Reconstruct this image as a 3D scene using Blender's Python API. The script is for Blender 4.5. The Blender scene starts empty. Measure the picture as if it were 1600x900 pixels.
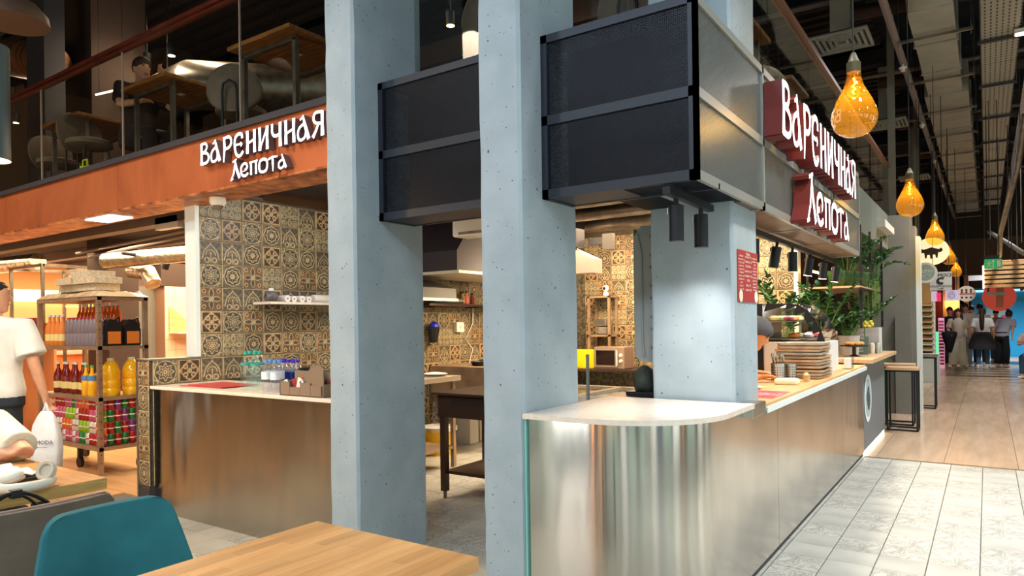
import bpy, bmesh, math, random
from mathutils import Vector, Matrix
from math import sin, cos, pi, radians as R
random.seed(7)
S = bpy.context.scene
COL = S.collection

# ---------------------------------------------------------------- camera
cam_d = bpy.data.cameras.new('camera')
cam = bpy.data.objects.new('camera', cam_d); COL.objects.link(cam)
cam_d.sensor_width = 36.0
cam_d.lens = 36.0 * 1081.38 / 1600
cam_d.shift_y = (506.13 - 450) / 1600
cam_d.clip_end = 200
YAW, ROLL = R(34.463), R(-0.797)
cam.rotation_euler = (Matrix.Rotation(YAW, 3, 'Z') @ Matrix.Rotation(pi / 2, 3, 'X') @ Matrix.Rotation(ROLL, 3, 'Z')).to_euler()
cam.location = (0, 0, 1.4)
S.camera = cam
# ---------------------------------------------------------------- world, exposure
W = bpy.data.worlds.new('world'); S.world = W; W.use_nodes = True
bg = W.node_tree.nodes['Background']
bg.inputs[0].default_value = (0.80, 0.90, 1.0, 1); bg.inputs[1].default_value = 0.5
S.view_settings.view_transform = 'Standard'; S.view_settings.look = 'None'
S.view_settings.gamma = 1; S.view_settings.use_curve_mapping = False
S.view_settings.exposure = 0.95
S.cycles.max_bounces = 7; S.cycles.diffuse_bounces = 3; S.cycles.glossy_bounces = 4
S.cycles.transmission_bounces = 6; S.cycles.transparent_max_bounces = 12
S.cycles.caustics_reflective = False; S.cycles.caustics_refractive = False
S.cycles.sample_clamp_indirect = 6
S.cycles.use_denoising = True


def area(name, loc, size, power, col=(1, 1, 1), aim=(0, 0, -1), size_y=None, spread=180):
    d = bpy.data.lights.new(name, 'AREA'); d.energy = power; d.color = col
    d.shape = 'RECTANGLE'; d.size = size; d.size_y = size_y or size; d.spread = R(spread)
    o = bpy.data.objects.new(name, d); COL.objects.link(o); o.location = loc
    o.rotation_euler = Vector(aim).to_track_quat('-Z', 'Y').to_euler()
    return o


def spot(name, loc, power, col=(1, 1, 1), aim=(0, 0, -1), ang=70, blend=.5, rad=.04):
    d = bpy.data.lights.new(name, 'SPOT'); d.energy = power; d.color = col
    d.spot_size = R(ang); d.spot_blend = blend; d.shadow_soft_size = rad
    o = bpy.data.objects.new(name, d); COL.objects.link(o); o.location = loc
    o.rotation_euler = Vector(aim).to_track_quat('-Z', 'Y').to_euler()
    return o


def point(name, loc, power, col=(1, 1, 1), rad=.05):
    d = bpy.data.lights.new(name, 'POINT'); d.energy = power; d.color = col; d.shadow_soft_size = rad
    o = bpy.data.objects.new(name, d); COL.objects.link(o); o.location = loc
    return o


WARM = (1.0, .72, .45); COOL = (.74, .86, 1.0); NEU = (1.0, .95, .88)
# hall lighting: unseen spots added below the ceiling services, placed to brighten floor and walls
k = 0
for lx, ly, pw in ((.75, 3.4, 270), (.75, 5.6, 280), (.75, 7.8, 270), (.75, 11, 280), (.75, 14.5, 260), (.75, 18, 330), (.75, 20.6, 420), (1.3, 26.8, 1100)):
    spot('light_corridor_%d' % k, (lx, ly, 4.8), pw, (.97, .98, 1), (-.10, 0, -1), 98, .9, .2); k += 1
for lx, ly, pw in ((-4.4, -1.4, 135), (-2.2, -1.8, 175), (.2, -1.8, 180), (2.2, .2, 110), (3.4, 3.6, 80)):
    spot('light_hall_%d' % k, (lx, ly, 4.9), pw, COOL, (-.25 if lx > 0 else 0, .55 if ly < 1 else .1, -1), 130, .8, .28); k += 1
for lx, ly, pw in ((-6.6, .9, 110), (-4.4, .8, 75), (-8.8, 1.2, 110)):
    spot('light_seats_%d' % k, (lx, ly, 4.3), pw, (1, .80, .58), (0, .35, -1), 120, .8, .15); k += 1
area('light_kitchen', (-3.2, 6.6, 2.42), 2.4, 75, WARM, size_y=1.5)
area('light_kitchen_line', (-4.35, 6.4, 2.35), .3, 115, (1, .78, .50), aim=(-.75, 0, -1), size_y=1.6)
area('light_kitchen_back', (-2.9, 7.35, 2.35), 2.6, 38, WARM, aim=(0, .8, -1), size_y=.3)
area('light_kitchen_left', (-4.2, 3.9, 2.45), .8, 8, NEU, aim=(-.6, 0, -1), size_y=.8)
area('light_shop', (-8.2, 5.0, 2.45), 2.6, 130, (1, .74, .46), size_y=2.2)
area('light_shop_far', (-11.3, 5.6, 2.45), 2.6, 110, (1, .70, .40), size_y=3.0)
for i, (lx, ly) in enumerate(((-8.5, 5.0), (-5.5, 5.2), (-3.6, 6.5), (-11.5, 5.5), (-2.6, 9.5))):
    spot('light_mezzanine_%d' % i, (lx, ly, 5.6), 75 if lx < -3 else 22, (1, .72, .46), (.05, -.1, -1), 150, .8, .1)
for i, yy in enumerate((4.2, 5.9, 7.6)):
    spot('light_track_high_%d' % i, (-1.32, yy, 5.5), 200, (1, .93, .84), (.28, 0, -1), 62, .7, .12)

# ---------------------------------------------------------------- helpers
ORG = {}


def lin(c):
    return tuple(((x / 255) / 12.92 if x <= 10.3 else ((x / 255 + .055) / 1.055) ** 2.4) for x in c)


def mat(name, rgb, rough=.5, metal=0, emit=0, emit_col=None, trans=0, ior=1.45, alpha=1, coat=0, spec=.5, sub=0):
    m = bpy.data.materials.new(name); m.use_nodes = True
    b = m.node_tree.nodes['Principled BSDF']; c = lin(rgb)
    b.inputs['Base Color'].default_value = (*c, 1); b.inputs['Roughness'].default_value = rough
    b.inputs['Metallic'].default_value = metal; b.inputs['IOR'].default_value = ior
    b.inputs['Transmission Weight'].default_value = trans; b.inputs['Alpha'].default_value = alpha
    b.inputs['Coat Weight'].default_value = coat; b.inputs['Specular IOR Level'].default_value = spec
    if emit:
        b.inputs['Emission Color'].default_value = (*(lin(emit_col) if emit_col else c), 1)
        b.inputs['Emission Strength'].default_value = emit
    return m


class V:
    """tiny shader-math expression"""
    def __init__(s, nt, k): s.nt = nt; s.k = k
    def _op(s, op, *a, clamp=False):
        n = s.nt.nodes.new('ShaderNodeMath'); n.operation = op; n.use_clamp = clamp
        for i, x in enumerate((s,) + a):
            if isinstance(x, V): s.nt.links.new(x.k, n.inputs[i])
            else: n.inputs[i].default_value = x
        return V(s.nt, n.outputs[0])
    def __add__(s, o): return s._op('ADD', o)
    __radd__ = __add__
    def __sub__(s, o): return s._op('SUBTRACT', o)
    def __rsub__(s, o): return s._op('MULTIPLY', -1.0)._op('ADD', o)
    def __mul__(s, o): return s._op('MULTIPLY', o)
    __rmul__ = __mul__
    def __truediv__(s, o): return s._op('DIVIDE', o)
    def abs(s): return s._op('ABSOLUTE')
    def sin(s): return s._op('SINE')
    def cos(s): return s._op('COSINE')
    def sqrt(s): return s._op('SQRT')
    def max(s, o): return s._op('MAXIMUM', o)
    def min(s, o): return s._op('MINIMUM', o)
    def lt(s, o): return s._op('LESS_THAN', o)
    def gt(s, o): return s._op('GREATER_THAN', o)
    def sat(s): return s._op('ADD', 0.0, clamp=True)
    def frac(s): return s._op('FRACT')
    def line(s, w, soft=.012):      # 1 where |s| < w, soft edged
        return ((s.abs() * -1.0 + (w + soft)) * (1 / soft))._op('ADD', 0.0, clamp=True)


def mixc(nt, f, a, b):
    n = nt.nodes.new('ShaderNodeMix'); n.data_type = 'RGBA'
    if isinstance(f, V): nt.links.new(f.k, n.inputs[0])
    elif isinstance(f, (int, float)): n.inputs[0].default_value = f
    else: nt.links.new(f, n.inputs[0])
    for i, x in ((6, a), (7, b)):
        if isinstance(x, tuple): n.inputs[i].default_value = (*lin(x), 1)
        else: nt.links.new(x, n.inputs[i])
    return n.outputs[2]


def noise(nt, scale, detail=3, rough=.55, vec=None, stretch=None, dist=0, kind='Object'):
    tc = nt.nodes.new('ShaderNodeTexCoord'); src = vec or tc.outputs[kind]
    if stretch:
        mp = nt.nodes.new('ShaderNodeMapping'); mp.inputs['Scale'].default_value = stretch
        nt.links.new(src, mp.inputs[0]); src = mp.outputs[0]
    n = nt.nodes.new('ShaderNodeTexNoise'); n.inputs['Scale'].default_value = scale
    n.inputs['Detail'].default_value = detail; n.inputs['Roughness'].default_value = rough
    n.inputs['Distortion'].default_value = dist
    nt.links.new(src, n.inputs['Vector'])
    return n.outputs['Fac']


def ramp(nt, fac, lo, hi):
    n = nt.nodes.new('ShaderNodeMapRange'); n.inputs[1].default_value = lo; n.inputs[2].default_value = hi
    nt.links.new(fac, n.inputs[0]); return n.outputs[0]


def bump(nt, h, strength=.3, dist=.01):
    b = nt.nodes.new('ShaderNodeBump'); b.inputs['Strength'].default_value = strength
    b.inputs['Distance'].default_value = dist; nt.links.new(h, b.inputs['Height'])
    nt.links.new(b.outputs[0], nt.nodes['Principled BSDF'].inputs['Normal'])


def pmat(name, a, b, scale=8, rough=.5, metal=0, lo=.35, hi=.65, stretch=None, bmp=0, bdist=.005, detail=4, dist=0, rvar=0, coat=0, rand=0, kind='Object'):
    """two-tone noise material"""
    m = mat(name, a, rough, metal, coat=coat); nt = m.node_tree; p = nt.nodes['Principled BSDF']
    f = noise(nt, scale, detail, stretch=stretch, dist=dist, kind=kind); fr = ramp(nt, f, lo, hi)
    c = mixc(nt, fr, a, b)
    if rand:
        oi = nt.nodes.new('ShaderNodeObjectInfo'); hs = nt.nodes.new('ShaderNodeHueSaturation')
        v = V(nt, oi.outputs['Random']) * (2 * rand) + (1 - rand)
        nt.links.new(v.k, hs.inputs['Value']); nt.links.new(c, hs.inputs['Color']); c = hs.outputs[0]
    nt.links.new(c, p.inputs['Base Color'])
    if rvar:
        v = V(nt, fr) * rvar + rough; nt.links.new(v.k, p.inputs['Roughness'])
    if bmp: bump(nt, f, bmp, bdist)
    return m


class MB:
    def __init__(s): s.v = []; s.f = []; s.m = []; s.uv = {}
    def add(s, vs, fs, mi=0):
        b = len(s.v); s.v += [tuple(p) for p in vs]
        for f in fs: s.f.append(tuple(b + i for i in f)); s.m.append(mi)
        return s
    def box(s, x0, x1, y0, y1, z0, z1, mi=0, M=None):
        vs = [Vector(p) for p in ((x0, y0, z0), (x1, y0, z0), (x1, y1, z0), (x0, y1, z0), (x0, y0, z1), (x1, y0, z1), (x1, y1, z1), (x0, y1, z1))]
        if M: vs = [M @ p for p in vs]
        return s.add(vs, [(0, 3, 2, 1), (4, 5, 6, 7), (0, 1, 5, 4), (1, 2, 6, 5), (2, 3, 7, 6), (3, 0, 4, 7)], mi)
    def bar(s, a, b, w, h=None, mi=0):
        a = Vector(a); b = Vector(b); d = b - a; q = d.to_track_quat('X', 'Z').to_matrix().to_4x4(); h = h or w
        return s.box(0, d.length, -w / 2, w / 2, -h / 2, h / 2, mi, Matrix.Translation(a) @ q)
    def tube(s, pts, r, n=8, mi=0, cap=True, ry=None):
        pts = [Vector(p) for p in pts]; k = len(pts); rs = r if isinstance(r, (list, tuple)) else [r] * k
        t0 = (pts[1] - pts[0]).normalized(); up = Vector((0, 0, 1)) if abs(t0.z) < .9 else Vector((1, 0, 0))
        x = t0.cross(up).normalized(); vs = []
        for i, p in enumerate(pts):
            t = (pts[min(i + 1, k - 1)] - pts[max(i - 1, 0)]).normalized()
            x = (x - t * x.dot(t)).normalized(); y = t.cross(x)
            for j in range(n):
                a = 2 * pi * j / n; vs.append(p + x * cos(a) * rs[i] + y * sin(a) * rs[i] * (ry or 1))
        fs = [(i * n + j, i * n + (j + 1) % n, (i + 1) * n + (j + 1) % n, (i + 1) * n + j) for i in range(k - 1) for j in range(n)]
        if cap: fs += [tuple(range(n))[::-1], tuple((k - 1) * n + j for j in range(n))]
        return s.add(vs, fs, mi)
    def lathe(s, prof, c=(0, 0, 0), n=20, mi=0, M=None, cap=True):
        k = len(prof); c = Vector(c); vs = []
        for r, z in prof:
            for j in range(n):
                a = 2 * pi * j / n; p = Vector((r * cos(a), r * sin(a), z)); p = M @ p if M else p
                vs.append(p + c)
        fs = [(i * n + j, i * n + (j + 1) % n, (i + 1) * n + (j + 1) % n, (i + 1) * n + j) for i in range(k - 1) for j in range(n)]
        if cap: fs += [tuple(range(n))[::-1], tuple((k - 1) * n + j for j in range(n))]
        return s.add(vs, fs, mi)
    def cyl(s, c, r, h, n=16, mi=0): return s.lathe([(r, 0), (r, h)], c, n, mi)
    def prism(s, poly, d, o=(0, 0, 0), u=(1, 0, 0), v=(0, 0, 1), mi=0, mside=None):
        """poly in (u,v), extruded by vector d"""
        o = Vector(o); u = Vector(u); v = Vector(v); d = Vector(d); n = len(poly)
        A = [o + u * p[0] + v * p[1] for p in poly]; B = [p + d for p in A]
        s.add(A + B, [tuple(range(n))[::-1], tuple(range(n, 2 * n))], mi)
        return s.add(A + B, [(i, (i + 1) % n, n + (i + 1) % n, n + i) for i in range(n)], mi if mside is None else mside)
    def loft(s, secs, mi=0, cap=True):
        n = len(secs[0]); vs = [p for q in secs for p in q]; k = len(secs)
        fs = [(i * n + j, i * n + (j + 1) % n, (i + 1) * n + (j + 1) % n, (i + 1) * n + j) for i in range(k - 1) for j in range(n)]
        if cap: fs += [tuple(range(n))[::-1], tuple((k - 1) * n + j for j in range(n))]
        return s.add(vs, fs, mi)
    def ell(s, secs, n=14, mi=0):
        """secs: (center, rx, ry) horizontal ellipses (or with yaw, tilt axis) lofted"""
        out = []
        for q in secs:
            c, rx, ry = Vector(q[0]), q[1], q[2]; yaw = q[3] if len(q) > 3 else 0
            out.append([c + Vector((cos(2 * pi * j / n) * rx * cos(yaw) - sin(2 * pi * j / n) * ry * sin(yaw), cos(2 * pi * j / n) * rx * sin(yaw) + sin(2 * pi * j / n) * ry * cos(yaw), 0)) for j in range(n)])
        return s.loft(out, mi)
    def build(s, name, mats, parent=None, smooth=None, bev=0, props=None, fix=True):
        me = bpy.data.meshes.new(name)
        if parent is not None:
            o_ = ORG.get(parent.name, Vector((0, 0, 0)))
            s.v = [(p[0] - o_[0], p[1] - o_[1], p[2] - o_[2]) for p in s.v]
        me.from_pydata(s.v, [], s.f)
        for m in (mats if isinstance(mats, (list, tuple)) else [mats]): me.materials.append(m)
        me.polygons.foreach_set('material_index', s.m)
        if fix:
            bm = bmesh.new(); bm.from_mesh(me); bmesh.ops.recalc_face_normals(bm, faces=bm.faces); bm.to_mesh(me); bm.free()
        if smooth is not None:
            me.shade_smooth(); me.set_sharp_from_angle(angle=R(smooth))
        o = bpy.data.objects.new(name, me); COL.objects.link(o)
        if parent is not None:
            o.parent = parent; ORG[o.name] = ORG.get(parent.name, Vector((0, 0, 0)))
        if bev:
            b = o.modifiers.new('bevel', 'BEVEL'); b.width = bev; b.segments = 2; b.limit_method = 'ANGLE'
        for k, x in (props or {}).items(): o[k] = x
        return o


def tag(o, label=None, cat=None, group=None, kind=None):
    if label: o['label'] = label
    if cat: o['category'] = cat
    if group: o['group'] = group
    if kind: o['kind'] = kind
    return o


def thing(name, label, cat, loc, group=None, rz=0, local=False):
    o = bpy.data.objects.new(name, None); COL.objects.link(o); o.location = loc; o.rotation_euler = (0, 0, rz)
    o.empty_display_size = .1
    ORG[o.name] = Vector((0, 0, 0)) if local else Vector(loc)
    return tag(o, label, cat, group)


def struct(name, mb, m, smooth=None, bev=0, label=None):
    o = mb.build(name, m, None, smooth, bev); o['kind'] = 'structure'
    if label: o['label'] = label
    return o


def base(o):
    """move a single-mesh thing's origin to the middle of its base"""
    me = o.data; xs = [v.co for v in me.vertices]
    c = Vector(((min(v.x for v in xs) + max(v.x for v in xs)) / 2, (min(v.y for v in xs) + max(v.y for v in xs)) / 2, min(v.z for v in xs)))
    me.transform(Matrix.Translation(-c)); o.location = c
    for q in o.children: q.location = q.location - c
    return o


def kids(o): return [c for c in o.children]


def dup(root, loc, rz=None, label=None, group=None, mats=None, sc=None):
    def cp(o, par):
        c = o.copy(); COL.objects.link(c)
        if par: c.parent = par
        if mats and o.type == 'MESH' and o.name.split('.')[0] in mats:
            c.data = o.data.copy(); c.data.materials[0] = mats[o.name.split('.')[0]]
        for ch in list(o.children): cp(ch, c)
        return c
    r = cp(root, None); r.location = loc
    if rz is not None: r.rotation_euler = (0, 0, rz)
    if sc: r.scale = (sc, sc, sc)
    if label: r['label'] = label
    if group: r['group'] = group
    return r


F0 = Vector((-sin(YAW), cos(YAW), 0)); R0 = Vector((cos(YAW), sin(YAW), 0)); U0 = Vector((0, 0, 1))
RR = R0 * cos(ROLL) + U0 * sin(ROLL); UU = -R0 * sin(ROLL) + U0 * cos(ROLL)


def P(x, y, **k):
    """where the sight line through a photo point meets a plane of the place (X=, Y= or Z=)"""
    d = F0 + RR * ((x - 800) / 1081.38) + UU * ((506.13 - y) / 1081.38)
    (ax, v), = k.items(); i = 'XYZ'.index(ax); o = Vector((0, 0, 1.4))
    return o + d * ((v - o[i]) / d[i])


def text(body, name, m, parent, loc, size, ux=(1, 0, 0), uz=(0, 0, 1), depth=.0008, align='CENTER', bold=0, sx=1):
    c = bpy.data.curves.new('t', 'FONT'); c.body = body; c.size = size; c.extrude = depth; c.align_x = align; c.align_y = 'CENTER'; c.offset = bold; c.resolution_u = 2
    o = bpy.data.objects.new('t', c); me = bpy.data.meshes.new_from_object(o); bpy.data.objects.remove(o)
    ux = Vector(ux).normalized(); uz = Vector(uz).normalized(); n = ux.cross(uz)
    M = Matrix((ux * sx, uz, n)).transposed().to_4x4(); M.translation = Vector(loc) - ORG.get(parent.name, Vector((0, 0, 0)))
    me.transform(M); me.materials.clear(); me.materials.append(m)
    o = bpy.data.objects.new(name, me); COL.objects.link(o); o.parent = parent; ORG[o.name] = ORG.get(parent.name, Vector((0, 0, 0)))
    return o
# ---------------------------------------------------------------- materials
def pattern(idx, cream=(196, 172, 130), mid=(112, 100, 80), dark=(50, 42, 34), tan=(140, 100, 62)):
    m = mat('glazed_pattern_%d' % idx, mid, .42); nt = m.node_tree; p = nt.nodes['Principled BSDF']
    tc = nt.nodes.new('ShaderNodeTexCoord'); sp = nt.nodes.new('ShaderNodeSeparateXYZ'); nt.links.new(tc.outputs['Object'], sp.inputs[0])
    x = V(nt, sp.outputs[0]) / .196; y = V(nt, sp.outputs[2]) / .196
    r = (x * x + y * y).sqrt(); at = y._op('ARCTAN2', x)
    edge = x.abs().max(y.abs()); ax = x.abs(); ay = y.abs()
    mn = ax.min(ay); mx = ax.max(ay)
    L = (edge - .478).line(.012)                                     # border line
    if idx == 0:      # round rosette
        w = (at * 8).cos() * .035
        L = L.max((r - .40 - w * .5).line(.016)).max((r - .27 - w).line(.02)).max((r - .09).line(.018)).max((r - .035).line(.014))
        L = L.max(((at * 4).sin().abs() - .12).lt(.0) * r.lt(.26) * r.gt(.1))
        D = r.lt(.38) * r.gt(.28) + ((at * 8 + 3.1).cos() - .2).gt(0) * r.lt(.25) * r.gt(.12); bgc, fill = mid, dark
    elif idx == 1:    # palmette under an ogee arch
        yy = y + .12; arch = ax - ((.34 - yy * .62) * (yy * -9 + 6.3).sat() + (.05 * (yy * 9).sin()))
        r2 = (x * x + (yy) * (yy)).sqrt(); a2 = (yy + .0)._op('ARCTAN2', x)
        L = L.max(arch.line(.022) * y.gt(-.3)).max((r2 - .22).line(.014) * yy.gt(-.02))
        L = L.max((a2 * 9).sin().abs().lt(.28) * r2.lt(.21) * yy.gt(0) * r2.gt(.05)).max(((ax - .17) * (ax - .17) + (y + .33) * (y + .33)).sqrt().__sub__(.10).line(.022)).max(x.line(.02) * y.lt(.0))
        D = r2.lt(.21) * yy.gt(0) + arch.gt(.06) * y.gt(-.2) * (at * 11).sin().gt(.3); bgc, fill = mid, (66, 64, 58)
    elif idx == 2:    # leaf cross with corner buds
        pet = mn - (.10 * (mx * 6.6).sin().abs())
        L = L.max(pet.line(.014) * mx.lt(.46)).max((r - .10).line(.016)).max((r - .045).line(.014)).max(((mn - .33) * (mn - .33) + (mx - .33) * (mx - .33)).sqrt().__sub__(.075).line(.016))
        D = pet.lt(-.02) + ((mn - .33) * (mn - .33) + (mx - .33) * (mx - .33)).sqrt().lt(.06); bgc, fill = tan, (58, 70, 66)
    elif idx == 3:    # quatrefoil scrolls in a frame
        q = ((mn - .17) * (mn - .17) + (mx - .17) * (mx - .17)).sqrt(); d1 = (mx + mn * .45 - .36 - (at * 4).cos() * .035)
        L = L.max((edge - .43).line(.012)).max(d1.line(.022)).max((q - .085).line(.022)).max((r - .085).line(.018)).max((r - .03).line(.014))
        L = L.max((mn - .0).line(.012) * mx.gt(.3))
        D = d1.gt(.05) * edge.lt(.41) + (r.lt(.30) * q.gt(.12)); bgc, fill = tan, dark
    elif idx == 4:    # circle of eight flowers
        k = (at * 8).cos(); ring = (r - .29 - k * .06)
        L = L.max((r - .44).line(.014)).max(ring.line(.018)).max((r - .15 - k * .03).line(.016)).max((r - .06).line(.02)).max(((mn - .42) * (mn - .42) + (mx - .42) * (mx - .42)).sqrt().__sub__(.11).line(.014))
        D = r.lt(.43) * ring.gt(.03) + (k.lt(-.3) * r.lt(.24)) * r.gt(.08); bgc, fill = (124, 116, 92), (60, 58, 48)
    else:             # four ovals
        o1 = ((mx - .28) * (mx - .28) * .9 + mn * mn * 2.6).sqrt()
        dg = ((mn - .30) * (mn - .30) + (mx - .30) * (mx - .30)).sqrt()
        L = L.max((o1 - .16).line(.018)).max((o1 - .08).line(.018)).max((dg - .12).line(.014)).max((dg - .05).line(.014)).max((r - .05).line(.016))
        D = (o1.lt(.07) + dg.lt(.1)); bgc, fill = (118, 114, 92), (64, 66, 56)
    n1 = noise(nt, 28, 3); n2 = noise(nt, 9, 2)
    c = mixc(nt, ramp(nt, n2, .4, .6), bgc, tuple(int(q * .72) for q in bgc))
    c = mixc(nt, (D._op('ADD', 0.0, clamp=True)) * .85, c, fill)
    c = mixc(nt, L * (V(nt, ramp(nt, n1, .25, .55)) * .75 + .2), c, cream)
    oi = nt.nodes.new('ShaderNodeObjectInfo'); hs = nt.nodes.new('ShaderNodeHueSaturation')
    v = V(nt, oi.outputs['Random']) * .3 + .82; nt.links.new(v.k, hs.inputs['Value']); nt.links.new(c, hs.inputs['Color'])
    nt.links.new(hs.outputs[0], p.inputs['Base Color'])
    bump(nt, (L * .6 + V(nt, n1) * .3).k, .25, .002)
    return m


M = {}
M['pat'] = [pattern(i) for i in range(6)]
M['pat_mix'] = pmat('glazed_tile_blend', (112, 104, 84), (66, 60, 48), 26, .45, lo=.42, hi=.58)
M['grout'] = pmat('grout', (70, 62, 52), (92, 82, 68), 30, .9)
M['concrete'] = pmat('painted_concrete', (167, 180, 187), (155, 169, 176), 5, .72, bmp=.35, bdist=.004, detail=8)
M['hole'] = mat('pinhole', (74, 86, 92), .9)
M['steel'] = None


def steel(name, rgb, rough, wav=.02, tint=None, scale=(1.2, 1.2, .35), rv=.03, aniso=.9):
    m = mat(name, rgb, rough, 1.0); nt = m.node_tree; p = nt.nodes['Principled BSDF']
    w = noise(nt, 2.0, 1, .4, stretch=scale); fine = noise(nt, 30, 2, .5, stretch=(1, 1, .1))
    c = mixc(nt, ramp(nt, noise(nt, 1.6, 2, .5), .35, .7), rgb, tint or tuple(int(q * .86) for q in rgb))
    nt.links.new(c, p.inputs['Base Color'])
    rr = V(nt, ramp(nt, fine, .3, .7)) * rv + rough; nt.links.new(rr.k, p.inputs['Roughness'])
    tg_ = nt.nodes.new('ShaderNodeTangent'); tg_.direction_type = 'RADIAL'; tg_.axis = 'Z'; nt.links.new(tg_.outputs[0], p.inputs['Tangent'])
    p.inputs['Anisotropic'].default_value = aniso; p.inputs['Anisotropic Rotation'].default_value = .25
    b = nt.nodes.new('ShaderNodeBump'); b.inputs['Strength'].default_value = 1; b.inputs['Distance'].default_value = wav
    nt.links.new(w, b.inputs['Height']); nt.links.new(b.outputs[0], p.inputs['Normal'])
    return m


M['steel'] = steel('brushed_steel', (218, 212, 202), .15, .010)
M['steel_left'] = steel('brushed_steel_worn', (200, 194, 184), .22, .035, scale=(1.6, 1.6, .5))
M['steel_plain'] = mat('stainless', (190, 186, 180), .3, 1)
M['steel_dark'] = mat('dark_stainless', (96, 80, 74), .38, .9)
M['galv'] = pmat('galvanised', (150, 142, 130), (118, 112, 104), 8, .35, .8)
M['foil'] = pmat('foil_duct', (196, 186, 168), (150, 140, 124), 14, .28, .85, bmp=.6, bdist=.02)
M['quartz'] = pmat('white_quartz', (236, 222, 206), (226, 211, 194), 30, .22)
M['quartz_edge'] = mat('white_edge', (228, 236, 232), .35)
M['copper'] = pmat('copper_cladding', (222, 130, 82), (152, 80, 48), 1.3, .38, .55, lo=.3, hi=.72, stretch=(1, 1, .6), bmp=.06, bdist=.01, rvar=.25, dist=.6)
M['copper_edge'] = pmat('copper_rim', (226, 150, 96), (132, 70, 40), 9, .45, .4)
M['rail'] = pmat('rust_rail', (104, 48, 34), (78, 34, 26), 5, .35, .3)
M['anthracite'] = mat('anthracite_paint', (52, 52, 58), .5)
M['black'] = mat('black_metal', (26, 28, 34), .42, .3)
M['frame'] = mat('charcoal_frame', (40, 45, 54), .45, .2)
M['mesh'] = mat('expanded_mesh', (27, 31, 40), .4, .3)
M['mesh_side'] = mat('expanded_mesh_lit', (150, 154, 150), .35, .5)  # lit corridor side of the black mesh, brightness put into the colour
M['box_back'] = pmat('lining_board', (9, 10, 14), (20, 24, 32), 2.2, .6, lo=.45, hi=.7)
M['glass'] = mat('rail_glass', (190, 205, 205), .02, trans=1, ior=1.06)
M['glass'].node_tree.nodes['Principled BSDF'].inputs['Specular IOR Level'].default_value = 1.0


def pane_glass(name, tint, body=0, bcol=(1, 1, 1)):
    m = bpy.data.materials.new(name); m.use_nodes = True; nt = m.node_tree; nt.nodes.clear()
    o = nt.nodes.new('ShaderNodeOutputMaterial'); t = nt.nodes.new('ShaderNodeBsdfTransparent'); t.inputs[0].default_value = (*tint, 1)
    g = nt.nodes.new('ShaderNodeBsdfGlossy'); g.inputs['Roughness'].default_value = .03; g.inputs[0].default_value = (1, 1, 1, 1)
    f = nt.nodes.new('ShaderNodeFresnel'); f.inputs[0].default_value = 1.5
    mx = nt.nodes.new('ShaderNodeMixShader'); ge = nt.nodes.new('ShaderNodeNewGeometry'); nt.links.new((V(nt, f.outputs[0]) * (1 - V(nt, ge.outputs['Backfacing']))).k, mx.inputs[0])
    nt.links.new(t.outputs[0], mx.inputs[1]); nt.links.new(g.outputs[0], mx.inputs[2]); 
    if body:
        d = nt.nodes.new('ShaderNodeBsdfTranslucent'); d.inputs[0].default_value = (*bcol, 1); e = nt.nodes.new('ShaderNodeBsdfDiffuse'); e.inputs[0].default_value = (*bcol, 1)
        m2 = nt.nodes.new('ShaderNodeMixShader'); m2.inputs[0].default_value = .5; nt.links.new(d.outputs[0], m2.inputs[1]); nt.links.new(e.outputs[0], m2.inputs[2])
        m3 = nt.nodes.new('ShaderNodeMixShader'); m3.inputs[0].default_value = body; nt.links.new(mx.outputs[0], m3.inputs[1]); nt.links.new(m2.outputs[0], m3.inputs[2]); nt.links.new(m3.outputs[0], o.inputs[0])
    else: nt.links.new(mx.outputs[0], o.inputs[0])
    return m


M['glass'] = pane_glass('rail_glass_pane', (.86, .88, .86))
M['amber'] = pane_glass('amber_glass', (1.0, .80, .34), .07, (1, .55, .06))
M['clear'] = pane_glass('clear_glass', (.93, .96, .96))
M['pet'] = pane_glass('clear_plastic_teal', (.93, .985, .98), .04, (.7, .85, .85))
M['pet_blue'] = pane_glass('clear_plastic_blue', (.94, .955, .99), .05, (.7, .75, .9))
M['wood'] = pmat('beech_stave', (222, 170, 108), (198, 140, 82), 3.0, .42, stretch=(9, .8, 9), lo=.3, hi=.7, bmp=.05, bdist=.002, rand=.16)
M['wood_dark'] = pmat('oak_top', (188, 138, 78), (150, 104, 54), 3.0, .45, stretch=(1, 8, 8), lo=.3, hi=.7, rand=.12)
M['wood_end'] = pmat('end_grain', (196, 160, 92), (168, 132, 70), 10, .5, stretch=(1, 1, 8))
M['wood_counter'] = pmat('counter_wood', (228, 184, 128), (206, 156, 100), 3, .4, stretch=(9, 1, 9), lo=.3, hi=.7, rand=.12)
M['wood_pale'] = pmat('pale_plywood', (214, 178, 138), (196, 156, 116), 4, .5, stretch=(1, 8, 8))
M['wood_mezz'] = pmat('mezzanine_top', (166, 110, 56), (122, 76, 36), 4, .5, stretch=(1, 9, 9))
M['teal'] = pmat('teal_velvet', (40, 112, 118), (30, 94, 104), 4, .85, lo=.35, hi=.65)
M['greige'] = pmat('taupe_velvet', (122, 108, 94), (98, 86, 74), 4, .85)
M['piping'] = mat('taupe_piping', (170, 148, 134), .7)
M['black_plastic'] = mat('black_plastic', (24, 24, 26), .4)
M['white_plastic'] = mat('white_plastic', (230, 226, 218), .4)
M['grey_plastic'] = mat('grey_plastic', (140, 146, 146), .5)
M['dark_wall'] = mat('dark_brown_wall', (66, 50, 42), .8)
M['grey_wall'] = pmat('grey_plaster', (132, 130, 122), (124, 121, 113), 3, .8)
M['beam_grey'] = pmat('grey_board', (120, 126, 116), (112, 117, 108), 3, .7)
M['ceil'] = pmat('dark_ceiling', (30, 31, 38), (20, 21, 28), 2, .9)
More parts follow.
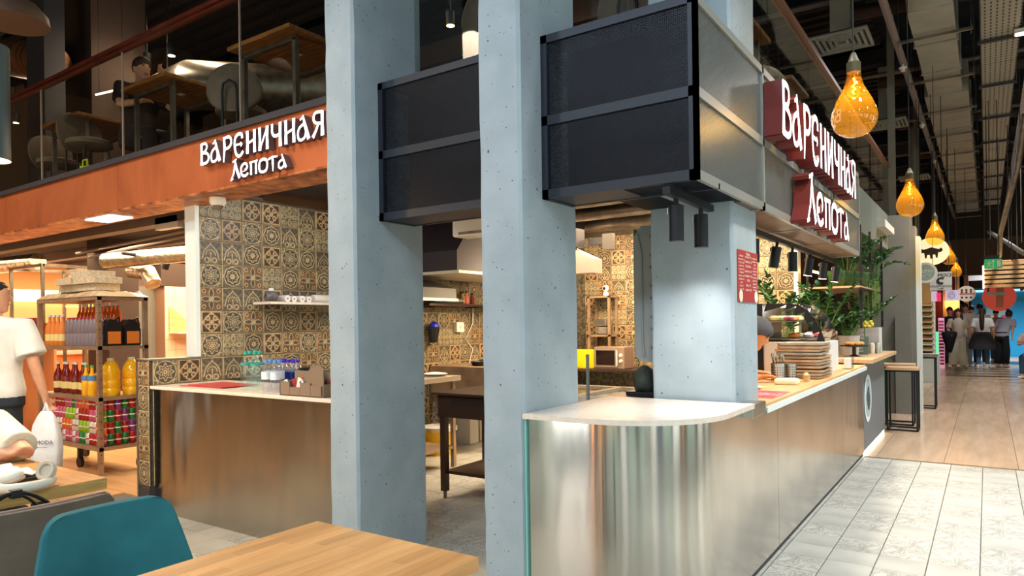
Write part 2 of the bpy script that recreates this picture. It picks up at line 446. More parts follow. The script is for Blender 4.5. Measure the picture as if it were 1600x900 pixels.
M['ceil_warm'] = pmat('dark_deck', (52, 40, 36), (38, 30, 28), 2, .9)
M['duct'] = pmat('grey_duct', (150, 150, 140), (138, 137, 128), 3, .6)
M['pipe'] = mat('pipe_paint', (122, 108, 102), .6)
M['cable'] = mat('hanger_black', (22, 22, 24), .5)
M['letter'] = mat('letter_face', (255, 255, 255), .4, emit=1.3, emit_col=(244, 246, 255))
M['letter_side'] = mat('letter_return_red', (112, 40, 36), .5)
M['letter_side_w'] = mat('letter_return_pale', (120, 90, 88), .5)
M['lamp'] = mat('lamp_disc', (255, 246, 230), .5, emit=14, emit_col=(255, 236, 205))
M['lamp_soft'] = mat('lamp_soft', (255, 250, 240), .5, emit=3)
M['lamp_warm'] = mat('lamp_warm', (255, 200, 120), .5, emit=30, emit_col=(255, 176, 84))
M['led'] = mat('led_strip', (255, 244, 220), .5, emit=2.5, emit_col=(255, 240, 210))
M['red_print'] = mat('red_print', (176, 62, 60), .45)
M['white'] = mat('white_print', (238, 232, 222), .5)
M['cream'] = mat('cream_fabric', (236, 226, 206), .9)
M['skin'] = pmat('skin', (214, 160, 128), (204, 148, 116), 9, .55)
M['hair'] = pmat('dark_hair', (34, 26, 24), (22, 17, 16), 60, .6)
M['hair_b'] = pmat('brown_hair', (62, 42, 34), (44, 30, 25), 60, .6)
M['tee'] = pmat('white_cotton', (226, 226, 220), (210, 211, 206), 5, .9, bmp=.3, bdist=.01)
M['jeans'] = pmat('dark_denim', (44, 52, 62), (34, 41, 50), 12, .9)
M['leaf'] = pmat('glossy_leaf', (48, 104, 46), (26, 70, 36), 6, .35, rand=.25)
M['leaf_pale'] = pmat('pale_leaf', (134, 160, 70), (104, 138, 56), 8, .5)
M['stem'] = mat('stem_green', (96, 136, 62), .5)
M['green_glaze'] = pmat('green_glaze', (74, 102, 44), (30, 64, 36), 9, .25, stretch=(1, 1, 2))
M['brown_card'] = mat('brown_card', (134, 112, 92), .8)
M['shop_tile'] = mat('pale_shop_tile', (240, 206, 176), .3)
M['shop_grout'] = mat('shop_grout', (170, 130, 104), .8)
M['shop_panel'] = pmat('shop_panel', (232, 156, 100), (214, 130, 78), 3, .5)
M['rack'] = pmat('rack_steel', (186, 160, 132), (162, 136, 110), 6, .4, .5)


def floor_mat(name, a, b, c, rand=.1):
    m = mat(name, a, .28); nt = m.node_tree; p = nt.nodes['Principled BSDF']
    n = noise(nt, 7, 5, .6, dist=2.2); n2 = noise(nt, 2.5, 2)
    oi = nt.nodes.new('ShaderNodeObjectInfo')
    vein = (V(nt, n) - .5).abs()._op('LESS_THAN', .028) * (V(nt, oi.outputs['Random'])._op('GREATER_THAN', .45)) * .8
    col = mixc(nt, ramp(nt, n2, .35, .65), a, b); col = mixc(nt, vein, col, c)
    hs = nt.nodes.new('ShaderNodeHueSaturation'); v = V(nt, oi.outputs['Random']) * (2 * rand) + (1 - rand)
    nt.links.new(v.k, hs.inputs['Value']); nt.links.new(col, hs.inputs['Color']); nt.links.new(hs.outputs[0], p.inputs['Base Color'])
    nt.links.new((V(nt, n) * .25 + .22).k, p.inputs['Roughness']); bump(nt, n, .08, .002)
    return m


M['ftile'] = floor_mat('floor_stone_tile', (196, 194, 182), (176, 174, 164), (146, 142, 134))
M['fgrout'] = mat('floor_grout', (112, 108, 102), .9)
M['plank'] = pmat('polished_floor_plank', (206, 178, 148), (184, 154, 124), 2.2, .22, stretch=(4, .5, 1), lo=.3, hi=.7, rand=.06)
M['plank_warm'] = pmat('warm_floor_plank', (222, 178, 128), (200, 152, 104), 2, .3, stretch=(.5, 4, 1), rand=.06)

# ================================================================ SETTING
fl = MB()
fl.box(-16, 9, -9, 34, -.12, -.014); floor = struct('floor', fl, M['fgrout'])
X0, XP, YP = -.048, .2477, .2455


def tile_mesh(name, w, h, t, m, vertical, bevel=.004):
    mb = MB(); b = bevel
    if vertical:   # local x width, z height, front at y = -t
        vs = [(-w, 0, -h), (w, 0, -h), (w, 0, h), (-w, 0, h), (-w, -t + b, -h), (w, -t + b, -h), (w, -t + b, h), (-w, -t + b, h), (-w + b, -t, -h + b), (w - b, -t, -h + b), (w - b, -t, h - b), (-w + b, -t, h - b)]
    else:
        vs = [(-w, -h, 0), (-w, h, 0), (w, h, 0), (w, -h, 0), (-w, -h, t - b), (-w, h, t - b), (w, h, t - b), (w, -h, t - b), (-w + b, -h + b, t), (-w + b, h - b, t), (w - b, h - b, t), (w - b, -h + b, t)]
    fs = [(i, (i + 1) % 4, 4 + (i + 1) % 4, 4 + i) for i in range(4)] + [(4 + i, 4 + (i + 1) % 4, 8 + (i + 1) % 4, 8 + i) for i in range(4)] + [(8, 9, 10, 11)]
    mb.add(vs, fs); o = mb.build(name, m); me = o.data; bpy.data.objects.remove(o); return me


def place(me, name, parent, loc, rz=0):
    o = bpy.data.objects.new(name, me); COL.objects.link(o); o.parent = parent
    o.location = Vector(loc) - ORG.get(parent.name, Vector((0, 0, 0))); o.rotation_euler = (0, 0, rz); return o


FT = tile_mesh('floor_tile', XP / 2 - .0025, YP / 2 - .0025, .014, M['ftile'], False, .002)
rest = MB(); ntile = 0
for i in range(-21, 6):
    for j in range(-24, 16):
        x = X0 + XP * (i + .5); off = 0 if x > -1.05 else .04
        y = 4.608 + off + YP * (j + .5)
        if y > 7.85 or x < -5.3 or y < -1.2: continue
        vis = (x > -1.06 and y > 3.2 - (x + 1) * .9) or (-4.4 < x < -2.6 and 2.6 < y < 5.6 and 1.05 < y / -x < 1.62) or (-5.2 < x < -3.5 and 1.8 < y < 2.85)
        if x < -1.1 and y > 2.8 and x < -4.6 and y < 7: vis = False
        if vis and ntile < 298:
            place(FT, 'tile', floor, (x, y, -.014), random.choice((0, pi))); ntile += 1
        else:
            rest.box(x - XP / 2 + .003, x + XP / 2 - .003, y - YP / 2 + .003, y + YP / 2 - .003, -.014, 0)
rt = rest.build('tiles', M['ftile'], floor); rt['kind'] = 'stuff'
# polished planks beyond the tiles, and around the shop on the left
pl = 0
for i in range(-9, 15):
    x = -.36 + .585 * i
    for j in range(12):
        if x < -1.4 and j < 1: pass
        y0 = 7.86 + j * 1.95 + (.6 if i % 2 else 0) * (j > 0); y1 = 7.86 + (j + 1) * 1.95 + (.6 if i % 2 else 0)
        if x < -5 or y0 > 33: continue
        b = MB().box(x + .002, x + .583, y0 + .002, y1 - .002, -.014, 0)
        b.build('plank', M['plank'], floor)
wf = MB()
for j in range(22):
    for i in range(7):
        x1 = -5.42 - i * 1.5 - (.7 if j % 2 else 0); y = -1.2 + j * .42
        MB().box(x1 - 1.497, x1, y + .002, y + .418, -.014, 0).build('plank', M['plank_warm'], floor)

# columns
def column(n, x0, x1, y0, y1, z0=0, z1=6.3):
    """painted board-marked concrete with chipped arrises and pinholes"""
    mb = MB(); rnd = random.Random(n); ring = []
    k = 60; zs = [z0 + (z1 - z0) * i / k for i in range(k + 1)]
    for z in zs:
        e = [rnd.uniform(0, .005) for _ in range(4)]
        ring.append([Vector((x0 + e[0] * .5, y0 + e[0], z)), Vector((x0 + .012, y0, z)), Vector((x1 - .012 - e[1], y0, z)), Vector((x1, y0 + .012 + e[1], z)), Vector((x1, y1 - .01 - e[2], z)), Vector((x1 - .01, y1, z)), Vector((x0, y1, z))])
    mb.loft(ring)
    c = struct('column_%d' % n, mb, M['concrete'])
    h = MB()
    for _ in range(420):
        z = rnd.uniform(z0, min(z1, 4)); r = rnd.uniform(.0012, .0036) * (1.6 if rnd.random() < .12 else 1)
        sq = rnd.uniform(.7, 1.6)
        if rnd.random() < .3:
            cx = rnd.uniform(x0 + .02, x1 - .02); pts = [(cx + r * cos(a) , y0 - .0006, z + r * sq * sin(a)) for a in [2 * pi * q / 7 for q in range(7)]]
        else:
            cy = rnd.uniform(y0 + .02, y1 - .02); pts = [(x1 + .0006, cy + r * cos(a), z + r * sq * sin(a)) for a in [2 * pi * q / 7 for q in range(7)]]
        h.add(pts, [tuple(range(7))])
    o = h.build('pinholes', M['hole'], c, fix=False); o['kind'] = 'stuff'
    return c


column(1, -3.2, -2.97, 2.755, 3.34); column(2, -2.07, -1.83, 2.755, 3.30)
column(3, -1.56, -1.10, 3.67, 4.13)
struct('column_4', MB().box(-1.62, -.915, 11.65, 12.1, 0, 2.93).box(-.915, -.85, 11.66, 12.1, 0, 2.75), M['grey_wall'])
struct('trim_1', MB().box(-.85, -.80, 11.7, 12.05, 0, 2.6), M['quartz_edge'])
struct('trim_2', MB().box(-1.12, -.905, 11.60, 11.649, 0, 1.42), M['grey_wall'])

# tiled walls
VT = [tile_mesh('tile', .0970, .0945, .009, m, True) for m in M['pat']]
rnd = random.Random(21)


def tile_wall(parent, cols, rows, pos, rz, cut=None):
    last = None
    for i in cols:
        for j in rows:
            if cut and not cut(i, j): continue
            k = rnd.choice([q for q in range(6) if q != last]); last = k
            place(VT[k], 'tile', parent, pos(i, j), rz)


wl = MB().box(-5.44, -5.309, 3.223, 8.31, 0, 2.53)
wall_left = struct('wall_left', wl, M['grout'])
PY, PZ = .1985, .1935
zc = lambda j: 1.352 + PZ * (j + .5)
tile_wall(wall_left, range(7), range(-2, 6), lambda i, j: (-5.309, 3.223 + PY * (i + .5), zc(j)), pi / 2)
tile_wall(wall_left, range(13, 20), range(-6, 5), lambda i, j: (-5.309, 3.223 + PY * (i + .5), zc(j)), pi / 2)
r_ = MB()
for i in range(7, 13):
    for j in range(-6, 6): r_.box(-5.309, -5.3, 3.223 + PY * i + .002, 3.223 + PY * (i + 1) - .002, 1.352 + PZ * j + .002, 1.352 + PZ * (j + 1) - .002)
o = r_.build('tiles', M['pat_mix'], wall_left); o['kind'] = 'stuff'
struct('trim_3', MB().box(-5.445, -5.298, 3.185, 3.222, 1.17, 2.46), M['quartz_edge'])
# low tiled wall with tiled end
low = struct('wall_front', MB().box(-5.45, -5.309, 2.795, 3.222, .17, 1.155), M['grout'])
tile_wall(low, range(-2, 0), range(-6, -1), lambda i, j: (-5.309, 3.223 + PY * (i + .5), zc(j)), pi / 2)
for j in range(-6, -1): place(VT[(j * 2) % 6], 'tile', low, (-5.372, 2.795, zc(j)), 0).scale = (.78, 1, 1)
struct('baseboard_front', MB().box(-5.455, -5.296, 2.782, 3.22, 0, .17), M['anthracite'])
struct('trim_4', MB().box(-5.465, -5.445, 2.78, 3.22, 0, 1.165).box(-5.46, -5.295, 2.78, 3.22, 1.155, 1.168), M['galv'])
wb = struct('wall_back', MB().box(-5.309, -1.776, 8.209, 8.31, 0, 2.75), M['grout'])
tile_wall(wb, range(-2, 3), range(-3, 6), lambda i, j: (-4.04 + .2 * (i + .5), 8.209, 1.756 + .195 * (j + .5) - .39), 0, lambda i, j: 1.756 + .195 * (j + .5) - .39 < 2.6)
tile_wall(wb, range(-2, 1), range(-3, 4), lambda i, j: (-1.968 + .2 * (i + .5), 8.209, 1.946 + .195 * (j + .5) - .2), 0)
r_ = MB()
for i in range(-6, 9):
    for j in range(-7, 7):
        x = -4.04 + .2 * i; z = 1.366 + .195 * j
        if -2 <= i < 3 and j >= -3 or x > -2.35 or z < .2: continue
        r_.box(x + .002, x + .198, 8.2, 8.209, z + .002, z + .193)
o = r_.build('tiles', M['pat_mix'], wb); o['kind'] = 'stuff'
struct('trim_5', MB().box(-1.776, -1.73, 8.17, 8.3, 0, 2.75), M['quartz_edge'])

# mezzanine slab, copper fascia, dark edge, grey beam on the corridor side
struct('ceiling_mezzanine', MB().box(-16, -1.33, 3.27, 16, 2.62, 2.80), M['ceil_warm'])
cop = MB().box(-16, -1.2, 2.95, 3.0, 2.418, 2.80); fas = struct('beam_1', MB().box(-16, -3.2, 2.965, 3.25, 2.43, 2.80), M['dark_wall'])
for x0, x1 in ((-11.6, -8.35), (-8.345, -6.05), (-6.045, -3.9), (-3.895, -3.2)):
    MB().box(x0, x1, 2.950, 2.965, 2.418, 2.80).build('copper_panel', M['copper'], fas)
    MB().box(x0, x1, 2.950, 3.262, 2.402, 2.418).build('copper_soffit', M['copper_edge'], fas)
tag(fas, 'copper clad beam under the mezzanine edge, carrying the white sign')
struct('trim_6', MB().box(-16, -3.2, 2.925, 3.27, 2.80, 2.845).box(-2.97, -2.07, 3.27, 3.5, 2.62, 2.80).box(-1.33, -1.20, 3.27, 7.6, 2.6, 2.84), M['anthracite'])
struct('beam_2', MB().box(-1.55, -1.2, 7.60, 11.65, 2.42, 2.94), M['beam_grey'])
struct('beam_3', MB().box(-3.0, -1.55, 7.9, 16, 2.46, 2.62), M['beam_grey'])

# hall ceiling with deck ribs
ce = struct('ceiling', MB().box(-16, 9, -9, 34, 6.4, 6.6), M['ceil'])
rb = MB()
for i in range(90): rb.box(-16, -1.5, 3 + i * .3, 3.12 + i * .3, 6.28, 6.4)
o = rb.build('deck_ribs', M['ceil_warm'], ce); o['kind'] = 'stuff'
for i in range(9): MB().box(-16, 9, 4.2 + i * 3.3, 4.45 + i * 3.3, 6.02, 6.4).build('joist', M['ceil'], ce)
# hall side and end walls (seen in the steel, and beyond the corridor)
struct('wall_right', MB().box(7.0, 7.2, -9, 34, 0, 6.4), M['grey_wall'])
struct('wall_left_far', MB().box(-16.2, -16, -9, 34, 0, 6.4), mat('far_left_plaster', (120, 92, 72), .8))
struct('wall_rear', MB().box(-16, 7, -9.2, -9, 0, 6.4), pmat('rear_plaster', (196, 182, 160), (150, 132, 112), .8, .8))
struct('wall_end', MB().box(-6, 7, 33, 33.2, 0, 6.4), mat('end_wall', (74, 64, 60), .8))
struct('wall_shop', MB().box(-14.2, -14, -2, 16, 0, 2.62), mat('shop_wall', (236, 170, 110), .6))
struct('wall_shop_back', MB().box(-14, -5.44, 9.4, 9.6, 0, 2.62), mat('shop_wall_back', (226, 170, 120), .6))

# ================================================================ MAIN COUNTERS
def arc(cx, cy, r, a0, a1, n): return [(cx + r * cos(R(a0 + (a1 - a0) * i / n)), cy + r * sin(R(a0 + (a1 - a0) * i / n))) for i in range(n + 1)]


def shell(path, t):
    """closed outline: path and the same path offset inwards"""
    out = []
    for i, p in enumerate(path):
        a = Vector(path[max(i - 1, 0)]); b = Vector(path[min(i + 1, len(path) - 1)]); d = (b - a).normalized(); out.append((p[0] - d.y * t, p[1] + d.x * t))
    return list(path) + out[::-1]


bar = thing('bar_counter', 'long brushed steel bar counter with a rounded corner between the concrete columns and the corridor', 'counter', (-1.4, 3.2, 0))
p1 = [(-1.815, 2.765)] + [(-1.815 + .05 * i, 2.765) for i in range(1, 7)] + arc(-1.48, 3.195, .43, -90, 0, 20) + [(-1.05, 3.3 + .21 * i) for i in range(6)]
MB().prism(shell([q for q in p1 if q[1] < 3.7] + [(-1.05, 3.72), (-1.05, 3.895)], .03), (0, 0, .905), (0, 0, .04), (1, 0, 0), (0, 1, 0)).box(-1.08, -1.05, 3.895, 4.35, .04, .892).build('panel', M['steel'], bar, 50)
for a, b in ((4.354, 6.618), (6.622, 7.862)):
    MB().box(-1.08, -1.05, a, b, .04, .892).build('panel', M['steel'], bar)
MB().prism(shell([(x - .012 if x > -1.1 else x, y + .012) for x, y in p1] + [(-1.062, 7.86)], .03), (0, 0, .042), (0, 0, 0), (1, 0, 0), (0, 1, 0)).build('plinth', M['black'], bar)
top = [(-1.828, 2.738), (-1.5, 2.738)] + arc(-1.46, 3.208, .47, -90, 0, 18) + [(-.99, 3.64), (-1.828, 3.64)]
MB().prism(top, (0, 0, .024), (0, 0, .948), (1, 0, 0), (0, 1, 0)).build('countertop', M['quartz'], bar, None, .002)
MB().box(-1.092, -1.0, 3.64, 3.895, .895, .962).build('end_cap', M['steel_plain'], bar, None, .003)
MB().box(-1.82, -1.785, 2.79, 3.6, .04, .9).box(-1.80, -1.10, 3.57, 3.6, .04, .9).box(-1.79, -1.76, 3.9, 7.86, .04, .89).box(-1.76, -1.08, 7.83, 7.86, .04, .89).build('carcass', M['steel_dark'], bar)
MB().box(-1.825, -1.815, 2.752, 2.78, .04, .945).build('glass_edge', mat('teal_edge', (120, 190, 180), .3), bar)
wt = thing('wooden_worktop', 'light butcher block worktop with a white edge running along the steel bar counter', 'worktop', (-1.38, 5.8, .9))
for i in range(10):
    x = -1.76 + i * .0755
    MB().box(x + .0005, x + .075, 3.9, 7.68, .908, .942).build('stave', M['wood_counter'], wt, None, .001)
MB().box(-1.76, -.998, 3.9, 7.69, .893, .907).box(-1.0045, -.992, 3.9, 7.69, .893, .925).build('edge_strip', M['quartz_edge'], wt)
lc = thing('service_counter', 'steel fronted counter with a white top beside the patterned tile wall', 'counter', (-4.25, 2.9, 0))
MB().box(-5.298, -3.21, 2.83, 2.85, 0, .938).build('front_panel', M['steel_left'], lc)
MB().box(-5.298, -3.21, 2.85, 3.38, .0, .93).build('carcass', M['steel_dark'], lc)
MB().box(-5.298, -3.205, 2.80, 3.42, .94, .964).build('countertop', M['quartz'], lc, None, .002)

# ================================================================ MESH BULKHEADS
def mesh_bars(mb, o, u, v, w, h, px=.017, pv=.0105, t=.0030, d=(0, 0, 0)):
    o = Vector(o); u = Vector(u); v = Vector(v); nrm = u.cross(v).normalized(); sl = pv / px
    for s in (1, -1):
        span = w * sl + h; k = int(span / pv) + 1
        for i in range(k):
            c = i * pv - (w * sl if s > 0 else 0)
            pts = []
            for x in (0, w):
                y = c + s * sl * x
                pts.append((x, y))
            (xa, ya), (xb, yb) = pts
            def clip(xa, ya, xb, yb):
                if ya > yb: xa, ya, xb, yb = xb, yb, xa, ya
                if yb <= 0 or ya >= h: return None
                if ya < 0: xa += (0 - ya) / (yb - ya) * (xb - xa); ya = 0
                if yb > h: xb -= (yb - h) / (yb - ya) * (xb - xa); yb = h
                return xa, ya, xb, yb
            q = clip(xa, ya, xb, yb)
            if not q or abs(q[0] - q[2]) < .003: continue
            a = o + u * q[0] + v * q[1]; b = o + u * q[2] + v * q[3]; e = (b - a).normalized().cross(nrm) * t / 2; f = nrm * .0012
            mb.add([a - e - f, a + e - f, b + e - f, b - e - f, a - e + f, a + e + f, b + e + f, b - e + f], [(0, 1, 2, 3), (7, 6, 5, 4), (1, 5, 6, 2), (0, 3, 7, 4)])


def mesh_box(name, label, x0, x1, side_to=None):
    t = thing(name, label, 'ventilation grille', ((x0 + x1) / 2, 3.08, 2.02)); z0, zm, z1 = 2.022, 2.41, 2.838; y = 2.95
    f = MB()
    for z, hh in ((z0, .045), (z1 - .04, .04), (zm - .022, .046)): f.box(x0, x1, y, y + .03, z, z + hh)
    f.box(x0, x0 + .035, y, y + .03, z0, z1).box(x1 - .04, x1, y, y + .03, z0, z1)
    f.box(x0, x0 + .03, y + .03, 3.25, z0, z0 + .02).box(x0, x1, 3.23, 3.25, z0, z0 + .025)
    f.build('front_frame', M['frame'], t)
    for i, (a, b) in enumerate(((z0 + .045, zm - .022), (zm + .024, z1 - .04))):
        m = MB(); mesh_bars(m, (x0 + .035, y + .012, a), (1, 0, 0), (0, 0, 1), x1 - x0 - .075, b - a)
        o = m.build('mesh_panel', M['mesh'], t, fix=False); o['kind'] = 'stuff'
    MB().box(x0 + .01, x1 - .05, 3.20, 3.22, z0 + .03, z1 - .01).build('back_board', M['box_back'], t)
    MB().box(x0 + .01, x1 - .01, y + .03, 3.25, z1 - .012, z1).build('lid', M['frame'], t)
    MB().box(x0 + .03, min(x1 - .03, x0 + .42 if side_to else x1), y + .03, 3.23, z0 + .004, z0 + .016).build('soffit_panel', M['anthracite'], t)
    if side_to:
        f = MB(); Y1 = side_to
        for z, hh in ((z0, .045), (z1 - .04, .04), (zm - .022, .046)): f.box(x1 - .02, x1, y, Y1, z, z + hh)
        posts = [y, 4.03, 5.1, 6.2, Y1 - .03]
        for q in posts: f.box(x1 - .02, x1, q, q + .03, z0, z1)
        f.box(x1 - .30, x1 - .27, 3.25, Y1, z0, z0 + .02)
        for q in (4.0, 5.1, 6.2, 7.0, Y1 - .03): f.box(x1 - .30, x1, q, q + .03, z0, z0 + .02)
        f.build('side_frame', M['frame_side'], t)
        for a, b in zip(posts[:-1], posts[1:]):
            for lo, hi in ((z0 + .045, zm - .022), (zm + .024, z1 - .04)):
                m = MB(); mesh_bars(m, (x1 - .012, a + .03, lo), (0, 1, 0), (0, 0, 1), b - a - .03, hi - lo, .0185, .0115, .0032)
                o = m.build('mesh_panel', M['mesh_side'], t, fix=False); o['kind'] = 'stuff'
        m = MB(); mesh_bars(m, (x1 - .55, y + .03, z0 + .012), (1, 0, 0), (0, 1, 0), .53, .7, .0155, .0155)
        o = m.build('soffit_mesh', M['mesh'], t, fix=False); o['kind'] = 'stuff'
        MB().box(x1 - .29, x1 - .27, 3.3, Y1, z0 + .03, z1 - .01).build('back_board', M['side_back'], t)
        MB().box(x1 - .27, x1 - .02, 3.7, Y1 - .04, z0 + .006, z0 + .016).build('soffit_panel', M['soffit'], t)
        MB().box(x1 - .3, x1 - .02, Y1 - .02, Y1, z0 + .02, z1).build('end_plate', M['frame'], t)
        du = MB()
        du.tube([(x1 - .16, 3.26, 2.62), (x1 - .16, 5.9, 2.62)], .105, 14); du.tube([(x1 - .16, 3.26, 2.2), (x1 - .16, 6.4, 2.2)], .10, 14)
        du.build('inner_duct', M['foil'], t, 50)
    return t


M['frame_side'] = mat('charcoal_frame_lit', (150, 152, 146), .4, .3)  # lit copy of the charcoal frame, its brightness painted in
M['side_back'] = pmat('pale_lining', (96, 98, 94), (74, 76, 74), 3, .35)
M['soffit'] = pmat('worn_soffit', (126, 104, 88), (104, 88, 76), 5, .5, .3)
mesh_box('mesh_bulkhead', 'small black expanded mesh bulkhead fixed between the two front concrete columns', -2.97, -2.07)
mesh_box('mesh_bulkhead', 'large black expanded mesh bulkhead turning the corner and carrying the corridor sign', -1.83, -1.03, 7.62)

# ================================================================ SIGN LETTERS
def stroke(mb, pts, ws, o, u, v, d, sx, h, mside=1):
    pts = [Vector((p[0] * sx, p[1] * h)) for p in pts]; n = len(pts)
    ws = ws if isinstance(ws, (list, tuple)) else [ws] * n; L = []; Rr = []
    for i, p in enumerate(pts):
        t = (pts[min(i + 1, n - 1)] - pts[max(i - 1, 0)]).normalized(); nn = Vector((-t.y, t.x)) * (ws[i] * h / 2)
        L.append(p + nn); Rr.append(p - nn)
    o = Vector(o); u = Vector(u); v = Vector(v); d = Vector(d); f = lambda p: o + u * p.x + v * p.y
    A = [f(p) for p in L]; B = [f(p) for p in Rr]; A2 = [p + d for p in A]; B2 = [p + d for p in B]
    mb.add(A + B + A2 + B2, [(2 * n + i, 2 * n + i + 1, 3 * n + i + 1, 3 * n + i) for i in range(n - 1)], 0)
    mb.add(A + B + A2 + B2, [(i, n + i, n + i + 1, i + 1) for i in range(n - 1)] + [(i, i + 1, 2 * n + i + 1, 2 * n + i) for i in range(n - 1)] + [(n + i, 3 * n + i, 3 * n + i + 1, n + i + 1) for i in range(n - 1)] + [(0, 2 * n, 3 * n, n), (n - 1, 2 * n - 1, 4 * n - 1, 3 * n - 1)], mside)


def cv(*p):       # smooth the control polyline (Chaikin)
    p = [Vector(q) for q in p]
    for _ in range(2):
        q = [p[0]]
        for a, b in zip(p[:-1], p[1:]): q += [a * .75 + b * .25, a * .25 + b * .75]
        p = q + [p[-1]]
    return [tuple(q) for q in p]


T = .17
G = {
    'В': [([(.09, -.02), (.10, .5), (.09, 1)], [.22, .15, .18]), (cv((.06, .97), (.38, 1.0), (.46, .80), (.34, .60), (.14, .56)), .115), (cv((.14, .56), (.44, .52), (.58, .28), (.44, .02), (.04, .03)), .13)],
    'А': [([(.26, 1.04), (.36, .6), (.54, -.02)], [.08, .17, .2]), (cv((.28, .66), (.02, .5), (.0, .12), (.12, -.02), (.36, .06), (.40, .30)), .115), ([(.12, .86), (.30, .98)], .08)],
    'Р': [([(.08, -.14), (.14, .5), (.12, 1)], [.08, .17, .16]), (cv((.08, .97), (.46, 1.02), (.58, .74), (.46, .50), (.20, .46)), .13)],
    'Е': [(cv((.50, .76), (.48, .98), (.24, 1.02), (.04, .8), (.06, .3), (.18, .0), (.38, -.04), (.54, .16)), .14), ([(.08, .52), (.46, .52)], .09), (cv((.40, .60), (.50, .5), (.40, .40)), .05)],
    'Н': [([(.09, -.02), (.10, .5), (.09, 1.02)], [.2, .16, .19]), ([(.50, -.02), (.49, .5), (.50, 1.02)], [.2, .16, .19]), ([(.1, .44), (.5, .58)], .10)],
    'И': [([(.09, -.02), (.10, .5), (.09, 1.02)], [.2, .16, .19]), ([(.50, -.02), (.49, .5), (.50, 1.02)], [.2, .16, .19]), ([(.13, .12), (.48, .90)], .10)],
    'Ч': [([(.50, -.04), (.49, .5), (.50, 1.02)], [.2, .16, .19]), (cv((.08, 1.02), (.06, .62), (.20, .44), (.48, .5)), .14)],
    'Я': [([(.50, -.02), (.49, .5), (.50, 1)], [.22, .16, .18]), (cv((.52, .97), (.16, 1.02), (.06, .78), (.16, .55), (.48, .50)), .12), ([(.32, .52), (.20, .25), (.04, -.02)], [.1, .13, .17])],
    'Л': [([(-.06, -.10), (.16, .34), (.30, 1.15)], [.10, .15, .10]), ([(.28, 1.15), (.36, .6), (.60, -.04)], [.08, .22, .24]), ([(-.10, -.1), (.10, -.02)], .10), ([(.08, 1.05), (.38, 1.2)], .1)],
    'е': [(cv((.14, .36), (.50, .42), (.48, .74), (.26, .82), (.02, .62), (.04, .14), (.30, -.04), (.56, .14)), .16)],
    'п': [([(.10, -.02), (.10, .80)], .18), ([(.46, -.02), (.46, .80)], .18), ([(-.02, .76), (.58, .80)], .11)],
    'о': [(cv((.30, .80), (.02, .70), (.0, .1), (.30, -.02), (.58, .1), (.60, .70), (.30, .80)), .17)],
    'т': [([(.30, -.08), (.30, .4), (.28, .78)], [.07, .18, .16]), ([(-.02, .70), (.3, .80), (.62, .76)], [.12, .12, .10])],
    'а': [([(.24, .84), (.34, .5), (.52, -.02)], [.07, .16, .19]), (cv((.28, .5), (.04, .4), (.0, .1), (.14, -.02), (.36, .06), (.40, .28)), .13)],
}


def sign(label, rows, o, u, d, mats):
    t = thing('lettered_sign', label, 'sign', o)
    for word, off, z, pitch, sx, h in rows:
        for i, chx in enumerate(word):
            mb = MB()
            for pts, w in G[chx]: stroke(mb, pts, w, Vector(o) + Vector(u) * (off + i * pitch) + Vector((0, 0, z)), u, (0, 0, 1), d, sx, h)
            mb.build('letter', mats, t, fix=False)
    return t


A = 'ВАРЕНИЧНАЯ'; B = 'Лепота'
sg = sign('white glowing letters ВАРЕНИЧНАЯ Лепота on the copper beam', [(A, 0, 0, .1375, .198, .150), (B, .385, -.150, .103, .15, .108)], (-4.735, 2.945, 2.594), (1, 0, 0), (0, -.05, 0), [M['letter'], M['letter_side_w']])
sg2 = sign('white glowing letters ВАРЕНИЧНАЯ Лепота with red sides on the corridor side of the mesh bulkhead', [(A, 0, 0, .2655, .385, .295), (B, .66, -.395, .268, .385, .25)], (-1.025, 4.03, 2.445), (0, 1, 0), (.10, 0, 0), [M['letter'], M['letter_side']])
# white ring with the red pupil inside the letter е
for t_, c, u_, rr in ((sg, (-4.735 + .385 + .103 + .035, 2.893, 2.594 - .150 + .05), (1, 0, 0), .016), (sg2, (-.922, 4.03 + .66 + .268 + .10, 2.445 - .395 + .10), (0, 1, 0), .036)):
    MB().prism([(rr * cos(2 * pi * i / 14), rr * sin(2 * pi * i / 14)) for i in range(14)], (0, -.003, 0) if u_[0] else (.003, 0, 0), c, u_, (0, 0, 1)).build('dot', M['letter_side'], t_)

# ================================================================ FOREGROUND TABLES, CHAIRS
t1 = thing('dining_table', 'light butcher block dining table at the front edge, nearest the camera', 'table', (-1.51, .95, 0))
x0, x1, y1, y0 = -1.855, -1.178, 1.535, .35
rnd = random.Random(3); n = 15; w = (x1 - x0) / n
for i in range(n):
    y = y1; k = 0
    while y > y0:
        L = rnd.uniform(.22, .62) if k else rnd.uniform(.1, .5); a = max(y - L, y0)
        MB().box(x0 + i * w + .0002, x0 + (i + 1) * w - .0002, a + .0003, y - .0003, .712, .750).build('stave', M['wood'], t1); y = a; k += 1
f = MB()
for yy in (.55, 1.35): f.bar((x0 + .12, yy, 0), (x0 + .12, yy, .712), .06, .03).bar((x1 - .12, yy, 0), (x1 - .12, yy, .712), .06, .03).bar((x0 + .12, yy, .03), (x1 - .12, yy, .03), .06, .03).bar((x0 + .12, yy, .69), (x1 - .12, yy, .69), .06, .03)
f.build('leg_frame', M['black'], t1)
t2 = thing('dining_table', 'thick oak dining table at the left edge with headphones lying on it', 'table', (-3.9, 1.0, 0))
for i in range(6):
    y = 1.495 - i * .165
    MB().box(-4.45, -3.20, y - .1645, y - .0005, .700, .750).build('board', M['wood_dark'], t2, None, .002)
MB().box(-3.201, -3.195, .51, 1.494, .701, .749).build('end_edge', M['wood_end'], t2)
f = MB()
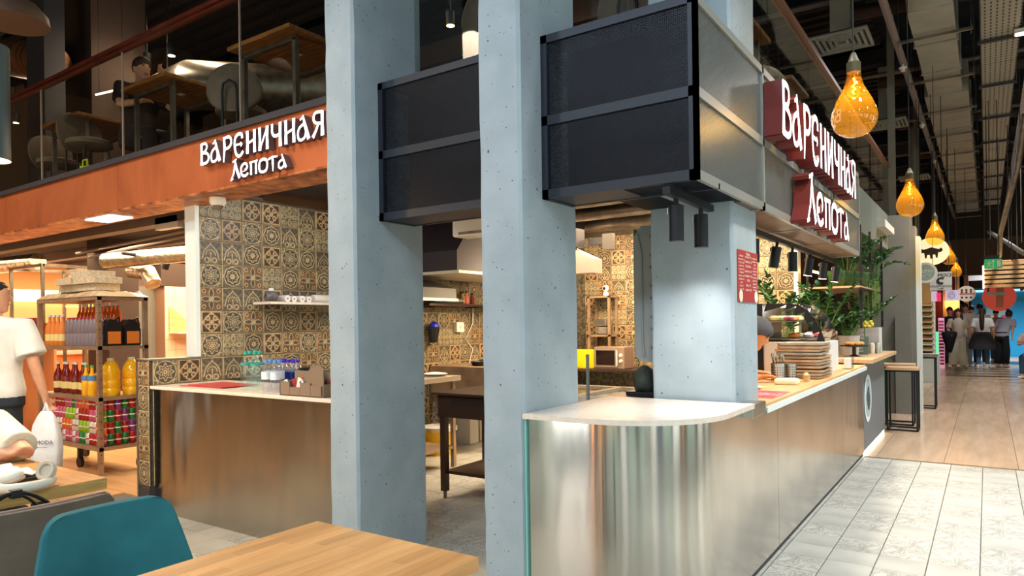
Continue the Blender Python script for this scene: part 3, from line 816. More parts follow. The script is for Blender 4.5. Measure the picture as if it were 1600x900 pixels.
for xx in (-3.5, -4.2): f.bar((xx, .65, 0), (xx, .65, .70), .06, .03).bar((xx, 1.35, 0), (xx, 1.35, .70), .06, .03).bar((xx, .65, .03), (xx, 1.35, .03), .05, .03)
f.build('leg_frame', M['black'], t2)


def shell_chair(label, m, loc, rz, h, wt=.20, wb=.29, pipe=None):
    """local: faces +x; backrest in plane x = 0"""
    t = thing('upholstered_chair', label, 'chair', loc, 'upholstered dining chairs in front of the stall', rz, True)
    mb = MB(); nz, ny = 22, 24; F = []; Bk = []
    for i in range(nz + 1):
        s = 1 - (1 - i / nz) ** 1.8; z = .42 + (h - .42) * s; ww = wb + (wt - wb) * s ** 1.3
        for j in range(ny + 1):
            q = -1 + 2 * j / ny; rc = .06
            zz = z; yy = q * ww
            if i == nz: pass
            top = h - z
            if top < rc and abs(q) > 0:
                lim = ww - rc + math.sqrt(max(rc * rc - (rc - top) ** 2, 0)); yy = max(-lim, min(lim, yy))
            bow = .07 * q * q * (1 - .45 * s) - .05 * s
            th = .024 * (1 - .5 * s) * (1 - abs(q) ** 6 * .75) * (1 if i < nz else .3)
            F.append((bow + .012 + th, yy, zz)); Bk.append((bow - .012 - th * .6, yy, zz))
    N = ny + 1
    fs = [(i * N + j, i * N + j + 1, (i + 1) * N + j + 1, (i + 1) * N + j) for i in range(nz) for j in range(ny)]
    nv = len(F); fs += [tuple(nv + q for q in f[::-1]) for f in fs]
    rim = [j for j in range(N)] + [i * N + ny for i in range(1, nz + 1)] + [nz * N + j for j in range(ny - 1, -1, -1)] + [i * N for i in range(nz - 1, 0, -1)]
    fs += [(rim[k], nv + rim[k], nv + rim[(k + 1) % len(rim)], rim[(k + 1) % len(rim)]) for k in range(len(rim))]
    o = mb.add(F + Bk, fs).build('backrest', m, t, 60); sb = o.modifiers.new('sub', 'SUBSURF'); sb.levels = sb.render_levels = 1
    s = MB(); R_ = []
    for z, k in ((.40, .9), (.415, 1), (.46, 1), (.475, .93), (.48, .8)):
        R_.append([Vector((.235 + (.235 * k) * (abs(cos(a)) ** .5) * (1 if cos(a) > 0 else -1), wb * .88 * k * (abs(sin(a)) ** .5) * (1 if sin(a) > 0 else -1), z)) for a in [2 * pi * q / 28 for q in range(28)]])
    s.loft(R_).build('seat', m, t, 60)
    for sx, sy in ((.05, -1), (.05, 1), (.42, -1), (.42, 1)):
        MB().tube([(sx, sy * .19, .41), (sx + (.05 if sx > .2 else -.04), sy * .22, 0)], [.014, .009], 10).build('leg', M['black'], t, 50)
    if pipe:
        pts = []
        for j in range(25):
            q = -1 + 2 * j / 24; yy = q * wt; z = h + .003 - .045 * max(0, (abs(q) - .8) / .2) ** 2
            pts.append((.07 * q * q * .55 - .05 + .008, yy, z))
        MB().tube(pts, .0045, 6).build('piping', pipe, t, 60)
    return t


shell_chair('teal velvet dining chair pushed up to the light table in front', M['teal'], (-2.46, 1.165, 0), 0, .80, .20, .285)
shell_chair('taupe velvet dining chair seen from behind, beside the oak table', M['greige'], (-2.90, 1.125, 0), pi, .757, .255, .29, M['piping'])

# shoulder bag whose strap loops over the taupe chair
bg_ = thing('shoulder_bag', 'black shoulder bag whose straps loop up over the taupe chair', 'bag', (-3.02, 1.0, .48))
MB().prism([(-.15, 0), (.15, 0), (.13, .22), (-.13, .22)], (-.07, 0, 0), (-2.99, 1.0, .485), (0, 1, 0), (0, 0, 1)).build('body', M['black_plastic'], bg_, None, .01)
def strap(y0, y1, h, x): return [(x, y0 + (y1 - y0) * i / 16, .70 + (h - .70) * sin(pi * i / 16) ** .8) for i in range(17)]
MB().tube(strap(.90, 1.20, .805, -2.955), .0075, 8).build('strap', M['black_plastic'], bg_, 60)
MB().tube(strap(.95, 1.16, .795, -2.975), .0055, 8).build('strap', M['black_plastic'], bg_, 60)
MB().box(-2.975, -2.945, 1.045, 1.082, .783, .815).build('clasp', M['black_plastic'], bg_, None, .003)

# headphones
hp = thing('headphones', 'cream over-ear headphones folded on the oak table', 'headphones', (-3.27, 1.2, .75))
mcr = mat('cream_plastic', (226, 220, 204), .4); mpad = mat('ear_pad', (200, 184, 160), .7); mdk = mat('driver_mesh', (150, 132, 108), .8)
pts = [(-3.27 + .085 * cos(a), 1.215 + .095 * sin(a), .772 + .004 * sin(a)) for a in [R(-155 + 12 * i) for i in range(20)]]
MB().tube(pts, [.011 + .004 * sin(pi * i / 19) for i in range(20)], 10, ry=1.4).build('headband', mcr, hp, 60)
for c, dv in (((-3.315, 1.18, .797), (.1, .25, -1)), ((-3.235, 1.275, .815), (.62, -.62, .42))):
    Mx = Vector(dv).to_track_quat('Z', 'Y').to_matrix().to_4x4() @ Matrix.Scale(1.2, 4, (0, 1, 0))
    cup = MB().lathe([(.004, -.024), (.026, -.022), (.034, -.012), (.036, 0), (.034, .004)], c, 24, M=Mx).build('ear_cup', mcr, hp, 50)
    Mt = Mx @ Matrix.Translation((0, 0, 0)); MB().lathe([(.020, .002), (.034, .004), (.037, .012), (.032, .020), (.022, .018), (.018, .008)], c, 24, M=Mt).build('ear_pad', mpad, cup, 50)
    MB().lathe([(.0001, .006), (.020, .007)], c, 20, M=Mt).build('driver_cover', mdk, cup)
# plate tray with paper
tr = thing('serving_tray', 'dark tray with crumpled white paper in front of the seated guest', 'tray', (-3.62, 1.2, .75))
MB().prism([(-.2, -.15), (.2, -.15), (.2, .15), (-.2, .15)], (0, 0, .012), (-3.62, 1.2, .751), (1, 0, 0), (0, 1, 0)).build('base', M['black_plastic'], tr, None, .004)
rnd = random.Random(9); pm = MB(); n = 9
pm.add([(-3.79 + .34 * i / n, 1.09 + .24 * j / n, .775 + rnd.uniform(-.006, .012)) for i in range(n + 1) for j in range(n + 1)], [(i * (n + 1) + j, (i + 1) * (n + 1) + j, (i + 1) * (n + 1) + j + 1, i * (n + 1) + j + 1) for i in range(n) for j in range(n)])
o = pm.build('paper', M['white'], tr, fix=False); so = o.modifiers.new('s', 'SOLIDIFY'); so.thickness = .002
MB().lathe([(.002, 0), (.016, .002), (.014, .006), (.002, .008)], (-3.46, 1.25, .79), 12).build('garnish', M['leaf_pale'], tr, 50)

# ================================================================ LEFT COUNTER ITEMS
def bottle(name, label, group, loc, prof, body_m, cap_m, cap_r, cap_h, label_m=None, lz=None, liquid=None, n=14, cat='bottle', hull='body'):
    t = thing(name, label, cat, loc, group, 0, True)
    MB().lathe(prof, n=n, cap=True).build('body', body_m, t, 50)
    zt = prof[-1][1]
    MB().lathe([(cap_r, zt - .002), (cap_r, zt + cap_h), (cap_r * .8, zt + cap_h + .001)], n=12).build('cap', cap_m, t, 50)
    if label_m:
        rr = max(p[0] for p in prof) + .0012
        MB().lathe([(rr, lz[0]), (rr, lz[1])], n=n, cap=False).build('wrapper', label_m, t, 60)
    if liquid:
        rr = [(p[0] * .94, p[1] + .003) for p in prof if p[1] < liquid[1]]
        MB().lathe(rr, n=n).build('liquid', liquid[0], t, 50)
    return t


def wprof(r, h, ring=True):
    return [(r * .85, 0), (r, .01), (r, h * .25), (r * .93, h * .3), (r, h * .35), (r, h * .62), (r * .92, h * .66), (r * .97, h * .7), (r * .8, h * .80), (r * .42, h * .90), (r * .38, h * .97)]


cteal = mat('teal_cap', (32, 170, 150), .4); cblue = mat('bright_blue_cap', (40, 130, 200), .4); clt = mat('pale_blue_cap', (90, 150, 230), .4); cvio = mat('violet_cap', (58, 40, 190), .4)
lblw = mat('white_wrapper', (232, 236, 240), .5); lbln = mat('navy_wrapper', (30, 60, 150), .5); lteal = mat('teal_wrapper', (60, 160, 150), .4)
bt = bottle('water_bottle', 'clear water bottle with a green cap, on the white service counter', 'green capped water bottles on the service counter', (0, 0, 0), wprof(.034, .26), M['pet'], cteal, .015, .018, lteal, (.175, .19))
bs = bottle('water_bottle', 'clear water bottle with a dark blue cap, on the white service counter', 'dark blue capped water bottles on the service counter', (0, 0, 0), wprof(.031, .20), M['pet_blue'], cvio, .014, .014, None)
ZT = .9645
g1 = 'green capped water bottles on the service counter'
for i, (px, yy) in enumerate(((384, 2.91), (399, 2.91), (391, 2.985), (406, 2.985), (399, 3.06))):
    p = P(px, 560, Y=yy); loc = (p.x, yy, ZT)
    if i == 0: bt.location = loc
    else: dup(bt, loc, None, bt['label'], g1)
for i, (px, yy) in enumerate(((416, 2.89), (430, 2.89), (423, 2.96), (437, 2.96))):
    p = P(px, 570, Y=yy); q = dup(bs, (p.x, yy, ZT), None, 'clear water bottle with a light blue cap and white wrapper on the service counter', 'light blue capped water bottles on the service counter', {'cap': clt}, 1.03)
    w_ = MB().lathe([(.0315, .085), (.0315, .135)], n=14, cap=False).build('wrapper', lblw, None, 60); w_.parent = q
for i, (px, yy) in enumerate(((444, 3.02), (458, 3.02), (437, 3.09), (451, 3.09), (465, 3.09), (444, 3.16), (458, 3.16))):
    p = P(px, 575, Y=yy); loc = (p.x, yy, ZT)
    if i == 0: bs.location = loc; q = bs
    else: q = dup(bs, loc, None, bs['label'], 'dark blue capped water bottles on the service counter')
    w_ = MB().lathe([(.0315, .08), (.0315, .13)], n=14, cap=False).build('wrapper', lbln, None, 60); w_.parent = q
# red menus
mn = thing('menu_folder', 'dark red menu folders lying on the service counter by the tile wall', 'menu', (-4.85, 3.05, .9645))
for k, (a, z) in enumerate(((.08, 0), (-.05, .006))):
    MB().box(-.24, .24, -.14, .14, 0, .005, M=Matrix.Translation((-4.80 + .05 * k, 3.04 + .02 * k, .9646 + z)) @ Matrix.Rotation(a, 4, 'Z')).build('folder', M['red_print'], mn)
# cardboard trays of sachets
cb = thing('sachet_carton', 'brown slotted cardboard carton filled with sachets at the end of the service counter', 'box', (-3.60, 2.93, .9645))

x0, x1, y0, y1 = -3.76, -3.34, 2.825, 2.95
m = MB()
for k in range(4):
    xa = x0 + k * .1; hh = (.085, .055, .085, .07)[k]
    m.box(xa, xa + .097, y0, y0 + .006, ZT, ZT + hh)
m.box(x0, x0 + .006, y0, y1, ZT, ZT + .085).box(x1 - .006, x1, y0, y1, ZT, ZT + .08).box(x0, x1, y0, y1, ZT, ZT + .004).box(x0, x1, y1 - .006, y1, ZT, ZT + .15)
m.build('carton', M['brown_card'], cb)
for xa, xb in ((x0 + .11, x0 + .30), (x0 + .22, x0 + .39)):
    MB().prism([(0, 0), (.19, 0), (.19, .17), (.13, .19), (0, .05)], (0, .005, 0), (xa, y0 + (.07 if xa < x0 + .2 else .01), ZT + .01), (1, 0, 0), (0, 0, 1)).build('flap', M['brown_card'], cb)
rnd = random.Random(4)
for k in range(14):
    xx = x0 + .03 + k * .026; hh = .09 + rnd.uniform(0, .02)
    MB().box(-.018, .018, -.002, .002, 0, hh, M=Matrix.Translation((xx, y0 + .05 + .04 * (k % 3), ZT + .005)) @ Matrix.Rotation(rnd.uniform(-.5, .5), 4, 'Y')).build('sachet', (M['white'], M['red_print'], M['white'])[k % 3], cb)
# dark cups
for k, (px, py) in enumerate(((476, 600), (488, 601))):
    p = P(px, 605, Y=3.15)
    base(tag(MB().lathe([(.03, 0), (.036, .10), (.04, .15), (.034, .152), (.03, .02)], (p.x, 3.15, ZT), 18).build('dark_cup', M['black_plastic'], None, 50), 'black plastic cup stack behind the carton, ' + ('the left one' if k == 0 else 'the right one'), 'cup', 'black cups behind the carton'))
pd = thing('card_terminal', 'black payment terminal on a stand against the front concrete column', 'terminal', (-3.27, 3.05, ZT))
MB().box(-3.285, -3.255, 3.03, 3.06, ZT, ZT + .30).build('stand', M['black'], pd); MB().box(-3.30, -3.235, 2.98, 3.02, ZT + .11, ZT + .27).box(-3.32, -3.30, 2.99, 3.01, ZT + .05, ZT + .12).build('body', M['black_plastic'], pd)

# wall shelf with rolls
sh = thing('wall_shelf', 'white wall shelf on the patterned tile wall holding rolls of wrapping', 'shelf', (-5.18, 4.3, 1.60))
MB().box(-5.299, -5.06, 3.72, 5.4, 1.600, 1.622).build('board', M['quartz'], sh)
for yy in (3.9, 5.1): MB().bar((-5.295, yy, 1.595), (-5.1, yy, 1.595), .02, .01).build('bracket', M['galv'], sh)
mr = mat('paper_roll', (222, 214, 208), .7)
for k, (yy, r, L) in enumerate(((3.93, .030, .17), (4.00, .028, .17), (4.09, .03, .17), (4.165, .028, .17))):
    t = thing('paper_roll', 'white paper roll on the wall shelf, end facing the camera', 'roll', (-5.18, yy, 1.622), 'short rolls on the wall shelf')
    MB().tube([(-5.27, yy, 1.622 + r), (-5.27 + L, yy, 1.622 + r)], r, 18).build('roll', mr, t, 50); MB().tube([(-5.27 + L, yy, 1.622 + r), (-5.27 + L + .001, yy, 1.622 + r)], .007, 10).build('core', M['black'], t)
base(tag(MB().tube([(-5.16, 4.25, 1.66), (-5.16, 5.1, 1.66)], .036, 16).build('paper_roll', mr, None, 50), 'long white roll of film lying along the wall shelf', 'roll'))
base(tag(MB().lathe([(.005, 0), (.05, .005), (.065, .04), (.05, .085), (.02, .095)], (-5.16, 3.80, 1.622), 16).build('film_bundle', pmat('grey_film', (110, 104, 104), (60, 56, 58), 30, .4, bmp=.4), None, 60), 'crumpled grey bundle of stretch film at the near end of the wall shelf', 'bundle'))
base(tag(MB().lathe([(.022, 0), (.024, .12), (.018, .125)], (-5.24, 3.86, 1.622), 14).build('white_jar', M['white_plastic'], None, 50), 'small white jar standing behind the film bundle', 'jar'))

# ================================================================ KITCHEN, seen between columns
def rack_shelf(z, x0, x1, y0, y1, t=.03): return MB().box(x0, x1, y0, y1, z - t, z)


ks = thing('kitchen_shelf', 'steel wall shelf with spice bottles above the prep table', 'shelf', (-5.17, 6.45, 1.64))
MB().box(-5.299, -5.04, 5.75, 7.6, 1.615, 1.64).build('board', M['steel_dark'], ks)
for yy in (5.9, 6.7, 7.5): MB().bar((-5.295, yy, 1.61), (-5.08, yy, 1.61), .02).build('bracket', M['steel_dark'], ks)
for k, (px, col, h, r) in enumerate(((700, (60, 40, 30), .14, .035), (708, (110, 60, 40), .13, .03), (722, (196, 150, 60), .13, .036), (729, (226, 120, 120), .14, .03), (738, (150, 60, 40), .12, .03))):
    p = P(px, 465, X=-5.15)
    t = thing('spice_bottle', ('dark', 'brown', 'yellow', 'pink', 'red')[k] + ' spice bottle standing on the steel kitchen shelf', 'bottle', (-5.15, p.y, 1.64), 'spice bottles on the kitchen shelf', 0, True)
    MB().lathe([(r, 0), (r, h * .7), (r * .5, h * .85), (r * .5, h)], n=12).build('body', mat('spice_%d' % k, col, .4), t, 50)
    MB().lathe([(r * .6, h), (r * .6, h + .02)], n=10).build('cap', M['black_plastic'], t)
base(tag(MB().tube([(-5.12, 5.98, 1.68), (-5.12, 6.42, 1.68)], .036, 14).build('film_roll', mat('foil_roll', (180, 180, 178), .3, .8), None, 50), 'foil roll lying on the steel kitchen shelf', 'roll'))
sw = thing('switch_box', 'white switch box on the patterned kitchen tiles', 'switch', (-5.27, 6.55, 1.30))
MB().box(-5.299, -5.24, 6.47, 6.61, 1.31, 1.43).build('housing', M['white_plastic'], sw, None, .006); MB().box(-5.24, -5.236, 6.52, 6.56, 1.35, 1.39).build('rocker', M['quartz'], sw)
pt = thing('hanging_pot', 'black pot with blue gloves hanging on the kitchen tiles', 'pot', (-5.24, 6.0, 1.24))
MB().lathe([(.045, 0), (.07, .17), (.064, .17), (.04, .01)], (-5.22, 6.02, 1.20), 16).build('body', M['black_plastic'], pt, 50)
MB().lathe([(.03, 0), (.055, .03), (.05, .06), (.02, .09)], (-5.22, 6.03, 1.35), 9).build('glove', mat('blue_glove', (30, 50, 190), .5), pt, 30)
cbx = MB().tube([P(739, 478, X=-5.28), P(739, 505, X=-5.28)], .006, 6).tube([P(739, 505, X=-5.28), P(727, 530, X=-5.28), P(739, 545, X=-5.28), P(733, 568, X=-5.28), P(724, 583, X=-5.28)], .006, 6)
tag(cbx.build('power_cord', M['white_plastic'], None, 60), 'cord running down the kitchen tile wall', 'cord')
# prep table
q = thing('prep_table', 'stainless prep table standing against the kitchen tile wall', 'table', (-4.85, 5.1, 0))
MB().box(-5.28, -4.3, 4.2, 5.36, .85, .90).build('top', mat('prep_top', (214, 196, 176), .35, .6), q, None, .003)
for xx, yy in ((-5.2, 4.3), (-4.36, 4.3), (-5.2, 5.3), (-4.36, 5.3)): MB().box(xx - .02, xx + .02, yy - .02, yy + .02, 0, .85).build('leg', M['rack'], q)
MB().box(-5.25, -4.35, 4.25, 5.3, .18, .21).build('lower_shelf', M['rack'], q)
st = thing('stove_table', 'stainless cooking table with pans on it at the tile wall', 'table', (-4.85, 6.7, 0))
MB().box(-5.28, -4.42, 6.02, 7.5, .62, .93).build('top', M['rack'], st)
for xx, yy in ((-5.2, 6.1), (-4.5, 6.1), (-5.2, 7.42), (-4.5, 7.42)): MB().box(xx - .02, xx + .02, yy - .02, yy + .02, 0, .62).build('leg', M['rack'], st)
for k, (yy, xx, r) in enumerate(((6.30, -4.75, .13), (6.62, -4.9, .12))):
    t = thing('frying_pan', 'dark frying pan on the cooking table, ' + ('the near one with red sauce' if k == 0 else 'the one farther back'), 'pan', (xx, yy, .93), None)
    MB().lathe([(r * .8, 0), (r, .05), (r * .96, .05), (r * .76, .006)], (xx, yy, .931), 20).build('body', M['black'], t, 50); MB().bar((xx + .1, yy, .965), (xx + .22, yy + .16, 1.03), .02, .012).build('handle', M['black_plastic'], t)
    if k == 0: MB().lathe([(.001, 0), (r * .8, 0)], (xx, yy, .965), 16).build('sauce', M['red_print'], t)
base(tag(MB().lathe([(.002, .0), (.10, .006), (.13, .02), (.03, .035), (.002, .03)], (-4.5, 5.2, .901), 9).build('kitchen_towel', mat('towel_white', (226, 226, 226), .9), None, 20), 'white towel lying on the corner of the stainless prep table', 'towel'))
# dark table
dt = thing('dough_table', 'dark stainless work table with a vented apron in the gap between the columns', 'table', (-3.1, 4.5, 0))
MB().box(-3.70, -3.10, 4.22, 4.95, .84, .86).build('top', M['steel_dark'], dt, None, .002)
MB().box(-3.66, -3.12, 4.26, 4.9, .66, .84).build('apron', M['steel_dark'], dt)
v_ = MB()
for i in range(20):
    for j in range(3): v_.box(-3.52 + i * .018, -3.508 + i * .018, 4.258, 4.2605, .765 + j * .016, .776 + j * .016)
o = v_.build('vent_slots', M['cable'], dt); o['kind'] = 'stuff'
for xx, yy in ((-3.63, 4.30), (-3.63, 4.86), (-3.16, 4.30), (-3.16, 4.86)):
    l = MB().box(xx - .025, xx + .025, yy - .025, yy + .025, .06, .66).build('leg', M['steel_dark'], dt); MB().cyl((xx, yy, 0), .014, .06, 10).build('foot', M['galv'], l)
MB().box(-3.63, -3.16, 4.3, 4.86, .20, .225).build('lower_shelf', M['steel_dark'], dt)
# jug on yellow bucket, canister
yb = thing('yellow_bucket', 'yellow plastic bucket with a white lid on the kitchen floor', 'bucket', (-4.93, 5.72, 0))
MB().lathe([(.15, 0), (.18, .26), (.185, .265), (.17, .27)], (-4.93, 5.75, 0), 24).build('body', mat('yellow_plastic', (250, 196, 20), .4), yb, 50); MB().lathe([(.2, .262), (.2, .30), (.17, .305)], (-4.93, 5.75, .0), 24).build('lid', M['white_plastic'], yb, 50)
jug = thing('water_jug', 'large clear water jug standing on the yellow bucket', 'bottle', (-4.9, 5.75, .315))
MB().lathe([(.085, 0), (.10, .02), (.10, .07), (.094, .08), (.10, .09), (.10, .15), (.094, .16), (.10, .17), (.09, .23), (.04, .28), (.035, .30)], (-4.9, 5.76, .316), 20).build('body', M['pet_blue'], jug, 50); MB().cyl((-4.9, 5.76, .615), .042, .025, 16).build('cap', mat('grey_blue_cap', (120, 140, 180), .5), jug, 50)
for k, (px, py) in enumerate(((731, 692), (746, 686))):
    c0 = P(px, py, Z=0); cn = thing('canister', 'white plastic canister under the cooking table, ' + ('the nearer one' if k == 0 else 'the one at its right'), 'canister', c0)
    MB().prism([(-.10, 0), (.10, 0), (.10, .30), (.05, .36), (-.05, .36), (-.10, .30)], (0, .16, 0), c0 + Vector((0, -.08, 0)), (1, 0, 0), (0, 0, 1)).build('body', M['white_plastic'], cn, None, .012); MB().cyl(c0 + Vector((-.05, 0, .35)), .022, .03, 12).build('cap', M['red_print'], cn); MB().tube([c0 + Vector((-.02, 0, .355)), c0 + Vector((0, 0, .40)), c0 + Vector((.06, 0, .40)), c0 + Vector((.08, 0, .34))], .012, 8).build('handle', M['white_plastic'], cn, 60)
# hoods
hd = thing('extractor_hood', 'dark panelled extractor hood with a steel canopy over the cooking table', 'extractor hood', (-4.5, 6.2, 1.8))
MB().prism([(5.20, 1.93), (6.9, 1.93), (6.9, 2.55), (5.55, 2.55), (5.20, 2.12)], (-.75, 0, 0), (-4.2, 0, 0), (0, 1, 0), (0, 0, 1)).build('canopy', mat('plum_panel', (46, 38, 44), .6), hd)
MB().box(-4.98, -4.18, 5.2, 6.9, 1.90, 1.928).build('lower_rim', mat('rim_cream', (206, 196, 176), .4, .3), hd)
h2 = thing('extractor_hood', 'sloping stainless hood low over the prep table', 'extractor hood', (-4.85, 5.0, 1.5))
MB().prism([(-5.29, 1.70), (-4.62, 1.66), (-4.62, 1.78), (-5.0, 1.89), (-5.29, 1.89)], (0, .75, 0), (0, 4.95, 0), (1, 0, 0), (0, 0, 1)).build('canopy', mat('hood_shade', (92, 88, 84), .5, .3), h2)
MB().bar((-4.61, 4.95, 1.66), (-4.61, 5.7, 1.66), .03).build('front_rim', mat('rim_steel', (200, 190, 176), .3, .7), h2)
ac = thing('air_conditioner', 'white air conditioner unit under the kitchen ceiling between the columns', 'air conditioner', (-3.6, 5.1, 2.2))
MB().box(-4.08, -3.2, 4.98, 5.2, 2.21, 2.50).build('housing', M['white_plastic'], ac, None, .02); MB().box(-4.0, -3.3, 4.975, 4.98, 2.225, 2.25).build('outlet', M['galv'], ac)
for k, yy in enumerate((5.6, 6.2, 6.9)):
    base(tag(MB().tube([(-5.2, yy, 2.5), (-1.5, yy, 2.5)], .05 + .02 * k, 12).build('ceiling_pipe', M['galv'], None, 50), 'galvanised pipe crossing under the kitchen ceiling, %s' % ('nearest the columns', 'the middle one', 'farthest back')[k], 'pipe'))
# gap 2
h3 = thing('extractor_hood', 'pale hood with a dark duct box seen right of the second concrete column', 'extractor hood', (-3.6, 6.6, 2.0))
MB().prism([(-4.15, 1.93), (-3.42, 1.93), (-3.42, 2.08), (-3.72, 2.22), (-4.15, 2.22)], (0, .22, 0), (0, 6.5, 0), (1, 0, 0), (0, 0, 1)).build('canopy', mat('hood_pinkish', (212, 190, 180), .35, .5), h3)
MB().box(-4.12, -3.62, 6.52, 6.7, 2.22, 2.62).build('duct_box', M['anthracite'], h3); MB().box(-3.42, -3.30, 6.73, 6.80, 2.19, 2.36).build('motor_box', mat('grey_box', (84, 80, 76), .5), h3); MB().box(-3.60, -3.42, 6.74, 6.79, 2.25, 2.32).build('motor_arm', M['anthracite'], h3)
for i in range(7):
    MB().box(-3.4, -1.6, 4.6 + i * .42, 4.68 + i * .42, 2.55, 2.62).build('slat', M['pipe'], bpy.data.objects['ceiling_mezzanine'])
wr = thing('wooden_rack', 'narrow wooden wall rack with plates above the microwave', 'rack', (-4.15, 8.0, 1.1))
a, b = -4.27, -3.98
for xx in (a, b): MB().box(xx, xx + .03, 7.95, 7.98, .86, 1.74).box(xx, xx + .03, 8.16, 8.19, .86, 1.74).build('upright', M['rack'], wr)
for z in (.9, 1.22, 1.72): MB().box(a, b + .03, 7.95, 8.19, z, z + .025).build('shelf', M['rack'], wr)
for k in range(6):
    base(tag(MB().lathe([(.03, 0), (.09, .012), (.092, .016), (.03, .006)], (-4.11, 8.06, 1.247 + k * .016), 20).build('plate', M['white_plastic'], None, 50), 'white plate in the stack on the wooden wall rack', 'plate', 'plates stacked on the wooden rack'))
base(tag(MB().box(-4.2, -4.02, 7.97, 8.15, 1.36, 1.44).build('food_box', M['steel_plain'], None, None, .01), 'steel box on the plates of the wooden rack', 'box'))
cm = thing('security_camera', 'small white round camera on top of the wooden rack', 'camera', (-4.05, 8.05, 1.745))
MB().lathe([(.035, 0), (.04, .03), (.025, .05)], (-4.05, 8.05, 1.746), 16).build('foot', M['white_plastic'], cm, 50); MB().lathe([(.01, -.04), (.035, -.02), (.045, .01), (.03, .04), (.005, .05)], (-4.05, 8.05, 1.835), 16).build('head', M['white_plastic'], cm, 60); MB().lathe([(.001, 0), (.02, .001)], (-4.05, 8.004, 1.84), 12, M=Matrix.Rotation(pi / 2, 4, 'X')).build('lens', M['black_plastic'], cm)
bc = thing('back_worktop', 'steel worktop along the tiled back wall under the microwave', 'worktop', (-3.6, 7.9, 0))
MB().box(-4.9, -2.2, 7.55, 8.19, .80, .83).build('top', M['steel_dark'], bc)
for xx in (-4.85, -3.5, -2.3): MB().box(xx, xx + .04, 7.6, 7.64, 0, .8).build('leg', M['steel_dark'], bc)
mw = thing('microwave_oven', 'steel microwave oven with a dark window on the back worktop', 'microwave', (-3.8, 7.8, .83))
x0, x1, yf, z0, z1 = -4.03, -3.62, 7.66, .832, 1.10
MB().box(x0, x1, yf, 7.94, z0, z1).build('housing', mat('mw_body', (176, 150, 132), .35, .5), mw, None, .008)
d = MB().box(x0 + .015, x1 - .10, yf - .012, yf, z0 + .02, z1 - .02).build('door', mat('mw_door', (196, 184, 172), .3, .7), mw, None, .01); MB().box(x0 + .035, x1 - .12, yf - .014, yf - .011, z0 + .045, z1 - .04).build('window', mat('mw_window', (30, 18, 20), .1), d); MB().tube([(x1 - .09, yf - .02, z0 + .04), (x1 - .09, yf - .02, z1 - .04)], .008, 8).build('handle', M['quartz_edge'], d, 50)
for z in (.93, 1.0): MB().lathe([(.022, 0), (.018, .02)], (x1 - .045, yf, z), 14, M=Matrix.Rotation(pi / 2, 4, 'X')).build('knob', M['white_plastic'], mw, 50)
base(tag(MB().box(-4.42, -4.05, 7.7, 7.9, .832, 1.06).build('yellow_box', mat('yellow_box', (248, 214, 20), .5), None, None, .004), 'bright yellow box beside the microwave', 'box'))
fz = thing('chest_freezer', 'white chest freezer with glass lids behind the white corner top', 'freezer', (-2.55, 4.9, 0))
MB().box(-3.05, -1.85, 4.35, 5.1, .02, .84).build('body', M['white_plastic'], fz, None, .01)
MB().box(-3.08, -1.82, 4.32, 4.38, .84, .88).box(-3.08, -1.82, 5.07, 5.13, .84, .88).box(-3.08, -3.02, 4.38, 5.07, .84, .88).box(-1.88, -1.82, 4.38, 5.07, .84, .88).box(-2.48, -2.42, 4.38, 5.07, .84, .88).build('rim', M['quartz'], fz)
for a, b in ((-3.02, -2.48), (-2.42, -1.88)): MB().box(a, b, 4.38, 5.07, .862, .868).build('glass_lid', M['clear'], fz)
for k in range(8): MB().box(-3.0 + .14 * k, -2.88 + .14 * k, 4.45, 5.0, .842, .852).build('food_pack', (M['wood_counter'], M['white'], mat('pack_y', (236, 196, 60), .6))[k % 3], fz)
base(tag(MB().tube([(P(918, 560, Y=4.1).x, 4.1, 1.19), (P(918, 560, Y=4.1).x, 4.1, 0)], .012, 8).build('squeegee_handle', M['grey_plastic'], None, 50), 'grey handle standing up behind the white corner top', 'handle'))
gp = thing('plastic_shield', 'tall grey moulded plastic shield with round studs on the concrete pillar side', 'panel', (-1.66, 3.9, 1.15))
MB().prism([(0, .03), (.06, 0), (.13, 0), (.13, .79), (.05, .80), (0, .74)], (0, .06, 0), (-1.715, 3.78, 1.165), (1, 0, 0), (0, 0, 1)).build('panel', M['grey_plastic'], gp, None, .012)
for k in range(8): MB().lathe([(.009, 0), (.007, .004)], (-1.61, 3.779, 1.25 + k * .09 + (.02 if k % 2 else 0)), 12, M=Matrix.Rotation(pi / 2, 4, 'X')).build('stud', M['beam_grey'], gp, 50)
MB().tube([(-1.655, 3.775, 1.2), (-1.665, 3.775, 1.3), (-1.665, 3.775, 1.8), (-1.69, 3.775, 1.92)], .006, 8).build('moulded_rib', M['grey_plastic'], gp, 60)
MB().box(-1.722, -1.716, 3.79, 3.84, 1.2, 1.95).build('green_edge', mat('green_edge', (40, 150, 90), .5), gp)
hl = thing('rolled_jacket', 'dark green jacket bundled beside the pillar on the white corner top', 'jacket', (-1.66, 3.9, .972))
rnd = random.Random(5); m = MB(); secs = []
for z, r in ((0, .07), (.03, .085), (.08, .08), (.12, .06), (.15, .02)):
    secs.append([Vector((-1.665 + r * .8 * cos(a) * rnd.uniform(.85, 1.1), 3.80 + r * sin(a) * rnd.uniform(.85, 1.1), .995 + z)) for a in [2 * pi * q / 14 for q in range(14)]])
m.loft(secs).build('body', pmat('dark_green_cloth', (52, 62, 52), (34, 40, 36), 20, .8), hl, 60); MB().box(-1.75, -1.58, 3.72, 3.9, .972, .996).build('holder', M['black'], hl)
MB().box(-1.82, -1.57, 3.645, 3.89, .90, .97).build('side_ledge', M['steel_dark'], bar)

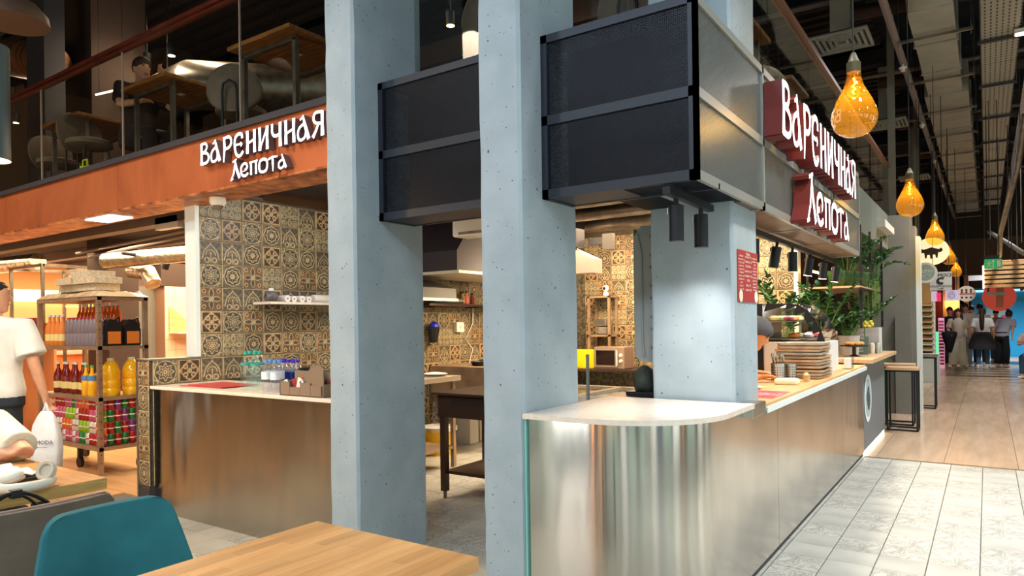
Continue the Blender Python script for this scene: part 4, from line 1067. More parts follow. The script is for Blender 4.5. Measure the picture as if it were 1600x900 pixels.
# ================================================================ WORKTOP ITEMS
rnd = random.Random(8)
mt = pmat('tray_brown', (206, 172, 136), (184, 148, 114), 8, .55)
mt2 = pmat('tray_grey', (186, 172, 152), (160, 146, 128), 8, .55)
tb = thing('serving_tray', 'brown serving tray in the tall stack on the wooden worktop', 'tray', (0, 0, 0), 'brown trays stacked on the worktop', 0, True)
def rr_(w, d, r, n=5): return [(sx * (w - r) + r * cos(R(a0 + 90 * i / n)), sy * (d - r) + r * sin(R(a0 + 90 * i / n))) for sx, sy, a0 in ((1, 1, 0), (-1, 1, 90), (-1, -1, 180), (1, -1, 270)) for i in range(n + 1)]
m = MB(); m.loft([[Vector((x, y, z)) for x, y in rr_(w, d, .045)] for w, d, z in ((.160, .214, 0), (.169, .223, .004), (.172, .226, .021), (.165, .219, .021), (.158, .212, .007))]).build('body', mt, tb, 50)
zz = .9425; hs = []
for k in range(11):
    loc = (-1.215 + rnd.uniform(-.01, .01), 5.91 + rnd.uniform(-.012, .012), zz); rz = rnd.uniform(-.05, .05); zz += .0245 if k % 4 != 2 else .03
    if k == 0: tb.location = loc; tb.rotation_euler = (0, 0, rz)
    else: dup(tb, loc, rz, tb['label'], tb['group'], {'body': mt2} if k % 3 == 1 else None)
# cutlery holders
for k, (x, y, r, h) in enumerate(((-1.30, 5.42, .05, .135), (-1.235, 5.53, .042, .125))):
    t = thing('cutlery_holder', ('larger perforated steel cutlery cup full of spoons' if k == 0 else 'smaller perforated steel cup touching the tray stack'), 'cup', (x, y, .942))
    MB().lathe([(r * .96, 0), (r, h), (r * .95, h), (r * .92, .004)], (x, y, .9425), 22).build('body', M['steel_plain'], t, 50)
    hl_ = MB()
    for j in range(6):
        for i in range(18):
            a = 2 * pi * i / 18; c = Vector((x + (r + .0006) * cos(a), y + (r + .0006) * sin(a), .955 + j * .018)); u = Vector((-sin(a), cos(a), 0)) * .0035; w_ = Vector((0, 0, .0035)); hl_.add([c - u - w_, c + u - w_, c + u + w_, c - u + w_], [(0, 1, 2, 3)])
    o = hl_.build('perforations', M['black'], t, fix=False); o['kind'] = 'stuff'
    if k == 0:
        for j in range(9):
            a = j * .7; b0 = Vector((x + .02 * cos(a), y + .02 * sin(a), .95)); e = Vector((x + .04 * cos(a), y + .04 * sin(a), 1.10 + .012 * (j % 3)))
            tag(MB().tube([b0, e, e + Vector((0, 0, .012)), e + Vector((0, 0, .03))], [.003, .003, .011, .004], 8).build('spoon', M['steel_plain'], None, 60), 'steel spoon standing in the larger cutlery cup', 'cutlery', 'spoons in the cutlery cup')
base(tag(MB().box(-1.26, -1.10, 5.12, 5.22, .9425, .985).build('towel_roll', mat('cream_towel', (244, 226, 190), .9), None, 30, .014), 'folded cream towel in front of the cutlery cup', 'towel'))
nk = thing('glass_jar', 'little glass jar with toothpicks right of the folded towel', 'jar', (-1.10, 5.42, .942)); MB().lathe([(.03, 0), (.034, .05), (.028, .06)], (-1.10, 5.42, .9425), 16).build('body', M['clear'], nk, 50); MB().lathe([(.02, 0), (.026, .045), (.01, .065)], (-1.10, 5.42, .948), 9).build('toothpicks', M['wood_counter'], nk)
fy = thing('flyer', 'pink and red printed flyer lying on the wooden worktop near the pillar', 'flyer', (-1.12, 4.4, .9425))
MB().prism([(-.13, -.22), (.085, -.22), (.085, .22), (-.13, .22)], (0, 0, .001), (-1.12, 4.42, .9427), (1, 0, 0), (0, 1, 0)).build('sheet', mat('flyer_pink', (196, 62, 84), .4), fy)
for i in range(5): text(('ВАРЕНИКИ', 'ПЕЛЬМЕНИ', 'БЛИНЫ', 'БОРЩ', 'НАПИТКИ')[i], 'lettering', M['white'], fy, (-1.18 + .03 * i, 4.42, .9438), .028, (0, -1, 0), (1, 0, 0), .0001)
pl_ = thing('plate', 'plate with a yellow slice beside the pillar on the worktop', 'plate', (-1.34, 4.75, .9425)); MB().lathe([(.05, 0), (.10, .012), (.098, .015), (.04, .004)], (-1.34, 4.75, .9428), 22).build('dish', M['white_plastic'], pl_, 50); MB().lathe([(.002, 0), (.03, .004), (.02, .018), (.002, .022)], (-1.34, 4.75, .948), 9).build('food', mat('food_yellow', (240, 200, 50), .6), pl_, 50)
# display case
dc = thing('display_case', 'black framed curved glass refrigerated display case on the worktop', 'display case', (-1.32, 6.5, .942))
x0, x1, y0, y1, zb, zt = -1.60, -1.11, 6.18, 6.82, 1.215, 1.545
prof = [(x0, zb), (x1, zb)] + [(x1 - .03, zb + .10), (x1 - .075, zb + .19), (x1 - .135, zb + .27), (x1 - .21, zb + .315), (x1 - .29, zt)] + [(x0, zt)]
MB().box(x0, x1, y0, y1, .943, zb).build('base_cabinet', M['white_plastic'], dc, None, .004)
MB().box(x0 - .07, x0, y0 - .02, y1, .943, zt).build('back_panel', M['black_plastic'], dc)
for yy in (y0 + .002, y1 - .008): MB().prism(prof, (0, .006, 0), (0, yy, 0), (1, 0, 0), (0, 0, 1)).build('side_glass', M['clear'], dc)
fr = [(x0 + .03, zt - .012)] + [(p[0], p[1] - .006) for p in prof[6:1:-1]] + [(x1 - .008, zb + .0)]
for yy in (y0, y1 - .02):
    f = MB()
    for p_, q_ in zip(fr[:-1], fr[1:]): f.prism([(p_[0], p_[1] + .012), (q_[0] + .012, q_[1]), (q_[0] - .058, q_[1] - .03), (p_[0] - .022, p_[1] - .056)], (0, .02, 0), (0, yy - .004, 0), (1, 0, 0), (0, 0, 1))
    f.build('side_frame', M['black_plastic'], dc)
g = MB(); gp_ = prof[1:7]
for p_, q_ in zip(gp_[:-1], gp_[1:]): g.add([(p_[0] + .004, y0 + .02, p_[1]), (p_[0] + .004, y1 - .02, p_[1]), (q_[0] + .004, y1 - .02, q_[1]), (q_[0] + .004, y0 + .02, q_[1])], [(0, 1, 2, 3)])
o = g.build('curved_glass', M['clear'], dc, 60, fix=False)
for z, d in ((zb + .17, .30), (zb + .02, .44)):
    MB().box(x0, x0 + d, y0 + .02, y1 - .02, z, z + .008).build('shelf', M['galv'], dc)
MB().box(x0 + .02, x0 + .20, y0 + .05, y1 - .05, zt - .028, zt - .016).build('tube_light', M['led'], dc)
rnd = random.Random(2)
for k in range(12):
    z = zb + (.029 if k % 2 else .179); xx = x0 + .07 + .05 * (k % 4) + (.1 if k % 2 else 0); yy = y0 + .08 + .05 * k
    col = ((236, 210, 150), (206, 110, 40), (180, 60, 80), (226, 196, 190), (120, 150, 80))[k % 5]
    base(tag(MB().lathe([(.03, 0), (.045, .01), (.045, .03), (.02, .045), (.002, .046)], (xx, yy, z), 12).build('dessert_portion', mat('food_%d' % k, col, .6), None, 50), 'small portion of food on a shelf inside the glass display case', 'food', 'portions inside the display case'))
point('case_light', (-1.42, 6.5, 1.49), 1.6, (1, .97, .9), .03)

# menu poster on the pillar
mp = thing('menu_poster', 'red price list poster with white text on the mint side of the right pillar', 'poster', (-1.097, 3.95, 1.5))
MB().box(-1.0995, -1.095, 3.735, 4.122, 1.502, 1.785).build('sheet', M['red_print'], mp)
rows = ('ВАРЕНИКИ', 'с картофелем   250', 'с капустой   250', 'с вишней   290', 'с творогом   270', 'ПЕЛЬМЕНИ', 'домашние   320', 'из индейки   330', 'СУПЫ', 'борщ   260', 'солянка   280')
for c_, (zz0, sz) in enumerate(((1.772, .010), (1.772, .014), (1.772, .010))):
    for i in range(11 if c_ != 1 else 8):
        text(rows[(i + c_ * 3) % 11], 'lettering', M['white'], mp, (-1.0945, 3.80 + .13 * c_, zz0 - .02 - i * (.018 if c_ != 1 else .026)), sz * 1.3, (0, 1, 0), (0, 0, 1), .0001)
text('Меню', 'heading', M['white'], mp, (-1.0945, 3.93, 1.768), .028, (0, 1, 0), (0, 0, 1), .0001)
for yy in (3.785, 4.08): MB().lathe([(.001, 0), (.034, .001)], (-1.0945, yy, 1.535), 16, M=Matrix.Rotation(pi / 2, 4, 'Y')).build('plate_picture', M['cream'], mp)

# ================================================================ TRACK SPOTS
def track_spot(loc, h, r, label, group, on=1, tilt=(0, 0)):
    t = thing('track_spotlight', label, 'spotlight', loc, group, 0, True)
    t.rotation_euler = (tilt[0], tilt[1], 0)
    MB().lathe([(r, -h), (r, 0), (r * .9, .002)], n=20).build('barrel', M['black'], t, 50)
    MB().lathe([(r * .93, -h - .001), (r * .9, -h + .001)], n=20).build('lens', M['lamp'] if on else M['galv'], t)
    MB().box(-.008, .008, -.012, .012, 0, .035).build('neck', M['black'], t)
    MB().box(-r - .004, -r, -.016, .016, -h * .22, -.008).build('sticker', M['white'], t)
    return t


tk = thing('light_track', 'black light track under the corner of the large mesh bulkhead', 'light track', (-1.18, 3.3, 1.98))
MB().bar((-1.185, 2.97, 1.995), (-1.20, 3.62, 1.995), .036, .034).build('rail', M['black'], tk)
for i, yy in enumerate((3.10, 3.44)):
    track_spot((-1.19, yy, 1.94), .165, .034, ('black cylinder spotlight under the bulkhead, left of the pair over the white corner top', 'black cylinder spotlight under the bulkhead, right of the pair over the white corner top')[i], 'pair of spots over the white corner top', 0)
tk = thing('light_track', 'black light track running along the underside of the corridor bulkhead', 'light track', (-1.25, 6, 1.98))
MB().box(-1.27, -1.235, 4.3, 7.75, 1.965, 2.0).build('rail', M['black'], tk)
for i, (yy, tl) in enumerate(((4.62, 0), (5.22, .18), (5.72, 0), (6.38, .16), (6.98, .1), (7.62, .12))):
    track_spot((-1.25, yy, 1.93), .15, .036, 'black cylinder spotlight over the wooden worktop, number %s from the pillar' % ('one', 'two', 'three', 'four', 'five', 'six')[i], 'spots over the wooden worktop', i > 2, (0, tl))
    if i > 2: spot('light_track_spot_%d' % i, (-1.25, yy, 1.76), 14, (1, .86, .66), (.05, 0, -1), 80, .6)
spot('light_track_spot_a', (-1.19, 3.10, 1.75), 8, (1, .92, .84), (-.12, .45, -1), 95, .8)
spot('light_track_spot_b', (-1.19, 3.44, 1.75), 5, (1, .92, .84), (-.2, .15, -1), 110, .8)
for i in range(3): spot('light_worktop_%d' % i, (-1.4, 4.5 + .7 * i, 1.95), 10, (1, .82, .58), (.0, 0, -1), 100, .7)

# ================================================================ MEZZANINE
gr = thing('glass_balustrade', 'long glass balustrade with a rust red handrail above the copper beam', 'balustrade', (-8, 2.97, 2.845))
edges = [-11.6, -9.55, -7.52, -5.97, -4.33, -3.21]
for a, b in zip(edges[:-1], edges[1:]): MB().box(a + .006, b - .006, 2.955, 2.967, 2.846, 3.76).build('pane', M['glass'], gr)
MB().box(-11.6, -3.21, 2.93, 2.99, 3.76, 3.79).box(-11.6, -3.21, 2.94, 2.985, 3.73, 3.745).build('handrail', M['rail'], gr)
for a in edges[1:]: MB().box(a - .002, a + .002, 2.953, 2.969, 2.846, 3.73).build('edge_joint', M['piping'], gr)
gm = thing('glass_balustrade', 'short glass pane above the small mesh bulkhead between the columns', 'balustrade', (-2.5, 3.28, 2.845)); MB().box(-2.96, -2.08, 3.27, 3.282, 2.85, 3.78).build('pane', M['glass'], gm)
gm = thing('glass_balustrade', 'glass balustrade with a brown handrail over the corridor sign', 'balustrade', (-1.25, 7, 2.845))
for a, b in ((-1.82, -1.56), ): MB().box(a, b, 3.40, 3.412, 2.85, 3.78).build('pane', M['glass'], gm)
ed = [3.42, 4.9, 6.4, 7.9, 9.4, 10.9, 12.3]
for a, b in zip(ed[:-1], ed[1:]): MB().box(-1.262, -1.25, a + .006, b - .006, 2.85, 3.76).build('pane', M['glass'], gm)
MB().box(-1.285, -1.225, 3.42, 12.3, 3.76, 3.80).build('handrail', mat('brown_rail', (120, 84, 64), .4), gm)
for a in (7.6, 12.4): struct('trim_%d' % (7 if a < 9 else 8), MB().box(-1.26, -1.16, a, a + .06, 2.94, 6.3), M['grey_wall']) if a > 9 else None
struct('trim_9', MB().box(-1.26, -1.18, 17.2, 17.28, 2.6, 6.3).box(-1.26, -1.18, 23.2, 23.3, 2.6, 6.3), M['grey_wall'])

mezf = M['anthracite']
def mezz_table(x0, x1, y0, y1, label):
    t = thing('cafe_table', label, 'table', ((x0 + x1) / 2, (y0 + y1) / 2, 2.80), 'wooden tables on the mezzanine')
    MB().box(x0, x1, y0, y1, 3.55, 3.585).build('top', M['wood_mezz'], t, None, .006)
    for yy in (y0 + .12, y1 - .12):
        MB().bar((x0 + .03, yy, 3.53), (x1 - .06, yy, 3.53), .035, .035).bar((x0 + .05, yy, 2.803), (x0 + .05, yy, 3.53), .035).bar((x1 - .08, yy, 2.803), (x1 - .08, yy, 3.53), .035).build('leg', M['galv'], t)
    MB().box((x0 + x1) / 2 - .03, (x0 + x1) / 2 + .04, (y0 + y1) / 2 - .03, (y0 + y1) / 2 + .02, 3.5485, 3.55).build('sticker', M['white'], t)
    return t


mezz_table(-4.85, -4.10, 3.20, 3.95, 'wooden mezzanine table behind the glass next to the first concrete column')
mezz_table(-6.45, -5.72, 3.18, 3.9, 'wooden mezzanine table in the middle of the copper beam, behind the glass')
mezz_table(-8.3, -7.45, 3.25, 4.0, 'wooden mezzanine table at the left end behind the glass')
mezz_table(-2.05, -1.36, 4.9, 5.6, 'wooden mezzanine table seen above the corridor sign, the nearer one')
mezz_table(-2.05, -1.40, 6.5, 7.2, 'wooden mezzanine table seen above the corridor sign, the farther one')


def round_chair(loc, rz, label, m=M['greige'], s=1):
    t = thing('round_back_chair', label, 'chair', loc, 'round backed chairs on the mezzanine', rz, True)
    mb = MB(); n = 22; secs = []
    for dx, k in ((-.02, .9), (-.012, 1.0), (.012, 1.0), (.03, .88)):
        secs.append([Vector((dx + .07 * (k * sin(a)) ** 2, .235 * k * sin(a), .60 + .20 * k * cos(a))) for a in [2 * pi * q / n for q in range(n)]])
    mb.loft(secs).build('backrest', m, t, 60)
    MB().lathe([(.17, .42), (.21, .44), (.21, .48), (.17, .50)], (.22, 0, 0), 22).build('seat', m, t, 60)
    MB().tube([(-.045, -.06, .0), (-.05, -.06, .56), (-.05, -.05, .62), (-.05, 0, .65), (-.05, .05, .62), (-.05, .06, .56), (-.045, .06, 0)], .011, 8).build('back_loop', M['black'], t, 60)
    for sy in (-1, 1): MB().tube([(.32, sy * .12, .42), (.38, sy * .2, 0)], .012, 8).build('leg', M['black'], t, 50)
    return t


round_chair((-6.12 + .95, 3.45, 2.80), 2.2, 'round backed taupe chair behind the glass above the white sign letters')
for l_, rz, lb in (((-7.62, 3.30, 2.80), 0.2, 'round backed taupe chair between the two left mezzanine tables'), ((-8.75, 3.5, 2.80), .1, 'pale round backed chair at the left end of the mezzanine'), ((-3.72, 3.7, 2.80), 3.0, 'round backed chair half hidden by the first concrete column'), ((-2.62, 3.62, 2.80), 1.8, 'dark round backed chair above the small mesh bulkhead'), ((-1.82, 4.0, 2.80), 1.7, 'round backed chair above the large mesh bulkhead'), ((-1.62, 6.15, 2.80), 1.5, 'tall backed chair above the corridor sign letters')):
    round_chair(l_, rz, lb)
mzc = struct('column_5', MB().box(-14.6, -13.2, 6.0, 7.4, 2.8, 6.4), M['dark_wall'])
struct('column_6', MB().box(-10.35, -9.45, 4.3, 5.0, 2.8, 6.4), M['dark_wall'])
struct('column_7', MB().box(-9.85, -9.35, 3.72, 3.95, 2.8, 6.4), M['anthracite'])
struct('wall_mezzanine', MB().box(-16, -5.2, 12.6, 12.8, 2.8, 6.4), pmat('warm_mural', (150, 92, 60), (96, 62, 44), 1.2, .8))
dk = MB()
pts = [(-14.5, 3.9, 4.6), (-12.2, 4.1, 4.6)]
tag(MB().tube([P(6, 88, Y=4.02), P(80, 100, Y=4.02)], .25, 24).build('corrugated_duct', pmat('ribbed_copper_duct', (190, 130, 90), (70, 50, 44), 26, .35, .7, stretch=(1, .02, .02), lo=.4, hi=.6), None, 60), 'ribbed silvery duct glowing orange, hanging at the top left corner', 'duct')
tag(MB().tube([(-9.6, 5.2, 4.6), (-8.2, 4.9, 4.45), (-6.8, 6.5, 4.5)], .30, 20).build('bent_duct', M['galv'], None, 50), 'bent silver duct behind the balustrade glass', 'duct')
for c in ((-9.0, 5.05), (-7.5, 5.7)): MB().tube([(c[0], c[1], 4.7), (c[0], c[1], 6.4)], .01, 6).build('hanger', M['cable'], bpy.data.objects['bent_duct'])
tag(MB().box(-12, -3, 7.4, 7.8, 5.05, 5.35).build('flat_duct', M['dark_wall'], None), 'flat brown duct under the dark deck ceiling', 'duct')
tb_ = thing('tube_lamp', 'glowing tube lamp seen through the balustrade glass', 'lamp', (-7.5, 4.2, 3.9)); MB().tube([P(150, 148, Y=4.2), P(197, 137, Y=4.2)], .012, 8).build('tube', M['led'], tb_)
for c in (P(155, 147, Y=4.2), P(192, 138, Y=4.2)): MB().tube([c, Vector((c.x, c.y, 6.4))], .004, 6).build('cord', M['cable'], tb_)
for i, (px, py, yy) in enumerate(((268, 87, 4.6), (230, 100, 4.8), (52, 177, 4.6), (25, 192, 4.7), (704, 40, 5.6))):
    c = P(px, py, Y=yy); t = thing('ceiling_spotlight', ('bright cool spotlight', 'small warm spotlight', 'warm spotlight left of the glass', 'second warm spotlight at the far left', 'warm spotlight between the two concrete columns')[i] + ' glowing on the mezzanine', 'spotlight', c)
    MB().lathe([(.045, -.0), (.05, .14), (.02, .15)], c, 14).build('barrel', M['black'], t, 50); MB().lathe([(.001, -.004), (.04, -.003), (.03, .0)], c, 14).build('lens', M['lamp'] if i == 0 else M['lamp_warm'], t); MB().tube([c + Vector((0, 0, .15)), Vector((c.x, c.y, 6.3))], .006, 6).build('cord', M['cable'], t)
    point('mezz_lamp_%d' % i, c + Vector((0, -.05, -.08)), 7, (1, .78, .55), .05)
yc = thing('shopping_bag', 'lime green carrier bag on the mezzanine floor behind the glass', 'bag', (-7.1, 3.2, 2.80))
c = P(133, 262, Y=3.15); MB().prism([(-.11, 0), (.11, 0), (.11, .11), (-.11, .13)], (0, .06, 0), (c.x, 3.15, 2.845), (1, 0, 0), (0, 0, 1)).build('body', mat('lime', (196, 214, 20), .6), yc); MB().tube([(c.x - .05, 3.15, 2.96), (c.x - .04, 3.15, 3.02), (c.x + .04, 3.15, 3.02), (c.x + .05, 3.15, 2.96)], .008, 6).build('handle', bpy.data.materials['lime'], yc)

# cylinder pendant at the left edge
c = P(-17, 245, Y=1.5); cy = thing('cylinder_pendant', 'long green grey cylinder pendant lamp glowing below at the left edge', 'pendant lamp', (c.x, 1.5, 2.33))
c.z = 2.33
MB().lathe([(.098, 0), (.098, .62), (.03, .63)], c, 32).build('shade', mat('pendant_green', (86, 100, 98), .35, .3), cy, 50)
MB().lathe([(.001, .004), (.094, .003)], c, 28).build('lens', M['lamp_warm'], cy); MB().tube([c + Vector((0, 0, .63)), c + Vector((0, 0, 3.9))], .005, 6).build('cord', M['cable'], cy)
spot('pendant_left', (c.x, 1.5, 2.30), 70, (1, .72, .42), (0, 0, -1), 150, .6, .09)
point('pendant_left_glow', (c.x + .02, 1.55, 2.25), 22, (1, .66, .34), .09)
dm = thing('dome_lamp', 'large brown dome shade hanging at the top left corner', 'pendant lamp', (-7.6, 2.3, 4.0))
c = P(18, 20, Y=2.3); c = Vector((c.x, 2.3, c.z))
MB().lathe([(.26, -.08), (.25, -.01), (.17, .08), (.04, .13)], c, 30).build('shade', mat('dome_brown', (92, 74, 62), .6), dm, 50); MB().tube([c + Vector((0, 0, .2)), Vector((c.x, c.y, 6.4))], .008, 6).build('cord', M['cable'], dm)

# ================================================================ SHOP ON THE LEFT
rk = thing('steel_rack', 'perforated steel shop rack full of bottles and drink cans', 'rack', (-7.6, 3.4, 0))
X0_, X1_, Y0_, Y1_ = -8.30, -6.98, 3.2, 3.68
for xx in (X0_, X1_ - .04):
    for yy in (Y0_, Y1_ - .04): 
        l = MB().box(xx, xx + .04, yy, yy + .04, 0 if yy < 3.3 else .13, 1.715).build('post', M['rack'], rk)
for z in (1.72, 1.24, .75, .27): MB().box(X0_, X1_, Y0_ - .003, Y1_ + .003, z - .035, z).build('shelf', M['rack'], rk)
ho = MB()
for i in range(20):
    ho.add([(X1_ + .0005, Y0_ + .02 + .006 * cos(a), .12 + i * .08 + .006 * sin(a)) for a in [pi / 3 * q for q in range(6)]], [tuple(range(6))]); ho.add([(X1_ - .02 + .006 * cos(a), Y0_ - .0005, .12 + i * .08 + .006 * sin(a)) for a in [pi / 3 * q for q in range(6)]], [tuple(range(6))])
o = ho.build('holes', M['black'], rk, fix=False); o['kind'] = 'stuff'
for xx, yy in ((-8.2, 3.62), (-7.05, 3.62), (-7.6, 3.3)):
    MB().tube([(xx, yy - .015, .06), (xx, yy + .015, .06)], .055, 16).box(xx - .02, xx + .02, yy - .02, yy + .02, .10, .235).build('caster', M['black_plastic'], rk, 50)
rnd = random.Random(12)
cans = {'red': (176, 40, 44), 'green': (40, 130, 70), 'lime': (150, 196, 50), 'orange': (226, 110, 50), 'pink': (206, 90, 130), 'purple': (130, 60, 140), 'white': (226, 220, 214)}
proto = {}
def can(loc, colr, lvl):
    lb = '%s drink can on the bottom shelf of the steel rack, %s layer' % (colr, lvl)
    if colr not in proto:
        t = thing('drink_can', lb, 'can', loc, 'drink cans on the steel rack', 0, True)
        MB().lathe([(.024, 0), (.031, .008), (.031, .10), (.026, .112)], n=12).build('body', mat('can_' + colr, cans[colr], .35, .4), t, 50); MB().lathe([(.0255, .111), (.026, .114), (.001, .112)], n=12).build('lid', M['steel_plain'], t)
        MB().lathe([(.0314, .05), (.0314, .062)], n=12, cap=False).build('print_band', M['cream'] if colr != 'white' else M['red_print'], t, 60)
        proto[colr] = t; return t
    return dup(proto[colr], loc, None, lb)
seq = [['orange', 'orange', 'orange', 'red', 'red', 'white', 'pink', 'green', 'green', 'pink'], ['red', 'pink', 'red', 'pink', 'pink', 'white', 'lime', 'lime', 'green', 'white'], ['lime', 'green', 'lime', 'white', 'orange', 'orange', 'orange', 'white', 'pink', 'white'], ['green', 'lime', 'white', 'red', 'white', 'pink', 'pink', 'white', 'purple', 'pink']]
for lv in range(4):
    nm = ('lowest', 'second', 'third', 'top')[lv]; z = .2705 + lv * .1155; s_ = seq[3 - lv]
    for i in range(17): can((-8.20 + i * .072, 3.27, z), s_[(i * 7 // 10 + i // 3) % 10] if i % 3 else s_[i % 10], nm)
    for j in range(1, 6): can((-7.048, 3.27 + .068 * j, z), ('purple', 'green', 'red', 'green', 'red')[(j + lv) % 5], nm)
def sb(name, label, grp, prof, m, cm, cr, ch, lab=None, lz=None, liq=None): return bottle(name, label, grp, (0, 0, 0), prof, m, cm, cr, ch, lab, lz, liq)
def bp(r, h, neck=.35): return [(r * .9, 0), (r, .01), (r, h * .55), (r * .85, h * .68), (r * neck, h * .85), (r * neck * .95, h)]
mj = mat('dark_juice', (120, 28, 16), .15); mo = mat('oil_gold', (252, 190, 30), .12, coat=.5); mam = mat('amber_drink', (206, 84, 16), .12, coat=.5); mgb = mat('grey_bottle', (128, 116, 122), .35); mdk2 = mat('soy_dark', (40, 34, 34), .2); mol = mat('orange_label', (226, 130, 50), .5); myl = mat('cream_label', (236, 214, 140), .5)
jb = sb('juice_bottle', 'dark red juice bottle on the middle shelf of the steel rack', 'juice bottles on the rack', bp(.045, .30), mj, M['white_plastic'], .018, .02, myl, (.05, .12))
for k in range(7):
    loc = (-8.06 + k * .1, 3.30 + .02 * (k % 2), .7505)
    if k == 0: jb.location = loc
    else: dup(jb, loc)
ob = sb('oil_bottle', 'golden oil bottle with a green cap beside the juice bottles', 'small oil bottles on the rack', bp(.04, .28), mo, mat('green_cap', (90, 190, 60), .4), .016, .02, mat('blue_label', (90, 140, 190), .5), (.15, .2))
for k in range(4):
    loc = (-7.36 + k * .062 - .0, 3.26 + .085 * (k % 2), .7505)
    if k == 0: ob.location = loc
    else: dup(ob, loc)
lb_ = sb('oil_jug', 'large ribbed golden oil jug at the corner post of the steel rack', 'large oil jugs on the rack', [(.075, 0), (.085, .02), (.085, .07), (.078, .08), (.085, .09), (.085, .15), (.078, .16), (.085, .17), (.085, .24), (.06, .31), (.03, .35)], mo, M['white_plastic'], .032, .02)
for k, yy in enumerate((3.36, 3.56)):
    if k == 0: lb_.location = (-7.08, yy, .7505)
    else: dup(lb_, (-7.08, yy, .7505), label='large ribbed golden oil jug on the rack, behind the one at the corner post')
gb = sb('sauce_bottle', 'grey ribbed sauce bottle with a red cap on the upper shelf', 'grey sauce bottles on the upper shelf', [(.036, 0), (.04, .02), (.04, .115), (.034, .125), (.04, .135), (.04, .20), (.03, .25), (.016, .27)], mgb, M['red_print'], .02, .015)
for k in range(9):
    loc = (-7.73 + k * .0805, 3.27, 1.2405)
    if k == 0: gb.location = loc
    else: dup(gb, loc)
for k in range(4):
    dup(jb, (-8.17 + k * .1, 3.27, 1.2405), label='bottle with an orange label at the left of the upper rack shelf', group='orange labelled bottles on the upper shelf', mats={'body': mol})
for k, yy in enumerate((3.36, 3.54)):
    t = thing('sauce_canister', 'dark canister with an orange label at the %s of the rack side' % ('corner' if k == 0 else 'rear end'), 'canister', (-7.05, yy, 1.24), 'dark canisters on the upper shelf')
    MB().prism([(-.07, 0), (.07, 0), (.07, .15), (.03, .25), (-.03, .27), (-.07, .20)], (.0, 0, 0), (0, 0, 0)) 
    MB().prism([(-.075, 0), (.075, 0), (.078, .16), (.03, .25), (-.04, .26), (-.075, .19)], (-.13, 0, 0), (-7.0, yy, 1.2405), (0, 1, 0), (0, 0, 1)).build('body', mdk2, t, None, .012); MB().box(-6.999, -6.996, yy - .06, yy + .06, 1.26, 1.38).build('wrapper', mol, t); MB().tube([(-7.06, yy + .04, 1.49), (-7.06, yy + .075, 1.52), (-7.06, yy + .09, 1.44), (-7.06, yy + .08, 1.38)], .012, 8).build('handle', mdk2, t, 60)
mz = struct('trim_10', MB().box(-8.28, -7.3, 3.50, 3.66, 1.2405, 1.40), M['rack'])
ab = sb('spirit_bottle', 'amber bottle standing in the back row of the upper rack shelf', 'amber bottles in the back row', bp(.034, .25), mam, M['white_plastic'], .014, .03)
for k in range(11):
    loc = (-8.2 + k * .082, 3.58, 1.4005)
    if k == 0: ab.location = loc
    else: dup(ab, loc)
rnd = random.Random(3)
pk = thing('plastic_wrap_pile', 'pile of clear wrapped packages on top of the steel rack', 'packages', (-7.6, 3.4, 1.72))
m = MB(); n1, n2 = 26, 9
m.add([(X0_ - .01 + (X1_ - X0_ + .02) * i / n1, 3.19 + .5 * j / n2, 1.722 + (.055 if 0 < i < n1 and 0 < j < n2 else 0) * rnd.uniform(.4, 1.2)) for i in range(n1 + 1) for j in range(n2 + 1)], [(i * (n2 + 1) + j, (i + 1) * (n2 + 1) + j, (i + 1) * (n2 + 1) + j + 1, i * (n2 + 1) + j + 1) for i in range(n1) for j in range(n2)])
m.build('wrap', mat('crinkled_wrap', (214, 190, 150), .12, coat=.6), pk, fix=False)
for k, (x, z, w) in enumerate(((-7.82, 1.862, .34), (-7.42, 1.862, .42), (-7.55, 1.93, .40), (-7.66, 1.793, .8))):
    base(tag(MB().box(x - w / 2, x + w / 2, 3.25 + .02 * k, 3.55, z, z + .066).build('flat_carton', pmat('printed_carton', (220, 206, 180), (190, 172, 140), 40, .7) if k == 0 else bpy.data.materials['printed_carton'], None, None, .003), 'flat pale carton on the wrapped packages, ' + ('left one', 'right one', 'topmost', 'widest at the bottom')[k], 'box'))
fm = thing('steel_frame_shelf', 'tall empty grey metal frame with a bucket behind the shopper', 'frame', (-9.5, 4.2, 0))
a = P(17, 400, Y=4.2).x; b = P(66, 400, Y=4.2).x; zt = 2.32
for xx in (a, b):
    for yy in (4.2, 4.9): MB().box(xx - .02, xx + .02, yy - .02, yy + .02, 0, zt).build('post', M['galv'], fm)
for yy in (4.2, 4.9): MB().bar((a, yy, zt - .02), (b, yy, zt - .02), .04).build('rail', M['galv'], fm)
for xx in (a, b): MB().bar((xx, 4.2, zt - .02), (xx, 4.9, zt - .02), .04).build('rail', M['galv'], fm)
c = Vector((-8.12, 3.3, 0)); bk = thing('grey_bucket', 'dark grey bucket with a pale handle on top of the rack packages', 'bucket', (c.x, 3.42, 1.80))
MB().lathe([(.06, 0), (.075, .15), (.07, .155)], (c.x, 3.42, 1.79), 18).build('body', mat('bucket_grey', (70, 80, 82), .5), bk, 50); MB().tube([(c.x - .07 * cos(q), 3.42, 1.94 + .05 * sin(q)) for q in [pi * i / 8 for i in range(9)]], .008, 6).build('handle', M['cream'], bk, 60)
